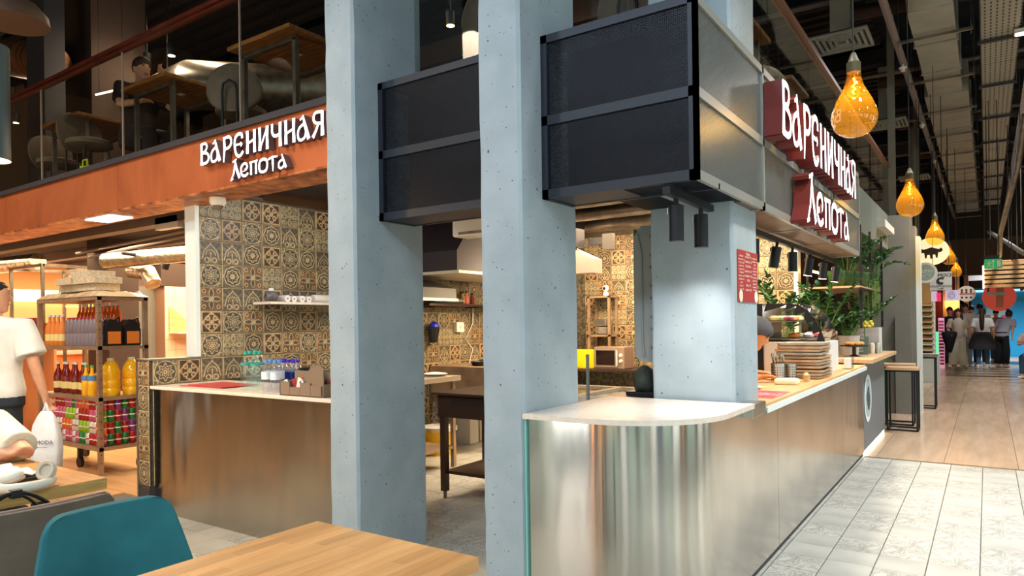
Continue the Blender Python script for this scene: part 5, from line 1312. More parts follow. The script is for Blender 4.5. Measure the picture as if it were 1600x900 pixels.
# shop interior
struct('column_8', MB().box(-10.2, -9.62, 4.55, 4.95, 0, 2.62), M['dark_wall'])
st_ = struct('wall_shop_tiled', MB().box(-9.75, -9.51, 5.25, 6.6, 0, 2.0).box(-9.75, -9.3, 6.6, 7.4, 0, 2.0), M['shop_grout'])
for j in range(13):
    for i in range(8): MB().box(-9.51, -9.502, 5.252 + i * .15, 5.398 + i * .15, .05 + j * .15, .196 + j * .15).build('tile', M['shop_tile'], st_)
struct('wall_shop_upper', MB().box(-9.76, -9.50, 5.2, 7.4, 2.0, 2.62), M['dark_wall'])
MB_ = MB().box(-9.8, -9.75, 5.0, 5.25, 0, 2.0); struct('trim_11', MB_, M['grey_wall'])
hd_ = thing('extractor_hood', 'brown sloping hood in front of the pale tiled shop wall', 'extractor hood', (-10.2, 5.0, 1.6))
MB().prism([(4.45, 1.74), (5.2, 1.74), (5.2, 2.12), (4.95, 2.12)], (-.6, 0, 0), (-9.9, 0, 0), (0, 1, 0), (0, 0, 1)).build('canopy', mat('hood_brown', (150, 124, 110), .5), hd_)
MB().box(-10.5, -9.88, 4.4, 5.2, 1.715, 1.74).build('light_strip', mat('strip_yellow', (250, 230, 90), .5, emit=1.6), hd_)
shl = thing('shop_wall_shelf', 'small pale shelf with a board on the tiled shop wall', 'shelf', (-9.4, 5.6, 1.35)); MB().box(-9.50, -9.25, 5.3, 6.3, 1.33, 1.35).build('board', M['white_plastic'], shl); MB().prism([(5.3, 1.352), (5.75, 1.352), (5.3, 1.72)], (.01, 0, 0), (-9.49, 0, 0), (0, 1, 0), (0, 0, 1)).build('side_board', M['wood_counter'], shl)
scr = thing('menu_screen', 'dark framed picture screens above the shop counter', 'screen', (-12.5, 5.5, 1.4))
a = P(190, 500, X=-11.9); b_ = P(238, 500, X=-11.9)
MB().box(-12.0, -11.9, a.y - .4, b_.y, 1.35, 1.75).build('frame', M['black'], scr); MB().box(-11.97, -11.94, a.y - .2, a.y - .17, 1.75, 2.62).build('hanger', M['cable'], scr); MB().box(-11.899, -11.89, a.y - .36, a.y + .05, 1.38, 1.72).build('green_picture', mat('screen_green', (120, 214, 160), .5, emit=.6), scr); MB().box(-11.899, -11.89, a.y + .1, b_.y - .03, 1.38, 1.72).build('pink_picture', mat('screen_pink', (226, 190, 180), .5, emit=.5), scr)
ct = thing('shop_counter', 'orange panelled shop counter glowing under warm light', 'counter', (-12, 5, 0))
MB().box(-13.2, -12.5, 3.0, 8.0, 0, 1.0).build('body', M['shop_panel'], ct); MB().box(-13.25, -12.45, 2.95, 8.05, 1.0, 1.05).build('top', M['quartz'], ct)
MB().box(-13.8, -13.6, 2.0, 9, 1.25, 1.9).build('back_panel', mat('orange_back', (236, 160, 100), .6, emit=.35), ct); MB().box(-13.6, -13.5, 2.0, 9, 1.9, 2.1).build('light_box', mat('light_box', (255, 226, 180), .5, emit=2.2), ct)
rd = thing('red_bottle_row', 'row of red capped bottles on a shelf behind the shopper', 'bottles', (-9, 3.6, 1.3), None)
rd_b = None
for k in range(11):
    p = P(22 + k * 3.6, 492, Y=4.0)
    lbl = 'red capped bottle in the row behind the shopper'
    if rd_b is None: rd_b = sb('ketchup_bottle', lbl, 'red capped bottles behind the shopper', bp(.04, .27), mat('dark_red', (120, 36, 40), .3), M['red_print'], .024, .05, M['white'], (.05, .12)); rd_b.location = (p.x, 4.0, 1.2505)
    else: dup(rd_b, (p.x + .0, 4.0, 1.2505))
a = P(15, 500, Y=4).x; MB().box(a - .4, P(64, 500, Y=4).x, 3.9, 4.15, 1.22, 1.25).build('shelf', M['rack'], rd); MB().box(a - .4, P(64, 500, Y=4).x, 4.15, 4.18, 0, 1.5).build('back', M['shop_panel'], rd)
rd['label'] = 'shelf unit behind the shopper carrying red capped bottles'; rd['category'] = 'shelf'; rd.name = 'shop_shelf'
bx = thing('exit_light_box', 'white sign box hanging under the mezzanine soffit above the shop', 'light box', (-6.5, 3.8, 2.3)); a = P(242, 360, Y=3.9); b = P(277, 334, Y=3.9)
MB().box(a.x, b.x, 3.9, 3.97, a.z, b.z).build('housing', M['white_plastic'], bx, None, .005); MB().bar((a.x + .05, 3.93, b.z), (a.x + .05, 3.93, 2.62), .006).bar((b.x - .05, 3.93, b.z), (b.x - .05, 3.93, 2.62), .006).build('hanger', M['cable'], bx)
tag(MB().tube([P(165, 408, Y=4.4), P(300, 396, Y=4.75)], .10, 16).build('shop_duct', M['foil'], None, 50), 'silver foil duct crossing over the shop', 'duct')
tag(MB().tube([P(0, 415, Y=4.3), P(60, 408, Y=4.45)], .12, 16).build('shop_duct', M['foil'], None, 50), 'silver foil duct behind the shopper at the left edge', 'duct')
tag(MB().tube([P(205, 424, Y=4.7), P(232, 426, Y=4.7), P(240, 444, Y=4.7)], [.09, .10, .10], 16).build('duct_elbow', M['foil'], None, 50), 'crumpled foil duct elbow over the shop hood', 'duct')
for k, (a, b) in enumerate(((P(120, 396, Y=4.4), P(300, 358, Y=4.4)), (P(140, 402, Y=4.5), P(300, 366, Y=4.5)), (P(190, 395, Y=4.3), P(298, 412, Y=5.2)))):
    tag(MB().tube([a, b], .022, 8).build('shop_pipe', M['pipe'] if k < 2 else M['black'], None, 50), ('thin pipe over the shop, upper of the pair', 'thin pipe over the shop, lower of the pair', 'black light track over the shop')[k], 'pipe')
c = P(262, 402, Y=4.9); t = thing('shop_spotlight', 'black tilted spotlight glowing on the track over the shop', 'spotlight', c); t.location = c
Mx = Matrix.Rotation(.45, 4, 'Y'); MB().lathe([(.045, -.16), (.045, 0), (.03, .01)], c, 16, M=Mx).build('barrel', M['black'], t, 50); MB().lathe([(.001, -.161), (.042, -.161)], c, 16, M=Mx).build('lens', M['lamp'], t); MB().bar(c, c + Vector((0, 0, .12)), .02).build('arm', M['black'], t)
for i in range(5): MB().box(-14, -5.6, 3.9 + i * 1.0, 4.05 + i * 1.0, 2.5, 2.62).build('soffit_beam', M['pipe'], bpy.data.objects['ceiling_mezzanine'])
sc_ = thing('dome_camera', 'white dome security camera under the copper beam above the tile wall', 'camera', (-5.15, 3.1, 2.35)); c = P(340, 300, Y=3.1)
MB().lathe([(.045, 0), (.06, .02), (.06, .06), (.055, .065)], (c.x, 3.1, 2.335), 22).build('housing', M['white_plastic'], sc_, 50); MB().lathe([(.004, -.035), (.03, -.025), (.04, 0)], (c.x, 3.1, 2.335), 18).build('dome', M['galv'], sc_, 60)
sl = MB().box(-6.75, -6.3, 3.0, 3.2, 2.396, 2.402); base(tag(sl.build('soffit_lamp', mat('soffit_lamp', (255, 250, 255), .5, emit=6), None), 'bright flat lamp set in the copper soffit', 'lamp'))
for k, (x, y, c_) in enumerate(((-6.35, 3.9, (120, 90, 190)), (-6.55, 3.7, (226, 206, 160)))):
    base(tag(MB().lathe([(.02, 0), (.12, .01), (.11, .05), (.03, .07)], (x, y, 0), 9).build('floor_cloth', mat('cloth_%d' % k, c_, .9), None, 30), ('purple cloth on the shop floor by the tiled low wall', 'pale cloth on the shop floor beside the purple one')[k], 'cloth'))

# ================================================================ NEIGHBOURING STAND AND PLANTS
sn = thing('snack_stand', 'grey fronted stand with a round white emblem after the steel counter', 'counter', (-1.4, 8.8, 0))
MB().box(-1.75, -1.05, 7.875, 9.62, .05, .94).build('body', mat('stand_grey', (112, 118, 124), .5), sn)
MB().box(-1.75, -1.10, 7.88, 9.60, 0, .05).build('plinth', M['black'], sn); MB().box(-1.095, -1.06, 7.9, 9.62, .0, .035).build('light_strip', M['led'], sn)
for i in range(6):
    MB().box(-1.78 + .14 * i, -1.642 + .14 * i, 7.72, 9.9, .955, .995).build('stave', M['wood_pale'], sn, None, .001)
c0 = Vector((-1.046, 8.14, .565))
cr = lambda r, n=40, ry=1: [(r * cos(2 * pi * i / n), r * ry * sin(2 * pi * i / n)) for i in range(n)]
em = MB().prism(cr(.25), (.003, 0, 0), c0, (0, 1, 0), (0, 0, 1)).build('emblem', mat('emblem_white', (226, 236, 238), .5), sn)
MB().prism(cr(.20), (.002, 0, 0), c0 + Vector((.003, 0, 0)), (0, 1, 0), (0, 0, 1)).build('emblem_ring', mat('emblem_grey', (170, 184, 190), .5), sn)
rnd = random.Random(6); pts = [(.13 * cos(a) * rnd.uniform(.6, 1.1), .13 * sin(a) * rnd.uniform(.6, 1.15)) for a in [2 * pi * i / 22 for i in range(22)]]
MB().prism(pts, (.002, 0, 0), c0 + Vector((.005, 0, 0)), (0, 1, 0), (0, 0, 1)).build('emblem_figure', mat('emblem_dark', (60, 78, 84), .5), sn)
gp = thing('green_board', 'bright green panel under the end of the pale wooden worktop', 'panel', (-1.4, 11.0, 0)); MB().box(-1.6, -1.19, 11.0, 11.05, 0, .96).build('panel', mat('vivid_green', (70, 160, 30), .5), gp)
MB().box(-1.6, -1.22, 10.98, 11.0, .05, .1).build('foot_strip', M['black'], gp)


def stool(x0, x1, y0, y1, h, label, topm):
    t = thing('bar_stool', label, 'stool', ((x0 + x1) / 2, (y0 + y1) / 2, 0), 'black framed bar stools by the corridor')
    MB().box(x0 - .01, x1 + .01, y0 - .01, y1 + .01, h - .035, h).build('seat', topm, t, None, .003)
    for y in (y0, y1 - .02):
        for x in (x0, x1 - .02): MB().box(x, x + .02, y, y + .02, 0, h - .035).build('leg', M['black'], t)
        MB().box(x0, x1, y, y + .02, 0, .02).build('foot_bar', M['black'], t); MB().box(x0, x1, y, y + .02, h - .055, h - .035).build('seat_bar', M['black'], t)
    for x in (x0, x1 - .02): MB().box(x, x + .02, y0, y1, .0, .02).build('side_bar', M['black'], t)
    return t


stool(-1.056, -.711, 9.83, 10.15, .79, 'nearer bar stool with a pale wooden seat in front of the green panel', M['wood_pale'])
stool(-1.16, -.80, 10.35, 10.7, .80, 'farther bar stool with a pale wooden seat, half hidden by the nearer one', M['wood_pale'])
stool(-.88, -.66, 12.45, 12.8, .83, 'narrow bar stool with a grey seat just past the grey column', M['galv'])


def leaf(mb, o, d, n, L, w):
    d = d.normalized(); s = d.cross(n).normalized(); u = s.cross(d)
    P_ = [o, o + d * L * .35 + s * w + u * w * .3, o + d * L * .7 + s * w * .75 + u * w * .2, o + d * L, o + d * L * .7 - s * w * .75 + u * w * .2, o + d * L * .35 - s * w + u * w * .3, o + d * L * .5 - u * w * .1]
    mb.add(P_, [(0, 1, 6), (1, 2, 6), (2, 3, 6), (3, 4, 6), (4, 5, 6), (5, 0, 6)])


def frond(t, base_, tip, sag, nl, L, w, m, rnd):
    a = Vector(base_); b = Vector(tip); pts = []
    for i in range(9):
        s = i / 8; pts.append(a.lerp(b, s) + Vector((0, 0, sag * sin(pi * s))))
    st = MB().tube(pts, [.007 * (1 - .6 * i / 8) for i in range(9)], 6).build('stem', M['stem'], t, 60)
    mb = MB()
    for k in range(nl):
        s = .3 + .7 * k / nl; i = min(int(s * 8), 7); p = pts[i].lerp(pts[i + 1], s * 8 - i); d = (pts[i + 1] - pts[i]).normalized()
        side = d.cross(Vector((rnd.uniform(-.4, .4), rnd.uniform(-.4, .4), 1))).normalized() * (1 if k % 2 else -1)
        leaf(mb, p, side + d * .7 + Vector((0, 0, rnd.uniform(-.1, .3))), Vector((rnd.uniform(-.3, .3), rnd.uniform(-.3, .3), 1)), L * rnd.uniform(.8, 1.1) * (1.1 - .4 * s), w)
    leaf(mb, pts[-1], (pts[-1] - pts[-2]), Vector((0, 0, 1)), L * .8, w)
    mb.build('leaves', m, st, fix=False)


def plant(name, label, loc, pot, fr, m=None, seed=1, cat='plant', L=.085, w=.022, group=None):
    """pot: (r0, r1, h, material, square?)"""
    t = thing(name, label, cat, loc, group); rnd = random.Random(seed); loc = Vector(loc); r0, r1, h, pm, sq = pot
    if sq: MB().prism([(-r1, 0), (r1, 0), (r1, h), (-r1, h)], (0, r0, 0), loc - Vector((0, r0 / 2, 0)), (1, 0, 0), (0, 0, 1)).build('pot', pm, t, None, .006)
    else: MB().lathe([(r0, 0), (r1, h), (r1 * .93, h), (r1 * .9, h * .8)], loc, 22).build('pot', pm, t, 50)
    MB().cyl(loc + Vector((0, 0, h * .8)), r1 * .85, .005, 14).build('soil', M['dark_wall'], t)
    for (dx, dy, dz, sag, nl) in fr:
        frond(t, loc + Vector((dx * .08, dy * .08, h * .8)), loc + Vector((dx, dy, h + dz)), sag, nl + 5, L, w, m or M['leaf'], rnd)
    return t


conc = pmat('concrete_planter', (206, 200, 194), (190, 184, 178), 8, .8)
def fan(n, r, hmin, hmax, seed, nl=13):
    q = random.Random(seed); return [(r * cos(a) * q.uniform(.5, 1.1), r * sin(a) * q.uniform(.4, 1), q.uniform(hmin, hmax), q.uniform(.03, .10), nl) for a in [2 * pi * i / n + q.uniform(-.2, .2) for i in range(n)]]


plant('potted_zamioculcas', 'glossy zz plant in a square pale concrete planter at the end of the stand', (-1.22, 9.3, .995), (.28, .17, .30, conc, 1), [(.32, .1, .36, .06, 14), (.16, .1, .58, .02, 15), (-.15, .05, .42, .05, 14), (-.32, -.05, .30, .08, 14), (.05, -.15, .34, .05, 13), (-.05, .2, .5, .03, 13), (.2, -.1, .28, .08, 12), (-.25, .15, .46, .05, 12)], seed=3)
plant('potted_zamioculcas', 'large glossy zz plant right behind the glass display case', (-1.45, 7.95, .995), (.12, .15, .28, conc, 0), fan(15, .42, .10, .52, 5, 15), seed=4, L=.10, w=.026)
plant('potted_zamioculcas', 'tall zz plant between the display case and the hanging spotlights', (-1.70, 7.35, .942), (.10, .13, .24, conc, 0), fan(10, .34, .30, .68, 8, 14), seed=6, L=.11, w=.030)
plant('potted_zamioculcas', 'low bushy zz plant in the middle of the stand', (-1.30, 8.65, .995), (.10, .12, .22, conc, 0), fan(12, .34, .06, .40, 11, 12), seed=7, L=.10, w=.026)
plant('shelf_plant', 'dense green plant on the high black shelf under the grey beam', (-1.35, 8.9, 1.78), (.08, .10, .14, M['green_glaze'], 0), fan(14, .42, .10, .42, 15, 13), seed=9, L=.09, w=.024)
plant('shelf_plant', 'second dense green plant on the high shelf, nearer the corridor', (-1.15, 9.5, 1.80), (.08, .10, .14, M['green_glaze'], 0), fan(11, .40, .05, .36, 18, 13), seed=10, L=.09, w=.024)
# trailing grass plant
tg = thing('trailing_plant', 'trailing pale green grassy plant hanging from the high shelf over a yellow flower', 'plant', (-1.15, 9.0, 1.75)); rnd = random.Random(14); m = MB()
for k in range(46):
    a = rnd.uniform(0, 2 * pi); r = rnd.uniform(.05, .2); b = Vector((-1.17, 9.05, 1.84)); e = Vector((-1.17 + r * cos(a), 9.05 + r * sin(a), rnd.uniform(1.36, 1.66)))
    m.tube([b, b.lerp(e, .35) + Vector((r * cos(a) * .5, r * sin(a) * .5, .10)), b.lerp(e, .7) + Vector((.02, 0, .03)), e], [.003, .003, .0025, .001], 4)
o = m.build('grass_blades', M['leaf_pale'], tg, 60); o['kind'] = 'stuff'; MB().lathe([(.07, 0), (.09, .10), (.08, .10)], (-1.17, 9.05, 1.755), 16).build('pot', M['green_glaze'], tg, 50)
rnd = random.Random(3); m = MB()
for k in range(26): 
    a = rnd.uniform(0, 2 * pi); r = rnd.uniform(.01, .09); m.lathe([(.004, 0), (.02, .01), (.016, .025), (.003, .03)], (-1.15 + r * cos(a), 8.75 + r * sin(a), 1.30 + rnd.uniform(0, .06)), 7)
fl_ = thing('yellow_flower', 'bright yellow flower head hanging between the plants of the stand', 'flower', (-1.15, 8.75, 1.0)); o = m.build('petals', mat('yellow_petal', (240, 226, 90), .7), fl_, 60); o['kind'] = 'stuff'; MB().tube([(-1.15, 8.75, .996), (-1.15, 8.75, 1.31)], .006, 6).build('stem', M['stem'], fl_)
# high shelf with glazed pots and black frame
hs_ = thing('display_shelving', 'black metal frame shelving over the stand holding pots and plants', 'shelf', (-1.4, 8.8, 1.0))
for x, y in ((-1.62, 8.1), (-1.12, 8.3), (-1.62, 9.75), (-1.08, 9.75), (-1.12, 9.05)): MB().box(x - .012, x + .012, y - .012, y + .012, .996 if x < -1.5 else 1.3, 2.42).build('post', M['black'], hs_)
MB().box(-1.64, -1.10, 8.08, 9.78, 1.735, 1.755).build('shelf_board', M['wood_pale'], hs_)
for x in (-1.62, -1.10): MB().box(x - .012, x + .012, 8.09, 9.77, 1.71, 1.735).build('rail', M['black'], hs_)
gpot = None
for k in range(4):
    loc = (-1.34 + .055 * k, 8.2 + .17 * k, 1.755); lb = 'green glazed bowl pot on the high shelf, ' + ('nearest the spotlights', 'second from the near end', 'third from the near end', 'farthest')[k]
    if k == 0:
        gpot = thing('glazed_pot', lb, 'pot', loc, 'green glazed pots on the high shelf', 0, True); MB().lathe([(.05, 0), (.075, .04), (.10, .12), (.105, .17), (.095, .17), (.07, .05)], n=24).build('body', M['green_glaze'], gpot, 50); MB().lathe([(.052, -.0), (.052, .006)], n=20).build('foot_ring', M['dark_wall'], gpot)
    else: dup(gpot, loc, None, lb)
for i, (y, z, lab, colr) in enumerate(((8.35, .995, 'sandwich tray with golden pastries on the stand', (230, 150, 70)),)):
    t = thing('pastry_tray', 'black cake stand with golden pastries at the near end of the pale worktop', 'tray', (-1.2, y, z)); MB().lathe([(.06, 0), (.02, .02), (.02, .10), (.14, .11), (.14, .12)], (-1.2, y, z), 22).build('stand', M['black_plastic'], t, 50)
    for k in range(7): MB().lathe([(.005, 0), (.03, .006), (.034, .02), (.02, .036), (.003, .04)], (-1.2 + .07 * cos(k * .9), y + .09 * sin(k * .9), z + .121), 10, M=None).build('pastry', mat('pastry', (236, 160, 80), .6) if k == 0 else bpy.data.materials['pastry'], t, 50)
mb_ = thing('menu_board', 'small green menu board with white lines standing on the stand', 'menu', (-1.2, 8.75, .995)); MB().box(-1.29, -1.11, 8.74, 8.76, .996, 1.20).build('board', mat('board_green', (96, 116, 104), .6), mb_)
for i in range(5): text(('МЕНЮ', 'кофе', 'чай', 'морс', 'пирог')[i], 'lettering', M['white'], mb_, (-1.2, 8.738, 1.18 - .036 * i), .03, (1, 0, 0), (0, 0, 1), .0002)
for k in range(3):
    base(tag(MB().lathe([(.025, 0), (.03, .06), (.028, .11), (.012, .12), (.012, .13)], (-1.16 + .05 * k, 9.0 + .05 * k, .996), 14).build('glass_jar', (M['clear'], M['cream'], M['steel_plain'])[k], None, 50), ('clear glass jar', 'cream jar', 'shiny metal jar')[k] + ' beside the menu board on the stand', 'jar', 'jars by the menu board'))
nh = thing('napkin_holder', 'glass napkin holder on the worktop behind the tray stack', 'holder', (-1.05, 7.0, .942)); MB().box(-1.10, -1.02, 6.92, 7.08, .943, 1.06).build('holder', M['clear'], nh); MB().box(-1.085, -1.035, 6.94, 7.06, .95, 1.04).build('napkins', M['white'], nh)
# room behind the stand, seen above the display case
struct('wall_back_right', MB().box(-4.2, -1.64, 10.9, 11.0, 0, 2.46), mat('back_brown', (70, 44, 36), .8))
bw = thing('back_shelf', 'wooden shelf with cups on the dark wall behind the stand', 'shelf', (-2.3, 10.7, 1.5)); MB().box(-3.4, -1.8, 10.6, 10.9, 1.58, 1.61).build('board', M['wood_counter'], bw)
ww = MB().box(-3.2, -2.3, 10.85, 10.9, 2.05, 2.40); base(tag(ww.build('serving_window', mat('warm_window', (220, 170, 90), .5, emit=.8), None), 'warm lit panel high on the dark wall behind the stand', 'panel'))
lt = thing('ring_lamp', 'thin glowing ring lamp hanging behind the spotlights', 'lamp', (-1.75, 8.9, 1.9)); MB().tube([P(1262, 421, Y=8.4), P(1270, 424, Y=8.4), P(1281, 427, Y=8.4)], .012, 8).build('ring', M['lamp_warm'], lt, 60); c = P(1266, 422, Y=8.4); MB().tube([c, Vector((c.x, c.y, 2.46))], .003, 6).build('cord', M['cable'], lt)

# ================================================================ AMBER PENDANTS
pf = [(.034, .41), (.036, .33), (.055, .27), (.095, .20), (.120, .13), (.118, .08), (.092, .03), (.05, .004), (.002, 0)]
pf = [(r, z) for r, z in pf]
def smooth_prof(p, n=3):
    p = [Vector(q) for q in p]
    for _ in range(n - 1):
        q = [p[0]]
        for a, b in zip(p[:-1], p[1:]): q += [a * .75 + b * .25, a * .25 + b * .75]
        p = q + [p[-1]]
    return [tuple(q) for q in p]
pd_ = None
for i, (Y_, z) in enumerate(((4.29, 2.42), (7.68, 2.38), (11.59, 2.44), (16.05, 2.44), (19.8, 2.39))):
    lb = 'amber glass bulb pendant over the corridor, ' + ('nearest and largest', 'second from the camera, beside the grey beam', 'third, in front of the round cow sign', 'fourth from the camera', 'farthest and smallest')[i]
    if i == 0:
        pd_ = thing('amber_pendant', lb, 'pendant lamp', (-.6, Y_, z), 'amber glass pendants over the corridor', 0, True)
        MB().lathe(smooth_prof(pf), n=36, cap=False).build('glass', M['amber'], pd_, 60)
        MB().lathe([(.036, .36), (.037, .415), (.03, .42), (.012, .47)], n=20).build('socket', mat('olive_socket', (70, 62, 30), .5), pd_, 50)
        b_ = MB().lathe(smooth_prof([(.010, .345), (.026, .30), (.034, .265), (.03, .235), (.012, .215), (.001, .212)], 2), n=20).build('bulb', M['amber'], pd_, 60)
        MB().tube([(0, 0, .33), (.008, .0, .30), (-.008, .004, .285), (.008, 0, .27), (-.008, -.004, .255), (0, 0, .24)], .0045, 6).build('filament', M['lamp_warm'], b_, 60)
        MB().tube([(0, 0, .42), (0, 0, 2.57)], .004, 6).build('cord', M['cable'], pd_)
    else: dup(pd_, (-.6, Y_, z), i * .7, lb)
    point('pendant_amber_%d' % i, (-.6, Y_, z + .19), 3.5, (1, .66, .25), .03)

# ================================================================ CEILING SERVICES OVER THE CORRIDOR
dt_ = thing('air_duct', 'long pale grey rectangular air duct running down the corridor ceiling', 'duct', (-.5, 15, 5.0))
MB().tube([(-.52, 3.0, 5.28), (-.52, 9.0, 5.28)], .24, 26).build('round_section', M['duct'], dt_, 50)
MB().loft([[(-.52 + .24 * cos(a), 9.0, 5.28 + .24 * sin(a)) for a in [2 * pi * q / 24 for q in range(24)]], [(-.51 + .23 * max(-1, min(1, 1.5 * cos(a))), 9.4, 5.26 + .26 * max(-1, min(1, 1.5 * sin(a)))) for a in [2 * pi * q / 24 for q in range(24)]]]).build('transition', M['duct'], dt_, 50)
yy = 9.4; k = 0
while yy < 27.5:
    w0, w1 = (-.74, -.28) if yy < 13 else (-.80, -.20)
    if yy > 12.4 and w0 == -.80 and k < 100: k = 100
    MB().box(w0, w1, yy + .01, yy + 1.24, 5.0, 5.5).box(w0 - .02, w1 + .02, yy + 1.21, yy + 1.27, 4.985, 5.51).build('section', M['duct'], dt_); yy += 1.25
for i in range(11):
    y = 10.2 + i * 1.9; h = thing('duct_hanger', 'threaded rod hanger with a crossbar under the corridor air duct', 'hanger', (-.5, y, 4.9), 'rod hangers along the corridor duct')
    MB().box(-.92, -.10, y - .015, y + .015, 4.93, 4.965).build('crossbar', M['galv'], h)
    for x in (-.9, -.12): MB().tube([(x, y, 4.88), (x, y, 6.4)], .006, 6).build('rod', M['galv'], h)
ct_ = thing('cable_tray', 'perforated pale cable tray beside the air duct on the corridor ceiling', 'cable tray', (.17, 15, 5.0))
tm = mat('perforated_tray', (156, 156, 146), .55, .2); nt = tm.node_tree; tc = nt.nodes.new('ShaderNodeTexCoord'); sp = nt.nodes.new('ShaderNodeSeparateXYZ'); nt.links.new(tc.outputs['Object'], sp.inputs[0])
fx = (V(nt, sp.outputs[0]) / .06).frac() - .5; fy_ = (V(nt, sp.outputs[1]) / .11).frac() - .5
ho_ = fx.abs().lt(.16) * fy_.abs().lt(.28); nt.links.new(mixc(nt, ho_, (152, 152, 142), (52, 52, 50)), nt.nodes['Principled BSDF'].inputs['Base Color'])
for i in range(8):
    y = 3 + i * 3.0; MB().box(-.02, .38, y, y + 2.98, 5.0, 5.012).box(-.025, -.015, y, y + 2.98, 5.0, 5.07).box(.375, .385, y, y + 2.98, 5.0, 5.07).build('tray_section', tm, ct_)
for i in range(12):
    y = 4.6 + i * 2.1; h = thing('tray_hanger', 'dark crossbar hanger under the perforated cable tray', 'hanger', (.18, y, 4.9), 'hangers along the cable tray')
    MB().box(-.06, .42, y - .02, y + .02, 4.95, 4.99).build('crossbar', M['anthracite'], h)
    for x in (-.04, .41): MB().tube([(x, y, 4.95), (x, y, 6.4)], .005, 6).build('rod', M['galv'], h)
base(tag(MB().box(.52, .66, 3, 30, 5.1, 5.16).build('narrow_tray', M['galv'], None), 'narrow grey tray running beside the perforated cable tray', 'cable tray'))
sp_ = MB().tube([(-.93, 3.0, 5.0), (-.93, 30, 5.0)], .045, 12); tag(base(sp_.build('sprinkler_pipe', M['pipe'], None, 50)), 'brown grey sprinkler pipe running along the left of the corridor duct', 'pipe')
for i in range(6):
    y = 6.4 + 3.5 * i; base(tag(MB().tube([(-4.5, y, 5.62), (3.0, y + .3, 5.62)], .035, 10).build('cross_pipe', M['pipe'], None, 50), 'thin pipe crossing above the corridor services', 'pipe', 'thin cross pipes under the hall ceiling'))
    base(tag(MB().lathe([(.05, .04), (.05, .055), (.012, .05), (.012, .10), (.03, .0), (.002, .0)], (-.93, y + 1.2, 4.856), 14).build('smoke_detector', M['white_plastic'], None, 50), 'small white round detector under the sprinkler pipe', 'detector', 'round detectors over the corridor'))
    base(tag(MB().tube([(-1.6, y + 1, 5.75), (3.5, y + 1.8, 5.75)], .10, 12).build('upper_duct', M['dark_wall'], None, 50), 'dark duct crossing high under the hall ceiling', 'duct', 'dark crossing ducts'))
def vent(c, s, label):
    t = thing('air_vent', label, 'vent', c, 'square supply vents above the balustrade'); c = Vector(c)
    MB().box(c.x - s, c.x + s, c.y - s, c.y + s, c.z + .03, c.z + .05).build('back', M['anthracite'], t); q = s
    for k in range(5):
        a = s * (1 - k * .19); b = a - s * .09
        MB().box(c.x - a, c.x + a, c.y - a, c.y - b, c.z, c.z + .03).box(c.x - a, c.x + a, c.y + b, c.y + a, c.z, c.z + .03).box(c.x - a, c.x - b, c.y - b, c.y + b, c.z, c.z + .03).box(c.x + b, c.x + a, c.y - b, c.y + b, c.z, c.z + .03).build('louvre', M['duct'], t)
    MB().box(c.x - .12, c.x + .12, c.y - .12, c.y + .12, c.z + .05, 6.4).build('neck', M['duct'], t)
vent((-1.52, 9.9, 5.0), .34, 'square louvred air vent beside the nearest amber pendant cord'); vent((-1.5, 14.6, 5.0), .34, 'second square air vent farther along the corridor'); vent((-1.5, 20.6, 5.0), .34, 'third square air vent, small in the distance')
c = P(1598, 55, Z=4.9); t = thing('flood_light', 'bright white floodlight at the top right edge of the frame', 'floodlight', c); MB().box(c.x - .09, c.x + .09, c.y - .06, c.y + .06, 4.92, 4.98).build('housing', M['white_plastic'], t, None, .01); MB().box(c.x - .07, c.x + .07, c.y - .05, c.y + .05, 4.915, 4.92).build('lens', M['lamp'], t); MB().tube([(c.x, c.y, 4.98), (c.x, c.y, 6.4)], .008, 6).build('rod', M['galv'], t); spot('flood', (c.x, c.y, 4.9), 160, (.95, .98, 1), (-.3, -.3, -1), 120, .6, .1)
tag(MB().tube([P(1602, 180, Y=12), P(1590, 260, Y=13), P(1572, 330, Y=15), P(1563, 365, Y=17), P(1562, 400, Y=19)], .045, 10).build('flexible_conduit', M['galv'], None, 60), 'pale flexible conduit curving down at the right edge', 'pipe')
tag(MB().tube([P(1545, 362, Y=22), P(1575, 380, Y=20), P(1600, 396, Y=18)], .05, 10).build('curved_conduit', M['galv'], None, 60), 'pale curved conduit sloping over the exit sign', 'pipe')
for i, (px, Y_) in enumerate(((1546, 14), (1560, 17), (1575, 16), (1588, 19), (1595, 15), (1537, 20))):
    a = P(px, 300, Y=Y_); base(tag(MB().tube([(a.x, Y_, 2.7), (a.x, Y_, 6.4)], .008, 6).build('suspension_cable', M['galv'], None), 'thin vertical suspension cable above the far seats', 'cable', 'suspension cables at the corridor end'))

# ================================================================ FAR SIGNS AND SHOPS
def hang_board(name, label, px0, py0, px1, py1, Y_, m, cat='sign', th=.08):
    a = P(px0, py1, Y=Y_); b = P(px1, py0, Y=Y_); t = thing(name, label, cat, ((a.x + b.x) / 2, Y_, a.z)); MB().box(a.x, b.x, Y_, Y_ + th, a.z, b.z).build('board', m, t)
    for x in (a.x + .05, b.x - .05): MB().tube([(x, Y_ + th / 2, b.z), (x, Y_ + th / 2, 5.0 if -.79 < x < -.21 or -.02 < x < .38 else 6.4)], .006, 6).build('hanger', M['cable'], t)
    return t, Vector(((a.x + b.x) / 2, Y_ - .002, (a.z + b.z) / 2)), b.x - a.x, b.z - a.z
t, c, w, h = hang_board('light_box_sign', 'square dark light box with a glowing round cow emblem', 1433, 374, 1478, 412, 13.2, mat('sign_brown', (70, 44, 34), .6))
cy_ = P(1455, 393, Y=13.2); cy_.y = 13.198
MB().prism(cr(.255, 36, .88), (0, -.004, 0), cy_, (1, 0, 0), (0, 0, 1)).build('glowing_disc', mat('glow_cream', (255, 226, 180), .5, emit=.45), t)
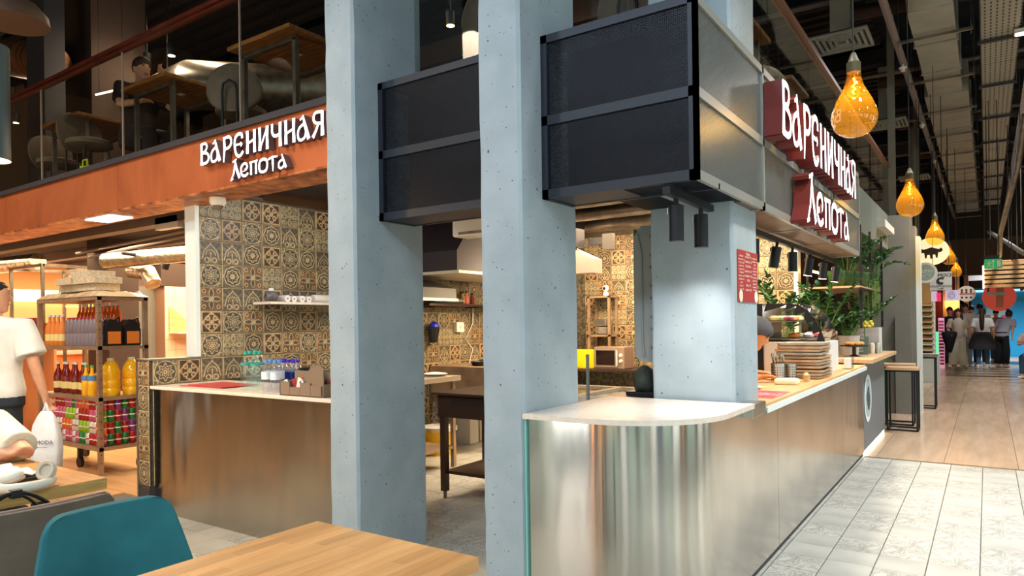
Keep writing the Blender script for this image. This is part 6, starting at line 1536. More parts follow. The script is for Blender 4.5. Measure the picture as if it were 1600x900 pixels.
cow = [(-.15, .03), (-.13, .07), (-.10, .05), (-.06, .06), (.0, .08), (.06, .06), (.10, .05), (.13, .07), (.15, .03), (.12, .0), (.09, .0), (.08, -.08), (.06, -.08), (.05, -.03), (.02, -.03), (.01, -.09), (-.01, -.09), (-.02, -.03), (-.05, -.03), (-.06, -.08), (-.08, -.08), (-.09, .0), (-.12, .0)]
MB().prism([(x * 1.1, z * 1.1 - .02) for x, z in cow], (0, -.003, 0), cy_ + Vector((0, -.005, 0)), (1, 0, 0), (0, 0, 1)).build('cow_figure', M['dark_wall'], t)
c = P(1446, 426, Y=13.0); t = thing('round_sign', 'round grey sign with a white rim hanging below the cow light box', 'sign', c)
MB().prism(cr(.165), (0, .04, 0), c, (1, 0, 0), (0, 0, 1)).build('rim', M['white_plastic'], t); MB().prism(cr(.13), (0, -.004, 0), c, (1, 0, 0), (0, 0, 1)).build('face', mat('sage_grey', (150, 170, 164), .5), t); text('ДОМА', 'lettering', M['white'], t, c + Vector((0, -.008, .02)), .07); text('вкусно', 'lettering', M['white'], t, c + Vector((0, -.008, -.05)), .04)
for dx in (-.1, .1): MB().tube([c + Vector((dx, .02, .13)), Vector((c.x + dx, c.y + .02, 6.4))], .005, 6).build('hanger', M['cable'], t)
t, c, w, h = hang_board('hanging_sign', 'white square sign reading AO MOCHI with a round leaf mark', 1453, 424, 1487, 454, 15.5, M['white_plastic'])
text('AO MOCHI', 'lettering', M['black'], t, c + Vector((.02, -.004, h * .32)), .085); text('КОНДИТЕРСКАЯ', 'lettering', M['black'], t, c + Vector((0, -.004, -h * .28)), .045); text('КАФЕ', 'lettering', M['black'], t, c + Vector((0, -.004, -h * .42)), .04)
ring = [(.07 * cos(a), .07 * sin(a)) for a in [R(40 + i * 15) for i in range(19)]] + [(.035 * cos(a) + .01, .035 * sin(a) + .01) for a in [R(310 - i * 15) for i in range(19)]]
MB().prism(ring, (0, -.004, 0), c, (1, 0, 0), (0, 0, 1)).build('crescent', M['anthracite'], t); MB().prism([(.02, .02), (.07, .08), (.03, .09)], (0, -.004, 0), c, (1, 0, 0), (0, 0, 1)).build('leaf_mark', M['leaf_pale'], t)
lav = mat('lavender_paper', (214, 204, 238), .5, emit=.25)
t, c, w, h = hang_board('price_sheet', 'lavender price sheet hanging under the white square sign', 1477, 453, 1499, 470, 17.5, lav)
for i in range(4): text(('Чай', 'Моти', 'Кофе', 'Торт')[i], 'lettering', M['anthracite'], t, c + Vector((-.02, -.004, h * (.3 - .18 * i))), .055)
hang_board('price_sheet', 'narrow lavender sheet with a pink card left of the price sheet', 1455, 455, 1464, 471, 17.2, lav); hang_board('pink_card', 'bright pink card beside the narrow lavender sheet', 1463, 457, 1470, 471, 17.2, mat('pink_card', (240, 60, 110), .5, emit=.3), 'card')
c = P(1510, 459, Y=20); t = thing('round_sign', 'round white sign with a red dotted band near the blue wall', 'sign', c); MB().prism(cr(.19), (0, .05, 0), c, (1, 0, 0), (0, 0, 1)).build('disc', M['white_plastic'], t); MB().box(c.x - .17, c.x + .17, 19.99, 20, c.z - .015, c.z + .015).build('band', mat('coral', (226, 100, 110), .5), t); MB().tube([c + Vector((0, .02, .18)), Vector((c.x, c.y + .02, 6.4))], .006, 6).build('hanger', M['cable'], t)
for j in (-1, 0, 1):
    for i in (-1, 0, 1): MB().prism(cr(.024, 10), (0, -.004, 0), c + Vector((i * .09, 0, j * .09 + .04 * (j == 0))), (1, 0, 0), (0, 0, 1)).build('dot', M['anthracite'], t)
t, c, w, h = hang_board('exit_sign', 'green emergency exit sign with a running figure hanging at the corridor end', 1538, 404, 1566, 420, 14.0, mat('exit_green', (30, 150, 84), .5, emit=.35), th=.05)
def man(c, s): 
    for q in (((0, .8), (.1, .8), (.1, 1), (0, 1)), ((-.1, .3), (.1, .3), (.14, .75), (-.04, .75)), ((.05, .3), (.3, .05), (.38, .1), (.14, .36)), ((-.08, .3), (-.3, 0), (-.22, -.04), (0, .26)), ((.1, .7), (.35, .5), (.38, .56), (.12, .78)), ((-.04, .72), (-.3, .55), (-.28, .48), (0, .64))):
        MB().prism([(x * s, z * s) for x, z in q], (0, -.003, 0), c, (1, 0, 0), (0, 0, 1)).build('running_figure', M['white'], t)
man(c + Vector((-w * .25, -.001, -h * .35)), h * .7); MB().box(c.x + w * .22, c.x + w * .42, c.y - .004, c.y - .001, c.z - h * .35, c.z + h * .35).build('door_mark', M['white'], t); MB().prism([(0, .07), (.025, .03), (.008, .03), (.008, -.07), (-.008, -.07), (-.008, .03), (-.025, .03)], (0, -.003, 0), c, (1, 0, 0), (0, 0, 1)).build('arrow', M['white'], t)
MB().box(c.x - w / 2 - .01, c.x + w / 2 - .04, 14.0, 14.05, c.z + h / 2, c.z + h / 2 + .06).build('housing', M['black'], t)
# slatted timber canopy
sl_ = thing('slatted_canopy', 'timber slat canopy hanging over the far seats at the right edge', 'canopy', (.6, 20, 2.2))
a = P(1538, 450, Y=19); rnd = random.Random(4)
for i in range(6):
    z = a.z + .10 * i; MB().box(a.x, 2.2, 18.9, 18.96, z, z + .065).build('slat', M['wood_counter'], sl_)
for i in range(8): MB().box(a.x + .02, 2.2, 19.0 + i * .4, 19.2 + i * .4, a.z + .58, a.z + .61).build('slat', M['wood_counter'], sl_)
for x in (a.x + .05, a.x + .75, 1.6): MB().box(x, x + .05, 18.96, 22, a.z, a.z + .6).build('beam', M['dark_wall'], sl_); 
for x in (.47, 1.6): MB().tube([(x, 19, a.z + .6), (x, 19, 6.3)], .01, 6).build('cable', M['cable'], sl_)
MB().box(a.x - .03, a.x, 18.88, 18.98, a.z - .02, a.z + .5).build('edge_light', mat('edge_light', (255, 210, 190), .5, emit=2.5), sl_)
wb_ = mat('pale_banner', (206, 204, 204), .6)
t, c, w, h = hang_board('blank_banner', 'blank pale grey banner panel at the corridor end', 1505, 401, 1537, 439, 27.5, wb_)
# blue mural wall with orange roundel
bl = struct('wall_far_blue', MB().box(-.46, 4, 29.9, 30, 0, 2.3), mat('mural_blue', (40, 170, 236), .6)); MB().box(-.5, 4, 29.85, 30, 2.3, 2.38).build('cap_strip', mat('cyan_strip', (170, 226, 240), .5, emit=.6), bl)
def mural(pts_, name, col, y=29.89):
    q = [P(x, z, Y=y) for x, z in pts_]; MB().prism([(p.x, p.z) for p in q], (0, .008, 0), (0, y - .008, 0), (1, 0, 0), (0, 0, 1)).build(name, mat('mural_' + name, col, .6), bl)
mural([(1542, 470), (1570, 470), (1578, 530), (1538, 530)], 'pale_patch', (150, 214, 226)); mural([(1545, 492), (1572, 500), (1575, 512), (1540, 505)], 'cream_stripe', (240, 222, 170), 29.87); mural([(1560, 500), (1566, 492), (1573, 494), (1570, 506)], 'pink_patch', (226, 80, 120), 29.86)
c = P(1561, 464, Y=24); t = thing('round_lamp_sign', 'large coral roundel sign with pale figures in front of the blue wall', 'sign', c); MB().prism(cr(.40), (0, .06, 0), c, (1, 0, 0), (0, 0, 1)).build('disc', mat('coral_disc', (236, 90, 70), .5, emit=.15), t); MB().prism([(-.08, -.3), (.1, -.3), (.12, .3), (-.06, .36)], (0, -.004, 0), c, (1, 0, 0), (0, 0, 1)).build('figure', mat('peach', (250, 150, 110), .5), t); MB().box(c.x - .28, c.x + .16, 23.99, 24, c.z + .05, c.z + .14).build('caption', M['white'], t); MB().tube([c + Vector((0, .03, .39)), Vector((c.x, c.y + .03, 6.4))], .008, 6).build('hanger', M['cable'], t)
struct('wall_far_left', MB().box(-2.4, -.5, 27, 27.2, 0, 3.4), mat('far_plum', (96, 40, 56), .7)); struct('beam_4', MB().box(-2.5, 4, 26.4, 26.8, 2.75, 3.9), mat('far_brown', (92, 74, 60), .7))
struct('beam_5', MB().box(-3, 4, 29.4, 29.8, 2.42, 6.4), mat('far_dark', (58, 50, 46), .8))
t = thing('wall_light', 'orange glowing lamp in the plum shop front behind the walkers', 'lamp', P(1487, 475, Y=26.6)); c = P(1487, 475, Y=26.6); MB().lathe([(.02, -.22), (.18, -.12), (.2, .08), (.08, .2)], c, 18).build('shade', mat('orange_lamp', (255, 150, 60), .5, emit=3), t, 50); MB().tube([c, c + Vector((0, .5, .0))], .02, 6).build('arm', M['black'], t)
for i, (px, m_) in enumerate(((1467, (120, 40, 60)), (1479, (226, 214, 214)), (1500, (226, 222, 214)), (1507, (150, 120, 110)))):
    a = P(px, 500, Y=26.9); struct('trim_%d' % (20 + i), MB().box(a.x - .12, a.x + .12, 26.85, 27.0, 0, 3.0), mat('pilaster_%d' % i, m_, .6))
# pastry display rack
pr = thing('pastry_rack', 'tall open bakery rack with pastries on pale shelves beyond the grey column', 'rack', (-1.6, 21, 0))
MB().box(-2.3, -1.12, 21.4, 21.46, 0, 1.85).build('back', mat('bakery_back', (206, 170, 110), .6), pr)
for i in range(12):
    z = .12 + .145 * i; MB().box(-2.2, -1.14, 20.8, 21.4, z, z + .03).build('shelf', M['quartz_edge'], pr)
    MB().box(-2.18, -1.18, 20.86, 21.36, z + .031, z + .085).build('pastries', mat('bun_%d' % (i % 3), ((226, 160, 70), (236, 196, 120), (206, 130, 60))[i % 3], .6) if i < 3 else bpy.data.materials['bun_%d' % (i % 3)], pr)
for x in (-1.16,): MB().box(x, x + .03, 20.8, 20.84, 0, 1.85).box(x, x + .03, 21.36, 21.4, 0, 1.85).build('post', M['white_plastic'], pr)
struct('wall_bakery', MB().box(-3.5, -1.2, 21.5, 21.6, 0, 3.0), mat('bakery_wall', (196, 160, 100), .7))
base(tag(MB().box(-1.5, -.86, 17.6, 17.8, .0, .62).build('pale_counter', M['quartz_edge'], None), 'white box counter in front of the bakery rack', 'counter'))
c = thing('pink_ribbon_stand', 'vertical pink lit strip of cards beside the bakery rack', 'stand', (-1.0, 22.6, 0)); MB().box(-1.12, -.98, 22.6, 22.7, 0, 1.4).build('panel', mat('pink_strip', (236, 170, 200), .5, emit=.3), c)
for i in range(14): MB().box(-1.11, -.99, 22.58, 22.6, .1 + i * .09, .16 + i * .09).build('card', mat('pink_dark', (226, 110, 160), .5) if i == 0 else bpy.data.materials['pink_dark'], c)
c = thing('green_lit_counter', 'low counter with a green glowing edge beside the walkers', 'counter', (-.95, 23.3, 0)); MB().box(-1.5, -1.12, 23.6, 24.5, 0, .98).build('body', mat('mint_body', (180, 214, 196), .5), c); MB().box(-1.5, -1.11, 23.58, 23.6, 0, 1.0).build('glow_edge', mat('green_glow', (80, 230, 150), .5, emit=.8), c)
# far tables at the right
for k, (x, y) in enumerate(((.95, 13.9), (1.05, 16.5), (1.1, 19.0))):
    t = thing('dining_table', 'pale wooden table at the right edge of the corridor, ' + ('the nearest', 'the middle one', 'the farthest')[k], 'table', (x + .3, y, 0), 'tables along the right side of the corridor'); MB().box(x - .1 - .25 * (k == 0) , x + .9, y - .35, y + .35, .72, .76).build('top', M['wood_counter'], t)
    for lx in (x, x + .8):
        for ly in (y - .28, y + .28): MB().box(lx - .02, lx + .02, ly - .02, ly + .02, 0, .72).build('leg', M['black'], t)
    sc2 = thing('dining_chair', 'dark blue chair at the right side table, ' + ('the nearest', 'the middle one', 'the farthest')[k], 'chair', (x + .25, y + .75, 0), 'chairs along the right side of the corridor', 0, False)
    MB().box(x - .02, x + .42, y + .55, y + .95, .42, .47).build('seat', mat('blue_seat', (40, 66, 84), .7) if k == 0 else bpy.data.materials['blue_seat'], sc2, None, .01); MB().box(x - .02, x + .42, y + .93, y + .97, .5, .82).build('backrest', bpy.data.materials['blue_seat'], sc2, None, .01)
    for lx in (x, x + .4):
        for ly in (y + .57, y + .93): MB().box(lx - .012, lx + .012, ly - .012, ly + .012, 0, .45).build('leg', M['black'], sc2)
eb = thing('wall_fixture', 'white box fixture on the grey beam before the grey column', 'light fixture', (-1.15, 9.6, 2.6)); a = P(1371, 350, X=-1.19); b = P(1400, 366, X=-1.19)
MB().prism([(a.y, a.z - .04), (a.y + 1.1, a.z - .04), (a.y + 1.1, a.z + .05), (a.y, a.z + .06)], (.10, 0, 0), (-1.2, 0, 0), (0, 1, 0), (0, 0, 1)).build('housing', M['white_plastic'], eb)

# ================================================================ GLOWING PANELS AND TUBES ADDED BEHIND THE CAMERA (for the steel to mirror)
def reflection_panel(name, label, x0, x1, y0, y1, m, em):
    t = thing(name, label, 'reflection_panel', ((x0 + x1) / 2, (y0 + y1) / 2, 0)); MB().box(x0, x1, y0, y1, 0, 3.2).build('frame', M['dark_wall'], t); return t
glow = mat('glow_white', (240, 250, 244), .5, emit=2.2); mint = mat('glow_mint', (190, 226, 212), .5, emit=1.3); wrm = mat('glow_warm', (255, 190, 120), .5, emit=1.5); vio = mat('glow_blue', (130, 150, 190), .5, emit=.9)  # glow colours of panels added so the steel counter has something to mirror
sf = thing('side_reflection_panels', 'row of added glowing panels across the corridor behind the camera', 'reflection_panel', (6.9, 0, 0))
for i, (y0, y1, m_) in enumerate(((-8.5, -6.8, mint), (-6.6, -6.3, glow), (-5.9, -4.6, mint), (-4.4, -4.2, wrm), (-3.9, -2.5, glow), (-2.2, -1.2, vio), (-.9, .9, mint), (1.3, 2.6, glow), (3.2, 3.5, wrm), (4.2, 6.2, mint), (7.2, 9.2, glow), (10.5, 13, mint))):
    MB().box(6.9, 6.98, y0, y1, .2, 2.9).build('lit_panel', m_, sf)
rf = thing('rear_reflection_panels', 'added glowing panels on the wall far behind the camera', 'reflection_panel', (-3, -8.9, 0))
for i, (x0, x1, m_) in enumerate(((-14, -11.5, wrm), (-10.8, -8.2, mint), (-7.0, -6.7, glow), (-5.4, -4.0, wrm), (-2.6, .4, mint), (1.2, 2.6, glow), (3.4, 5.6, mint))):
    MB().box(x0, x1, -8.98, -8.9, .2, 2.9).build('lit_panel', m_, rf)
tl = thing('reflection_tube', 'added vertical white glow tube standing behind the camera', 'lamp', (-4.9, -3.0, 0)); MB().cyl((-4.72, -3.0, .02), .06, 2.6, 16).build('tube', mat('tube_white', (255, 255, 255), .5, emit=14), tl); MB().cyl((-4.72, -3.0, 0), .14, .02, 20).build('foot', M['black'], tl)  # unseen tube added for a white streak in the steel
tl = thing('reflection_tube', 'added slim orange glow tube standing behind the camera', 'lamp', (-4.2, -3.2, 0)); MB().cyl((-4.2, -3.2, .02), .025, 2.4, 12).build('tube', mat('tube_orange', (255, 150, 70), .5, emit=14), tl); MB().cyl((-4.2, -3.2, 0), .12, .02, 20).build('foot', M['black'], tl)  # unseen thin tube added for an orange streak in the steel

# ================================================================ PEOPLE
def remesh(o, v=.014, sm=4):
    r = o.modifiers.new('remesh', 'REMESH'); r.mode = 'VOXEL'; r.voxel_size = v; r.use_smooth_shade = True
    s = o.modifiers.new('smooth', 'SMOOTH'); s.factor = .5; s.iterations = sm
    return o


def limb(mb, pts, rs, n=12, ry=None): mb.tube(pts, rs, n, ry=ry)


def hand(mb, w, d, side, s=1, curl=.6, nrm=None):
    """w: wrist, d: direction of the hand, side: towards the thumb"""
    w = Vector(w); d = Vector(d).normalized(); side = (Vector(side) - d * d.dot(Vector(side))).normalized(); nn = d.cross(side).normalized() if nrm is None else Vector(nrm)
    palm = w + d * .075 * s
    secs = []
    for t, hw, th in ((0, .026, .020), (.03, .036, .017), (.06, .042, .015), (.09, .041, .012)):
        c = w + d * t * s; secs.append([c + side * (hw * s * cos(a)) + nn * (th * s * sin(a)) for a in [2 * pi * q / 10 for q in range(10)]])
    mb.loft(secs)
    for k, (o_, L) in enumerate(((.031, .068), (.011, .078), (-.010, .072), (-.030, .058))):
        p = w + d * .08 * s + side * o_ * s; pts = [p]; a = 0
        for j, f in enumerate((.45, .32, .25)):
            a += curl * (.55 + .25 * j); p = p + (d * cos(a) + nn * sin(a)) * L * f * s; pts.append(p)
        limb(mb, pts, [.0095 * s, .0088 * s, .0080 * s, .0062 * s], 8)
    p = w + d * .025 * s + side * .03 * s; limb(mb, [p, p + (side * .7 + d * .7).normalized() * .032 * s, p + (side * .45 + d * .9 + nn * .4 * curl).normalized() * .062 * s], [.013 * s, .0105 * s, .008 * s], 8)


def head_mesh(mb, c, s=1, yaw=0, pitch=0):
    """face towards local -y before yaw; c = centre of the skull"""
    Mx = Matrix.Translation(Vector(c)) @ Matrix.Rotation(yaw, 4, 'Z') @ Matrix.Rotation(pitch, 4, 'X') @ Matrix.Scale(s, 4)
    secs = []
    for z, rx, ry, oy in ((-.125, .02, .02, -.062), (-.115, .036, .038, -.045), (-.085, .056, .062, -.024), (-.045, .066, .080, -.010), (0, .073, .092, 0), (.04, .076, .097, .004), (.08, .068, .086, .008), (.11, .045, .058, .010), (.122, .015, .02, .010)):
        secs.append([Mx @ Vector((rx * cos(a), oy + ry * sin(a), z)) for a in [2 * pi * q / 18 for q in range(18)]])
    mb.loft(secs)
    mb.loft([[Mx @ Vector((w_ * cos(a), y_ + .006 * sin(a), z_)) for a in [2 * pi * q / 8 for q in range(8)]] for z_, w_, y_ in ((.015, .006, -.090), (-.01, .009, -.104), (-.028, .015, -.112), (-.038, .012, -.100))])
    for sx in (-1, 1):
        mb.loft([[Mx @ Vector((sx * (.070 + dx), .008 + .016 * k * cos(a), -.012 + .032 * k * sin(a))) for a in [2 * pi * q / 10 for q in range(10)]] for dx, k in ((0, .8), (.012, 1), (.018, .7))])
    return Mx


def face_bits(t, Mx, skin_d, hair_m):
    eyes = MB(); br = MB(); mo = MB()
    for sx in (-1, 1):
        eyes.lathe([(.001, 0), (.010, .002), (.001, .004)], (0, 0, 0), 10, M=Mx @ Matrix.Translation((sx * .031, -.088, .012)) @ Matrix.Rotation(pi / 2, 4, 'X'))
        br.box(-.016, .016, -.003, .003, -.003, .003, M=Mx @ Matrix.Translation((sx * .031, -.090, .034)))
    mo.box(-.022, .022, -.003, .003, -.005, .005, M=Mx @ Matrix.Translation((0, -.088, -.066)))
    eyes.build('eyes', M['black_plastic'], t); br.build('eyebrows', hair_m, t); mo.build('mouth', skin_d, t)


lipm = mat('lips', (170, 90, 84), .5)


def hair_cap(mb, Mx, low=-.02, back=.0, k=1.06):
    secs = []
    for z, rx, ry, oy in ((low, .074, .075, .026), (.02, .080, .096, .014), (.06, .078, .100, .006), (.09, .064, .084, .008), (.118, .036, .05, .010), (.131, .01, .012, .010)):
        secs.append([Mx @ Vector((rx * k * cos(a), oy + ry * k * sin(a), z)) for a in [2 * pi * q / 18 for q in range(18)]])
    mb.loft(secs)


def person(label, loc, yaw, H=1.72, top=None, legs=None, hairm=None, skin=None, hair='short', pose=None, group=None, wide=1, skirt=False, lean=0, vox=.018, sleeves='short', shoes=None, faced=True, head_yaw=0, head_pitch=0, slv=1, grip=.55):
    """standing figure facing local -y, then turned by yaw; pose: dict of joint overrides (local metres)"""
    skin = skin or M['skin']; hairm = hairm or M['hair']; top = top or M['tee']; legs = legs or M['jeans']; k = H / 1.75
    J = dict(pel=(0, 0, .93), waist=(0, 0, 1.06), chest=(0, .0, 1.30), neck=(0, .01, 1.47), head=(0, -.01, 1.625),
             ls=(-.19, 0, 1.41), rs=(.19, 0, 1.41), le=(-.25, .02, 1.13), re=(.25, .02, 1.13), lw=(-.26, -.05, .88), rw=(.26, -.05, .88),
             lh=(-.09, 0, .90), rh=(.09, 0, .90), lk=(-.10, -.02, .48), rk=(.10, -.02, .48), la=(-.10, .03, .08), ra=(.10, .03, .08))
    J.update(pose or {}); J = {a: Vector(b) * k for a, b in J.items()}
    if lean:
        for a in ('waist', 'chest', 'neck', 'head', 'ls', 'rs', 'le', 're', 'lw', 'rw'):
            if pose and a in pose: continue
            v = J[a] - J['pel']; J[a] = J['pel'] + Matrix.Rotation(lean, 3, 'X') @ v
    t = thing('person', label, 'person', loc, group, yaw, True)
    w = wide
    def tors(mb, e=0):
        ax = [(J['pel'] - Vector((0, 0, .06)), .165, .115), (J['pel'], .17, .12), (J['waist'], .145, .105), (J['waist'].lerp(J['chest'], .5), .155, .112), (J['chest'], .175, .118), (J['chest'].lerp(J['neck'], .55), .185, .105), (J['chest'].lerp(J['neck'], .85), .12, .085), (J['neck'], .06, .058)]
        secs = []
        for i, (c, rx, ry) in enumerate(ax):
            u = (ax[min(i + 1, 7)][0] - ax[max(i - 1, 0)][0]).normalized(); x = (J['rs'] - J['ls']).normalized(); x = (x - u * x.dot(u)).normalized(); y = u.cross(x)
            secs.append([c + x * cos(a) * (rx * w + e) * k + y * sin(a) * (ry * w + e) * k for a in [2 * pi * q / 20 for q in range(20)]])
        mb.loft(secs)
    body = MB(); tors(body)
    limb(body, [J['neck'] - Vector((0, 0, .05)), J['neck'], J['head'] - Vector((0, -.01, .08))], [.062 * k, .056 * k, .055 * k], 14)
    Mx = head_mesh(body, J['head'], k, head_yaw, head_pitch)
    for s_ in 'lr':
        limb(body, [J[s_ + 's'], J[s_ + 's'].lerp(J[s_ + 'e'], .5), J[s_ + 'e'], J[s_ + 'e'].lerp(J[s_ + 'w'], .4), J[s_ + 'w']], [.052 * k, .047 * k, .040 * k, .038 * k, .026 * k], 12)
        d = (J[s_ + 'w'] - J[s_ + 'e']).normalized(); hand(body, J[s_ + 'w'] - d * .01, d, (0, -1, 0.2), k, grip)
        limb(body, [J[s_ + 'h'], J[s_ + 'h'].lerp(J[s_ + 'k'], .5), J[s_ + 'k'], J[s_ + 'k'].lerp(J[s_ + 'a'], .35), J[s_ + 'a']], [.085 * k, .072 * k, .054 * k, .055 * k, .036 * k], 14)
        a = J[s_ + 'a']; body.loft([[a + Vector((q_[0] * .045 * cos(b), q_[1] + .02 * sin(b) * 0, -.04 + q_[2] * (1 + sin(b)) * .5 * .09)) for b in [2 * pi * q / 10 for q in range(10)]] for q_ in ((.6, .07, .8), (1, .03, 1), (1, -.05, .8), (1.05, -.12, .55), (.5, -.17, .3))])
    remesh(body.build('body', skin, t, fix=True), vox)
    sh = MB(); tors(sh, .018)
    for s_ in 'lr':
        q = .62 if sleeves == 'short' else 1
        if sleeves == 'short': limb(sh, [J[s_ + 's'].lerp(J['chest'], .25) + Vector((0, 0, .02)), J[s_ + 's'], J[s_ + 's'].lerp(J[s_ + 'e'], .4), J[s_ + 's'].lerp(J[s_ + 'e'], .8)], [.065 * k, .068 * k * slv ** .5, .068 * k * slv, .074 * k * slv], 14)
        else: limb(sh, [J[s_ + 's'].lerp(J['chest'], .25), J[s_ + 's'], J[s_ + 'e'], J[s_ + 'w']], [.065 * k, .066 * k, .056 * k, .042 * k], 14)
    remesh(sh.build('shirt', top, t), vox)
    pn = MB(); fl_ = 1.0 if not skirt else 1.75
    hips = [[J['pel'] + Vector((rx * w * cos(a), ry * w * sin(a), z)) * 1 for a in [2 * pi * q / 20 for q in range(20)]] for z, rx, ry in ((-.12 * k, .18 * k, .125 * k), (-.02, .18 * k, .13 * k), (.09 * k, .163 * k, .12 * k))]
    pn.loft(hips)
    for s_ in 'lr': limb(pn, [J[s_ + 'h'] + Vector((0, 0, .02)), J[s_ + 'h'].lerp(J[s_ + 'k'], .5), J[s_ + 'k'], J[s_ + 'a'] + Vector((0, 0, .02))], [.098 * k, .09 * k, .072 * k * fl_ ** .6, .058 * k * fl_], 16)
    remesh(pn.build('trousers', legs, t), vox)
    so = MB()
    for s_ in 'lr':
        a = J[s_ + 'a']; so.loft([[a + Vector((q_[0] * .05 * cos(b), q_[1], -.08 * k + max(0, q_[2] * (1 + sin(b)) * .5 * .1))) for b in [2 * pi * q / 12 for q in range(12)]] for q_ in ((.6, .09, .9), (1, .05, 1.1), (1.05, -.04, .95), (1.1, -.12, .7), (.6, -.185, .45))])
    so.build('shoes', shoes or M['white_plastic'], t, 60)
    hb = MB(); hair_cap(hb, Mx, -.02 if hair == 'short' else -.06)
    if hair == 'fade': hb = MB(); hair_cap(hb, Mx @ Matrix.Translation((0, .012, 0)), -.055, k=1.05)
    if hair == 'long_back': hb.tube([Mx @ Vector((0, .07, .06)), Mx @ Vector((0, .11, -.05)), Mx @ Vector((0, .12, -.25)), Mx @ Vector((0, .11, -.48)), Mx @ Vector((0, .10, -.56))], [.05, .055, .062, .05, .015], 12)
    if hair == 'long_front':
        for sx in (-1, 1): hb.tube([Mx @ Vector((sx * .06, .02, .06)), Mx @ Vector((sx * .085, .01, -.06)), Mx @ Vector((sx * .10, -.03, -.22)), Mx @ Vector((sx * .10, -.07, -.42))], [.035, .032, .036, .012], 10)
        hb.tube([Mx @ Vector((0, .07, .06)), Mx @ Vector((0, .10, -.1)), Mx @ Vector((0, .10, -.35))], [.06, .075, .03], 12)
    if hair == 'bun': hb.lathe([(.005, 0), (.035, .01), (.04, .04), (.02, .06), (.004, .065)], (0, 0, 0), 12, M=Mx @ Matrix.Translation((0, .06, .10)))
    hb.build('hair', hairm, t, 60)
    if faced: face_bits(t, Mx, lipm, hairm)
    return t, Mx



# the shopper on the left, seen from behind, bag in hand
MAN, Mx = person('young man in a loose white t-shirt and dark jeans seen from behind at the left', (-6.20, 2.10, 0), R(180 + 32), 1.80, M['tee'], M['jeans'], M['hair'], vox=.012, wide=1.16,
                 pose=dict(lw=(-.34, -.06, .86), le=(-.31, .01, 1.12), ls=(-.22, 0, 1.40), rs=(.22, 0, 1.40)), head_yaw=R(-48), shoes=M['black_plastic'], slv=1.35, grip=1.0, hair='fade')
c = P(72, 640, Y=2.28); bgm = pmat('carrier_white', (226, 228, 232), (206, 210, 216), 6, .5, bmp=.6, bdist=.02)
bp_ = thing('carrier_bag', 'white plastic carrier bag with dark lettering hanging from the shopper\'s hand', 'bag', (c.x, 2.28, .36))
rnd = random.Random(8); secs = []
u_ = Vector((.8245, .566, 0)); v_ = Vector((-.566, .8245, 0))
for z, w_, d_ in ((.36, .075, .03), (.38, .10, .05), (.50, .108, .06), (.62, .102, .055), (.70, .085, .045), (.76, .06, .03), (.80, .035, .015)):
    secs.append([Vector((c.x, 2.28, z)) + u_ * (w_ * (abs(cos(a)) ** .5) * (1 if cos(a) > 0 else -1) * rnd.uniform(.95, 1.04)) + v_ * (d_ * (abs(sin(a)) ** .6) * (1 if sin(a) > 0 else -1) * rnd.uniform(.85, 1.1)) for a in [2 * pi * q / 24 for q in range(24)]])
MB().loft(secs).build('body', bgm, bp_, 60)
MB().tube([Vector((c.x, 2.28, .78)) - u_ * .02, Vector((c.x, 2.28, .86)), Vector((c.x, 2.28, .78)) + u_ * .02], [.014, .010, .014], 8).build('handle', bgm, bp_, 60)
text('KOMODA', 'lettering', M['anthracite'], bp_, Vector((c.x, 2.28, .575)) - v_ * .069 + u_ * .0, .042, u_, (0, 0, 1), .0006)
text('ОБУВЬ И СУМКИ', 'lettering', M['anthracite'], bp_, Vector((c.x, 2.28, .54)) - v_ * .069, .012, u_, (0, 0, 1), .0005)
text('www', 'lettering', M['anthracite'], bp_, Vector((c.x, 2.28, .42)) - v_ * .066 + u_ * .03, .022, u_, (0, 0, 1), .0005)

# seated guest, only an arm reaches into the frame
gs, Mx = person('seated guest in a cream sweater leaning an elbow on the oak table at the left', (-4.85, 1.30, 0), R(90), 1.75, pmat('cream_knit', (240, 230, 204), (222, 210, 182), 40, .9, stretch=(1, 1, 6), bmp=.5, bdist=.004), M['jeans'], M['hair_b'], vox=.010,
                pose=dict(pel=(0, 0, .52), waist=(0, -.10, .68), chest=(0, -.33, .82), neck=(0, -.48, .95), head=(0, -.60, 1.09), rs=(.17, -.52, .92), re=(.15, -.95, .795), rw=(.03, -.73, .79), ls=(-.17, -.50, .90), le=(-.25, -.70, .80), lw=(-.05, -.82, .79), lh=(-.09, 0, .52), rh=(.09, 0, .52), lk=(-.12, -.44, .50), rk=(.12, -.44, .50), la=(-.12, -.42, .08), ra=(.12, -.42, .08)), head_pitch=.4, slv=1.1)
a = Vector((.035, -.755, .79)); b = Vector((.045, -.775, .79))
MB().tube([a, b], .036, 16).build('watch', M['black_plastic'], gs, 50)

# cook bending over the worktop
ck, Mx = person('cook with a grey cap and t-shirt bending over the worktop behind the right pillar', (-1.99, 5.42, 0), R(90), 1.70, mat('grey_tee', (92, 92, 98), .9), M['jeans'], M['hair'], skin=pmat('warm_skin', (226, 156, 104), (214, 140, 90), 9, .5), lean=.92, vox=.012,
                pose=dict(le=(-.27, -.40, .99), re=(.27, -.40, 1.0), lw=(-.17, -.62, 1.01), rw=(.12, -.62, 1.01)), head_pitch=.55)
cp = MB(); hair_cap(cp, Mx, .005, k=1.14); cp.build('cap', mat('cap_grey', (86, 86, 92), .8), ck, 60)

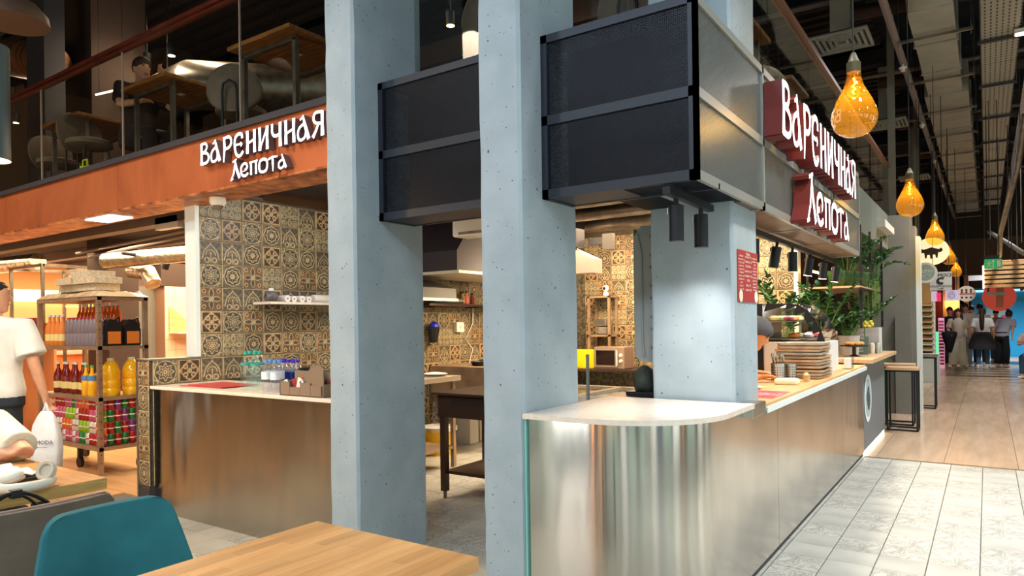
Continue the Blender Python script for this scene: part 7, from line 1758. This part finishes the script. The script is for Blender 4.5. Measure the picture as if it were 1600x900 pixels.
# people at the far end of the corridor
def feet(px, py): return P(px, py, Z=0)
blk = mat('black_cloth', (26, 26, 32), .9); bge = mat('beige_tee', (206, 194, 182), .9); wht = M['tee']; jns = mat('blue_jeans', (70, 96, 126), .9); gry = mat('print_grey', (168, 166, 180), .9); wtr = mat('white_trousers', (236, 240, 232), .9)
f = feet(1498, 576); wm, Mx = person('young woman with long brown hair in wide white trousers walking towards the camera', f, 0, 1.66, bge, wtr, M['hair_b'], hair='long_front', skirt=True, pose=dict(lw=(-.16, -.20, 1.02), la=(-.12, -.12, .08), ra=(.12, .10, .08)), wide=.88)
jk = MB(); jk.loft([[Vector(f) + Vector((-.20 + rx * cos(a), -.2 + ry * sin(a), z)) for a in [2 * pi * q / 12 for q in range(12)]] for z, rx, ry in ((.45, .05, .04), (.62, .10, .06), (.85, .16, .09), (1.0, .19, .10), (1.04, .08, .05))]); base(tag(jk.build('folded_jacket', blk, None, 60), 'dark jacket draped over the arm of the woman in white trousers', 'jacket'))
for px, py, yw, H, tp, lg, hr, hs2, lb in (
    (1485, 573, 0, 1.72, blk, M['jeans'], M['hair_b'], 'short', 'bearded man in a black t-shirt walking behind the woman in white trousers'),
    (1509, 572.5, .1, 1.82, bge, gry, M['hair'], 'short', 'tall man in a beige t-shirt just behind the woman in white trousers'),
    (1519, 568, pi, 1.78, blk, blk, M['hair'], 'short', 'man in black seen from behind between the walkers'),
    (1532, 572, pi, 1.80, wht, blk, M['hair'], 'short', 'man in a white t-shirt seen from behind, beside the long haired girl'),
    (1536, 575, pi - .1, 1.66, wht, jns, M['hair_b'], 'long_back', 'girl with a long ponytail and blue jeans seen from behind'),
    (1557, 566, pi, 1.66, mat('pink_top', (206, 130, 150), .9), jns, M['hair'], 'short', 'person in a pink top far back near the blue wall')):
    person(lb, feet(px, py), yw, H, tp, lg, hr, hair=hs2, vox=.022, faced=yw < 1, pose=dict(la=(-.10, -.10, .08), ra=(.10, .10, .08)), wide=.95)
f = feet(1535, 575); jk = MB(); jk.loft([[Vector(f) + Vector((rx * cos(a), ry * sin(a), z)) for a in [2 * pi * q / 16 for q in range(16)]] for z, rx, ry in ((.52, .30, .20), (.62, .32, .22), (.80, .27, .19), (.98, .20, .15), (1.0, .18, .13))]); base(tag(jk.build('tied_jacket', mat('charcoal_cloth', (62, 64, 70), .9), None, 60), 'charcoal jacket tied around the waist of the ponytailed girl', 'jacket'))
person('woman in a grey printed top and wide black trousers leaning over the far table', feet(1566, 574), R(150), 1.70, gry, blk, M['hair_b'], hair='bun', skirt=True, lean=.55, vox=.022, faced=False)
seat_ = dict(pel=(0, 0, .52), waist=(0, -.02, .66), chest=(0, -.06, .88), neck=(0, -.08, 1.06), head=(0, -.11, 1.21), ls=(-.19, -.06, 1.0), rs=(.19, -.06, 1.0), le=(-.25, -.16, .78), re=(.25, -.16, .78), lw=(-.14, -.36, .80), rw=(.14, -.36, .80), lh=(-.09, 0, .52), rh=(.09, 0, .52), lk=(-.10, -.42, .50), rk=(.10, -.42, .50), la=(-.10, -.42, .08), ra=(.10, -.42, .08))
person('seated guest with fair hair and a pale pink top at the far right table', (.88, 19.9, 0), R(-20), 1.70, mat('pale_pink', (236, 200, 190), .9), jns, mat('fair_hair', (200, 150, 104), .7), pose=seat_, vox=.02)
person('seated guest in black at the right edge of the corridor', (1.02, 17.4, 0), R(0), 1.72, blk, jns, M['hair'], pose=seat_, vox=.02)
# guest on the mezzanine
person('guest in dark clothes sitting at the mezzanine table behind the balustrade glass', (-6.98, 3.6, 2.80), R(90), 1.70, mat('dark_plum_shirt', (44, 34, 38), .9), blk, M['hair_b'], pose=dict(seat_, rw=(.10, -.30, 1.12), re=(.24, -.22, .84)), vox=.016)


# ================================================================ LABELS OF COPIES: say which one
bpy.context.view_layer.update()
ORD = ['first', 'second', 'third', 'fourth', 'fifth', 'sixth', 'seventh', 'eighth', 'ninth', 'tenth', 'eleventh', 'twelfth', 'thirteenth', 'fourteenth', 'fifteenth', 'sixteenth', 'seventeenth', 'eighteenth']
for o in list(S.objects):
    if o.type == 'MESH' and o.parent is None and o.get('category') and o.location.length < 1e-6: base(o)
bpy.context.view_layer.update()
byl = {}
for o in S.objects:
    if o.parent is None and o.get('label') and o.get('category'): byl.setdefault(o['label'], []).append(o)
for lb, os_ in byl.items():
    if len(os_) < 2 or len(os_) > 18: continue
    def key(o):
        d = o.location - Vector((0, 0, 1.4)); return (d.dot(RR) / max(d.dot(F0), .01), o.location.z, d.length)
    ks = [key(o) for o in os_]
    spanx = max(q[0] for q in ks) - min(q[0] for q in ks); spanz = (max(q[1] for q in ks) - min(q[1] for q in ks)) / 8; deep = max(q[2] for q in ks) - min(q[2] for q in ks)
    if spanz > spanx: ax, w_ = 1, 'from the bottom'
    elif deep > 6: ax, w_ = 2, 'by nearness'
    else: ax, w_ = 0, 'from the left'
    for k, (q, o) in enumerate(sorted(zip(ks, os_), key=lambda e: (e[0][ax], e[1].name))):
        n_ = lb.split(); suf = (', ' + ORD[k] + ' ' + w_).split(' ')
        o['label'] = ' '.join(n_[:16 - len(w_.split()) - 1]) + ', ' + ORD[k] + ' ' + w_
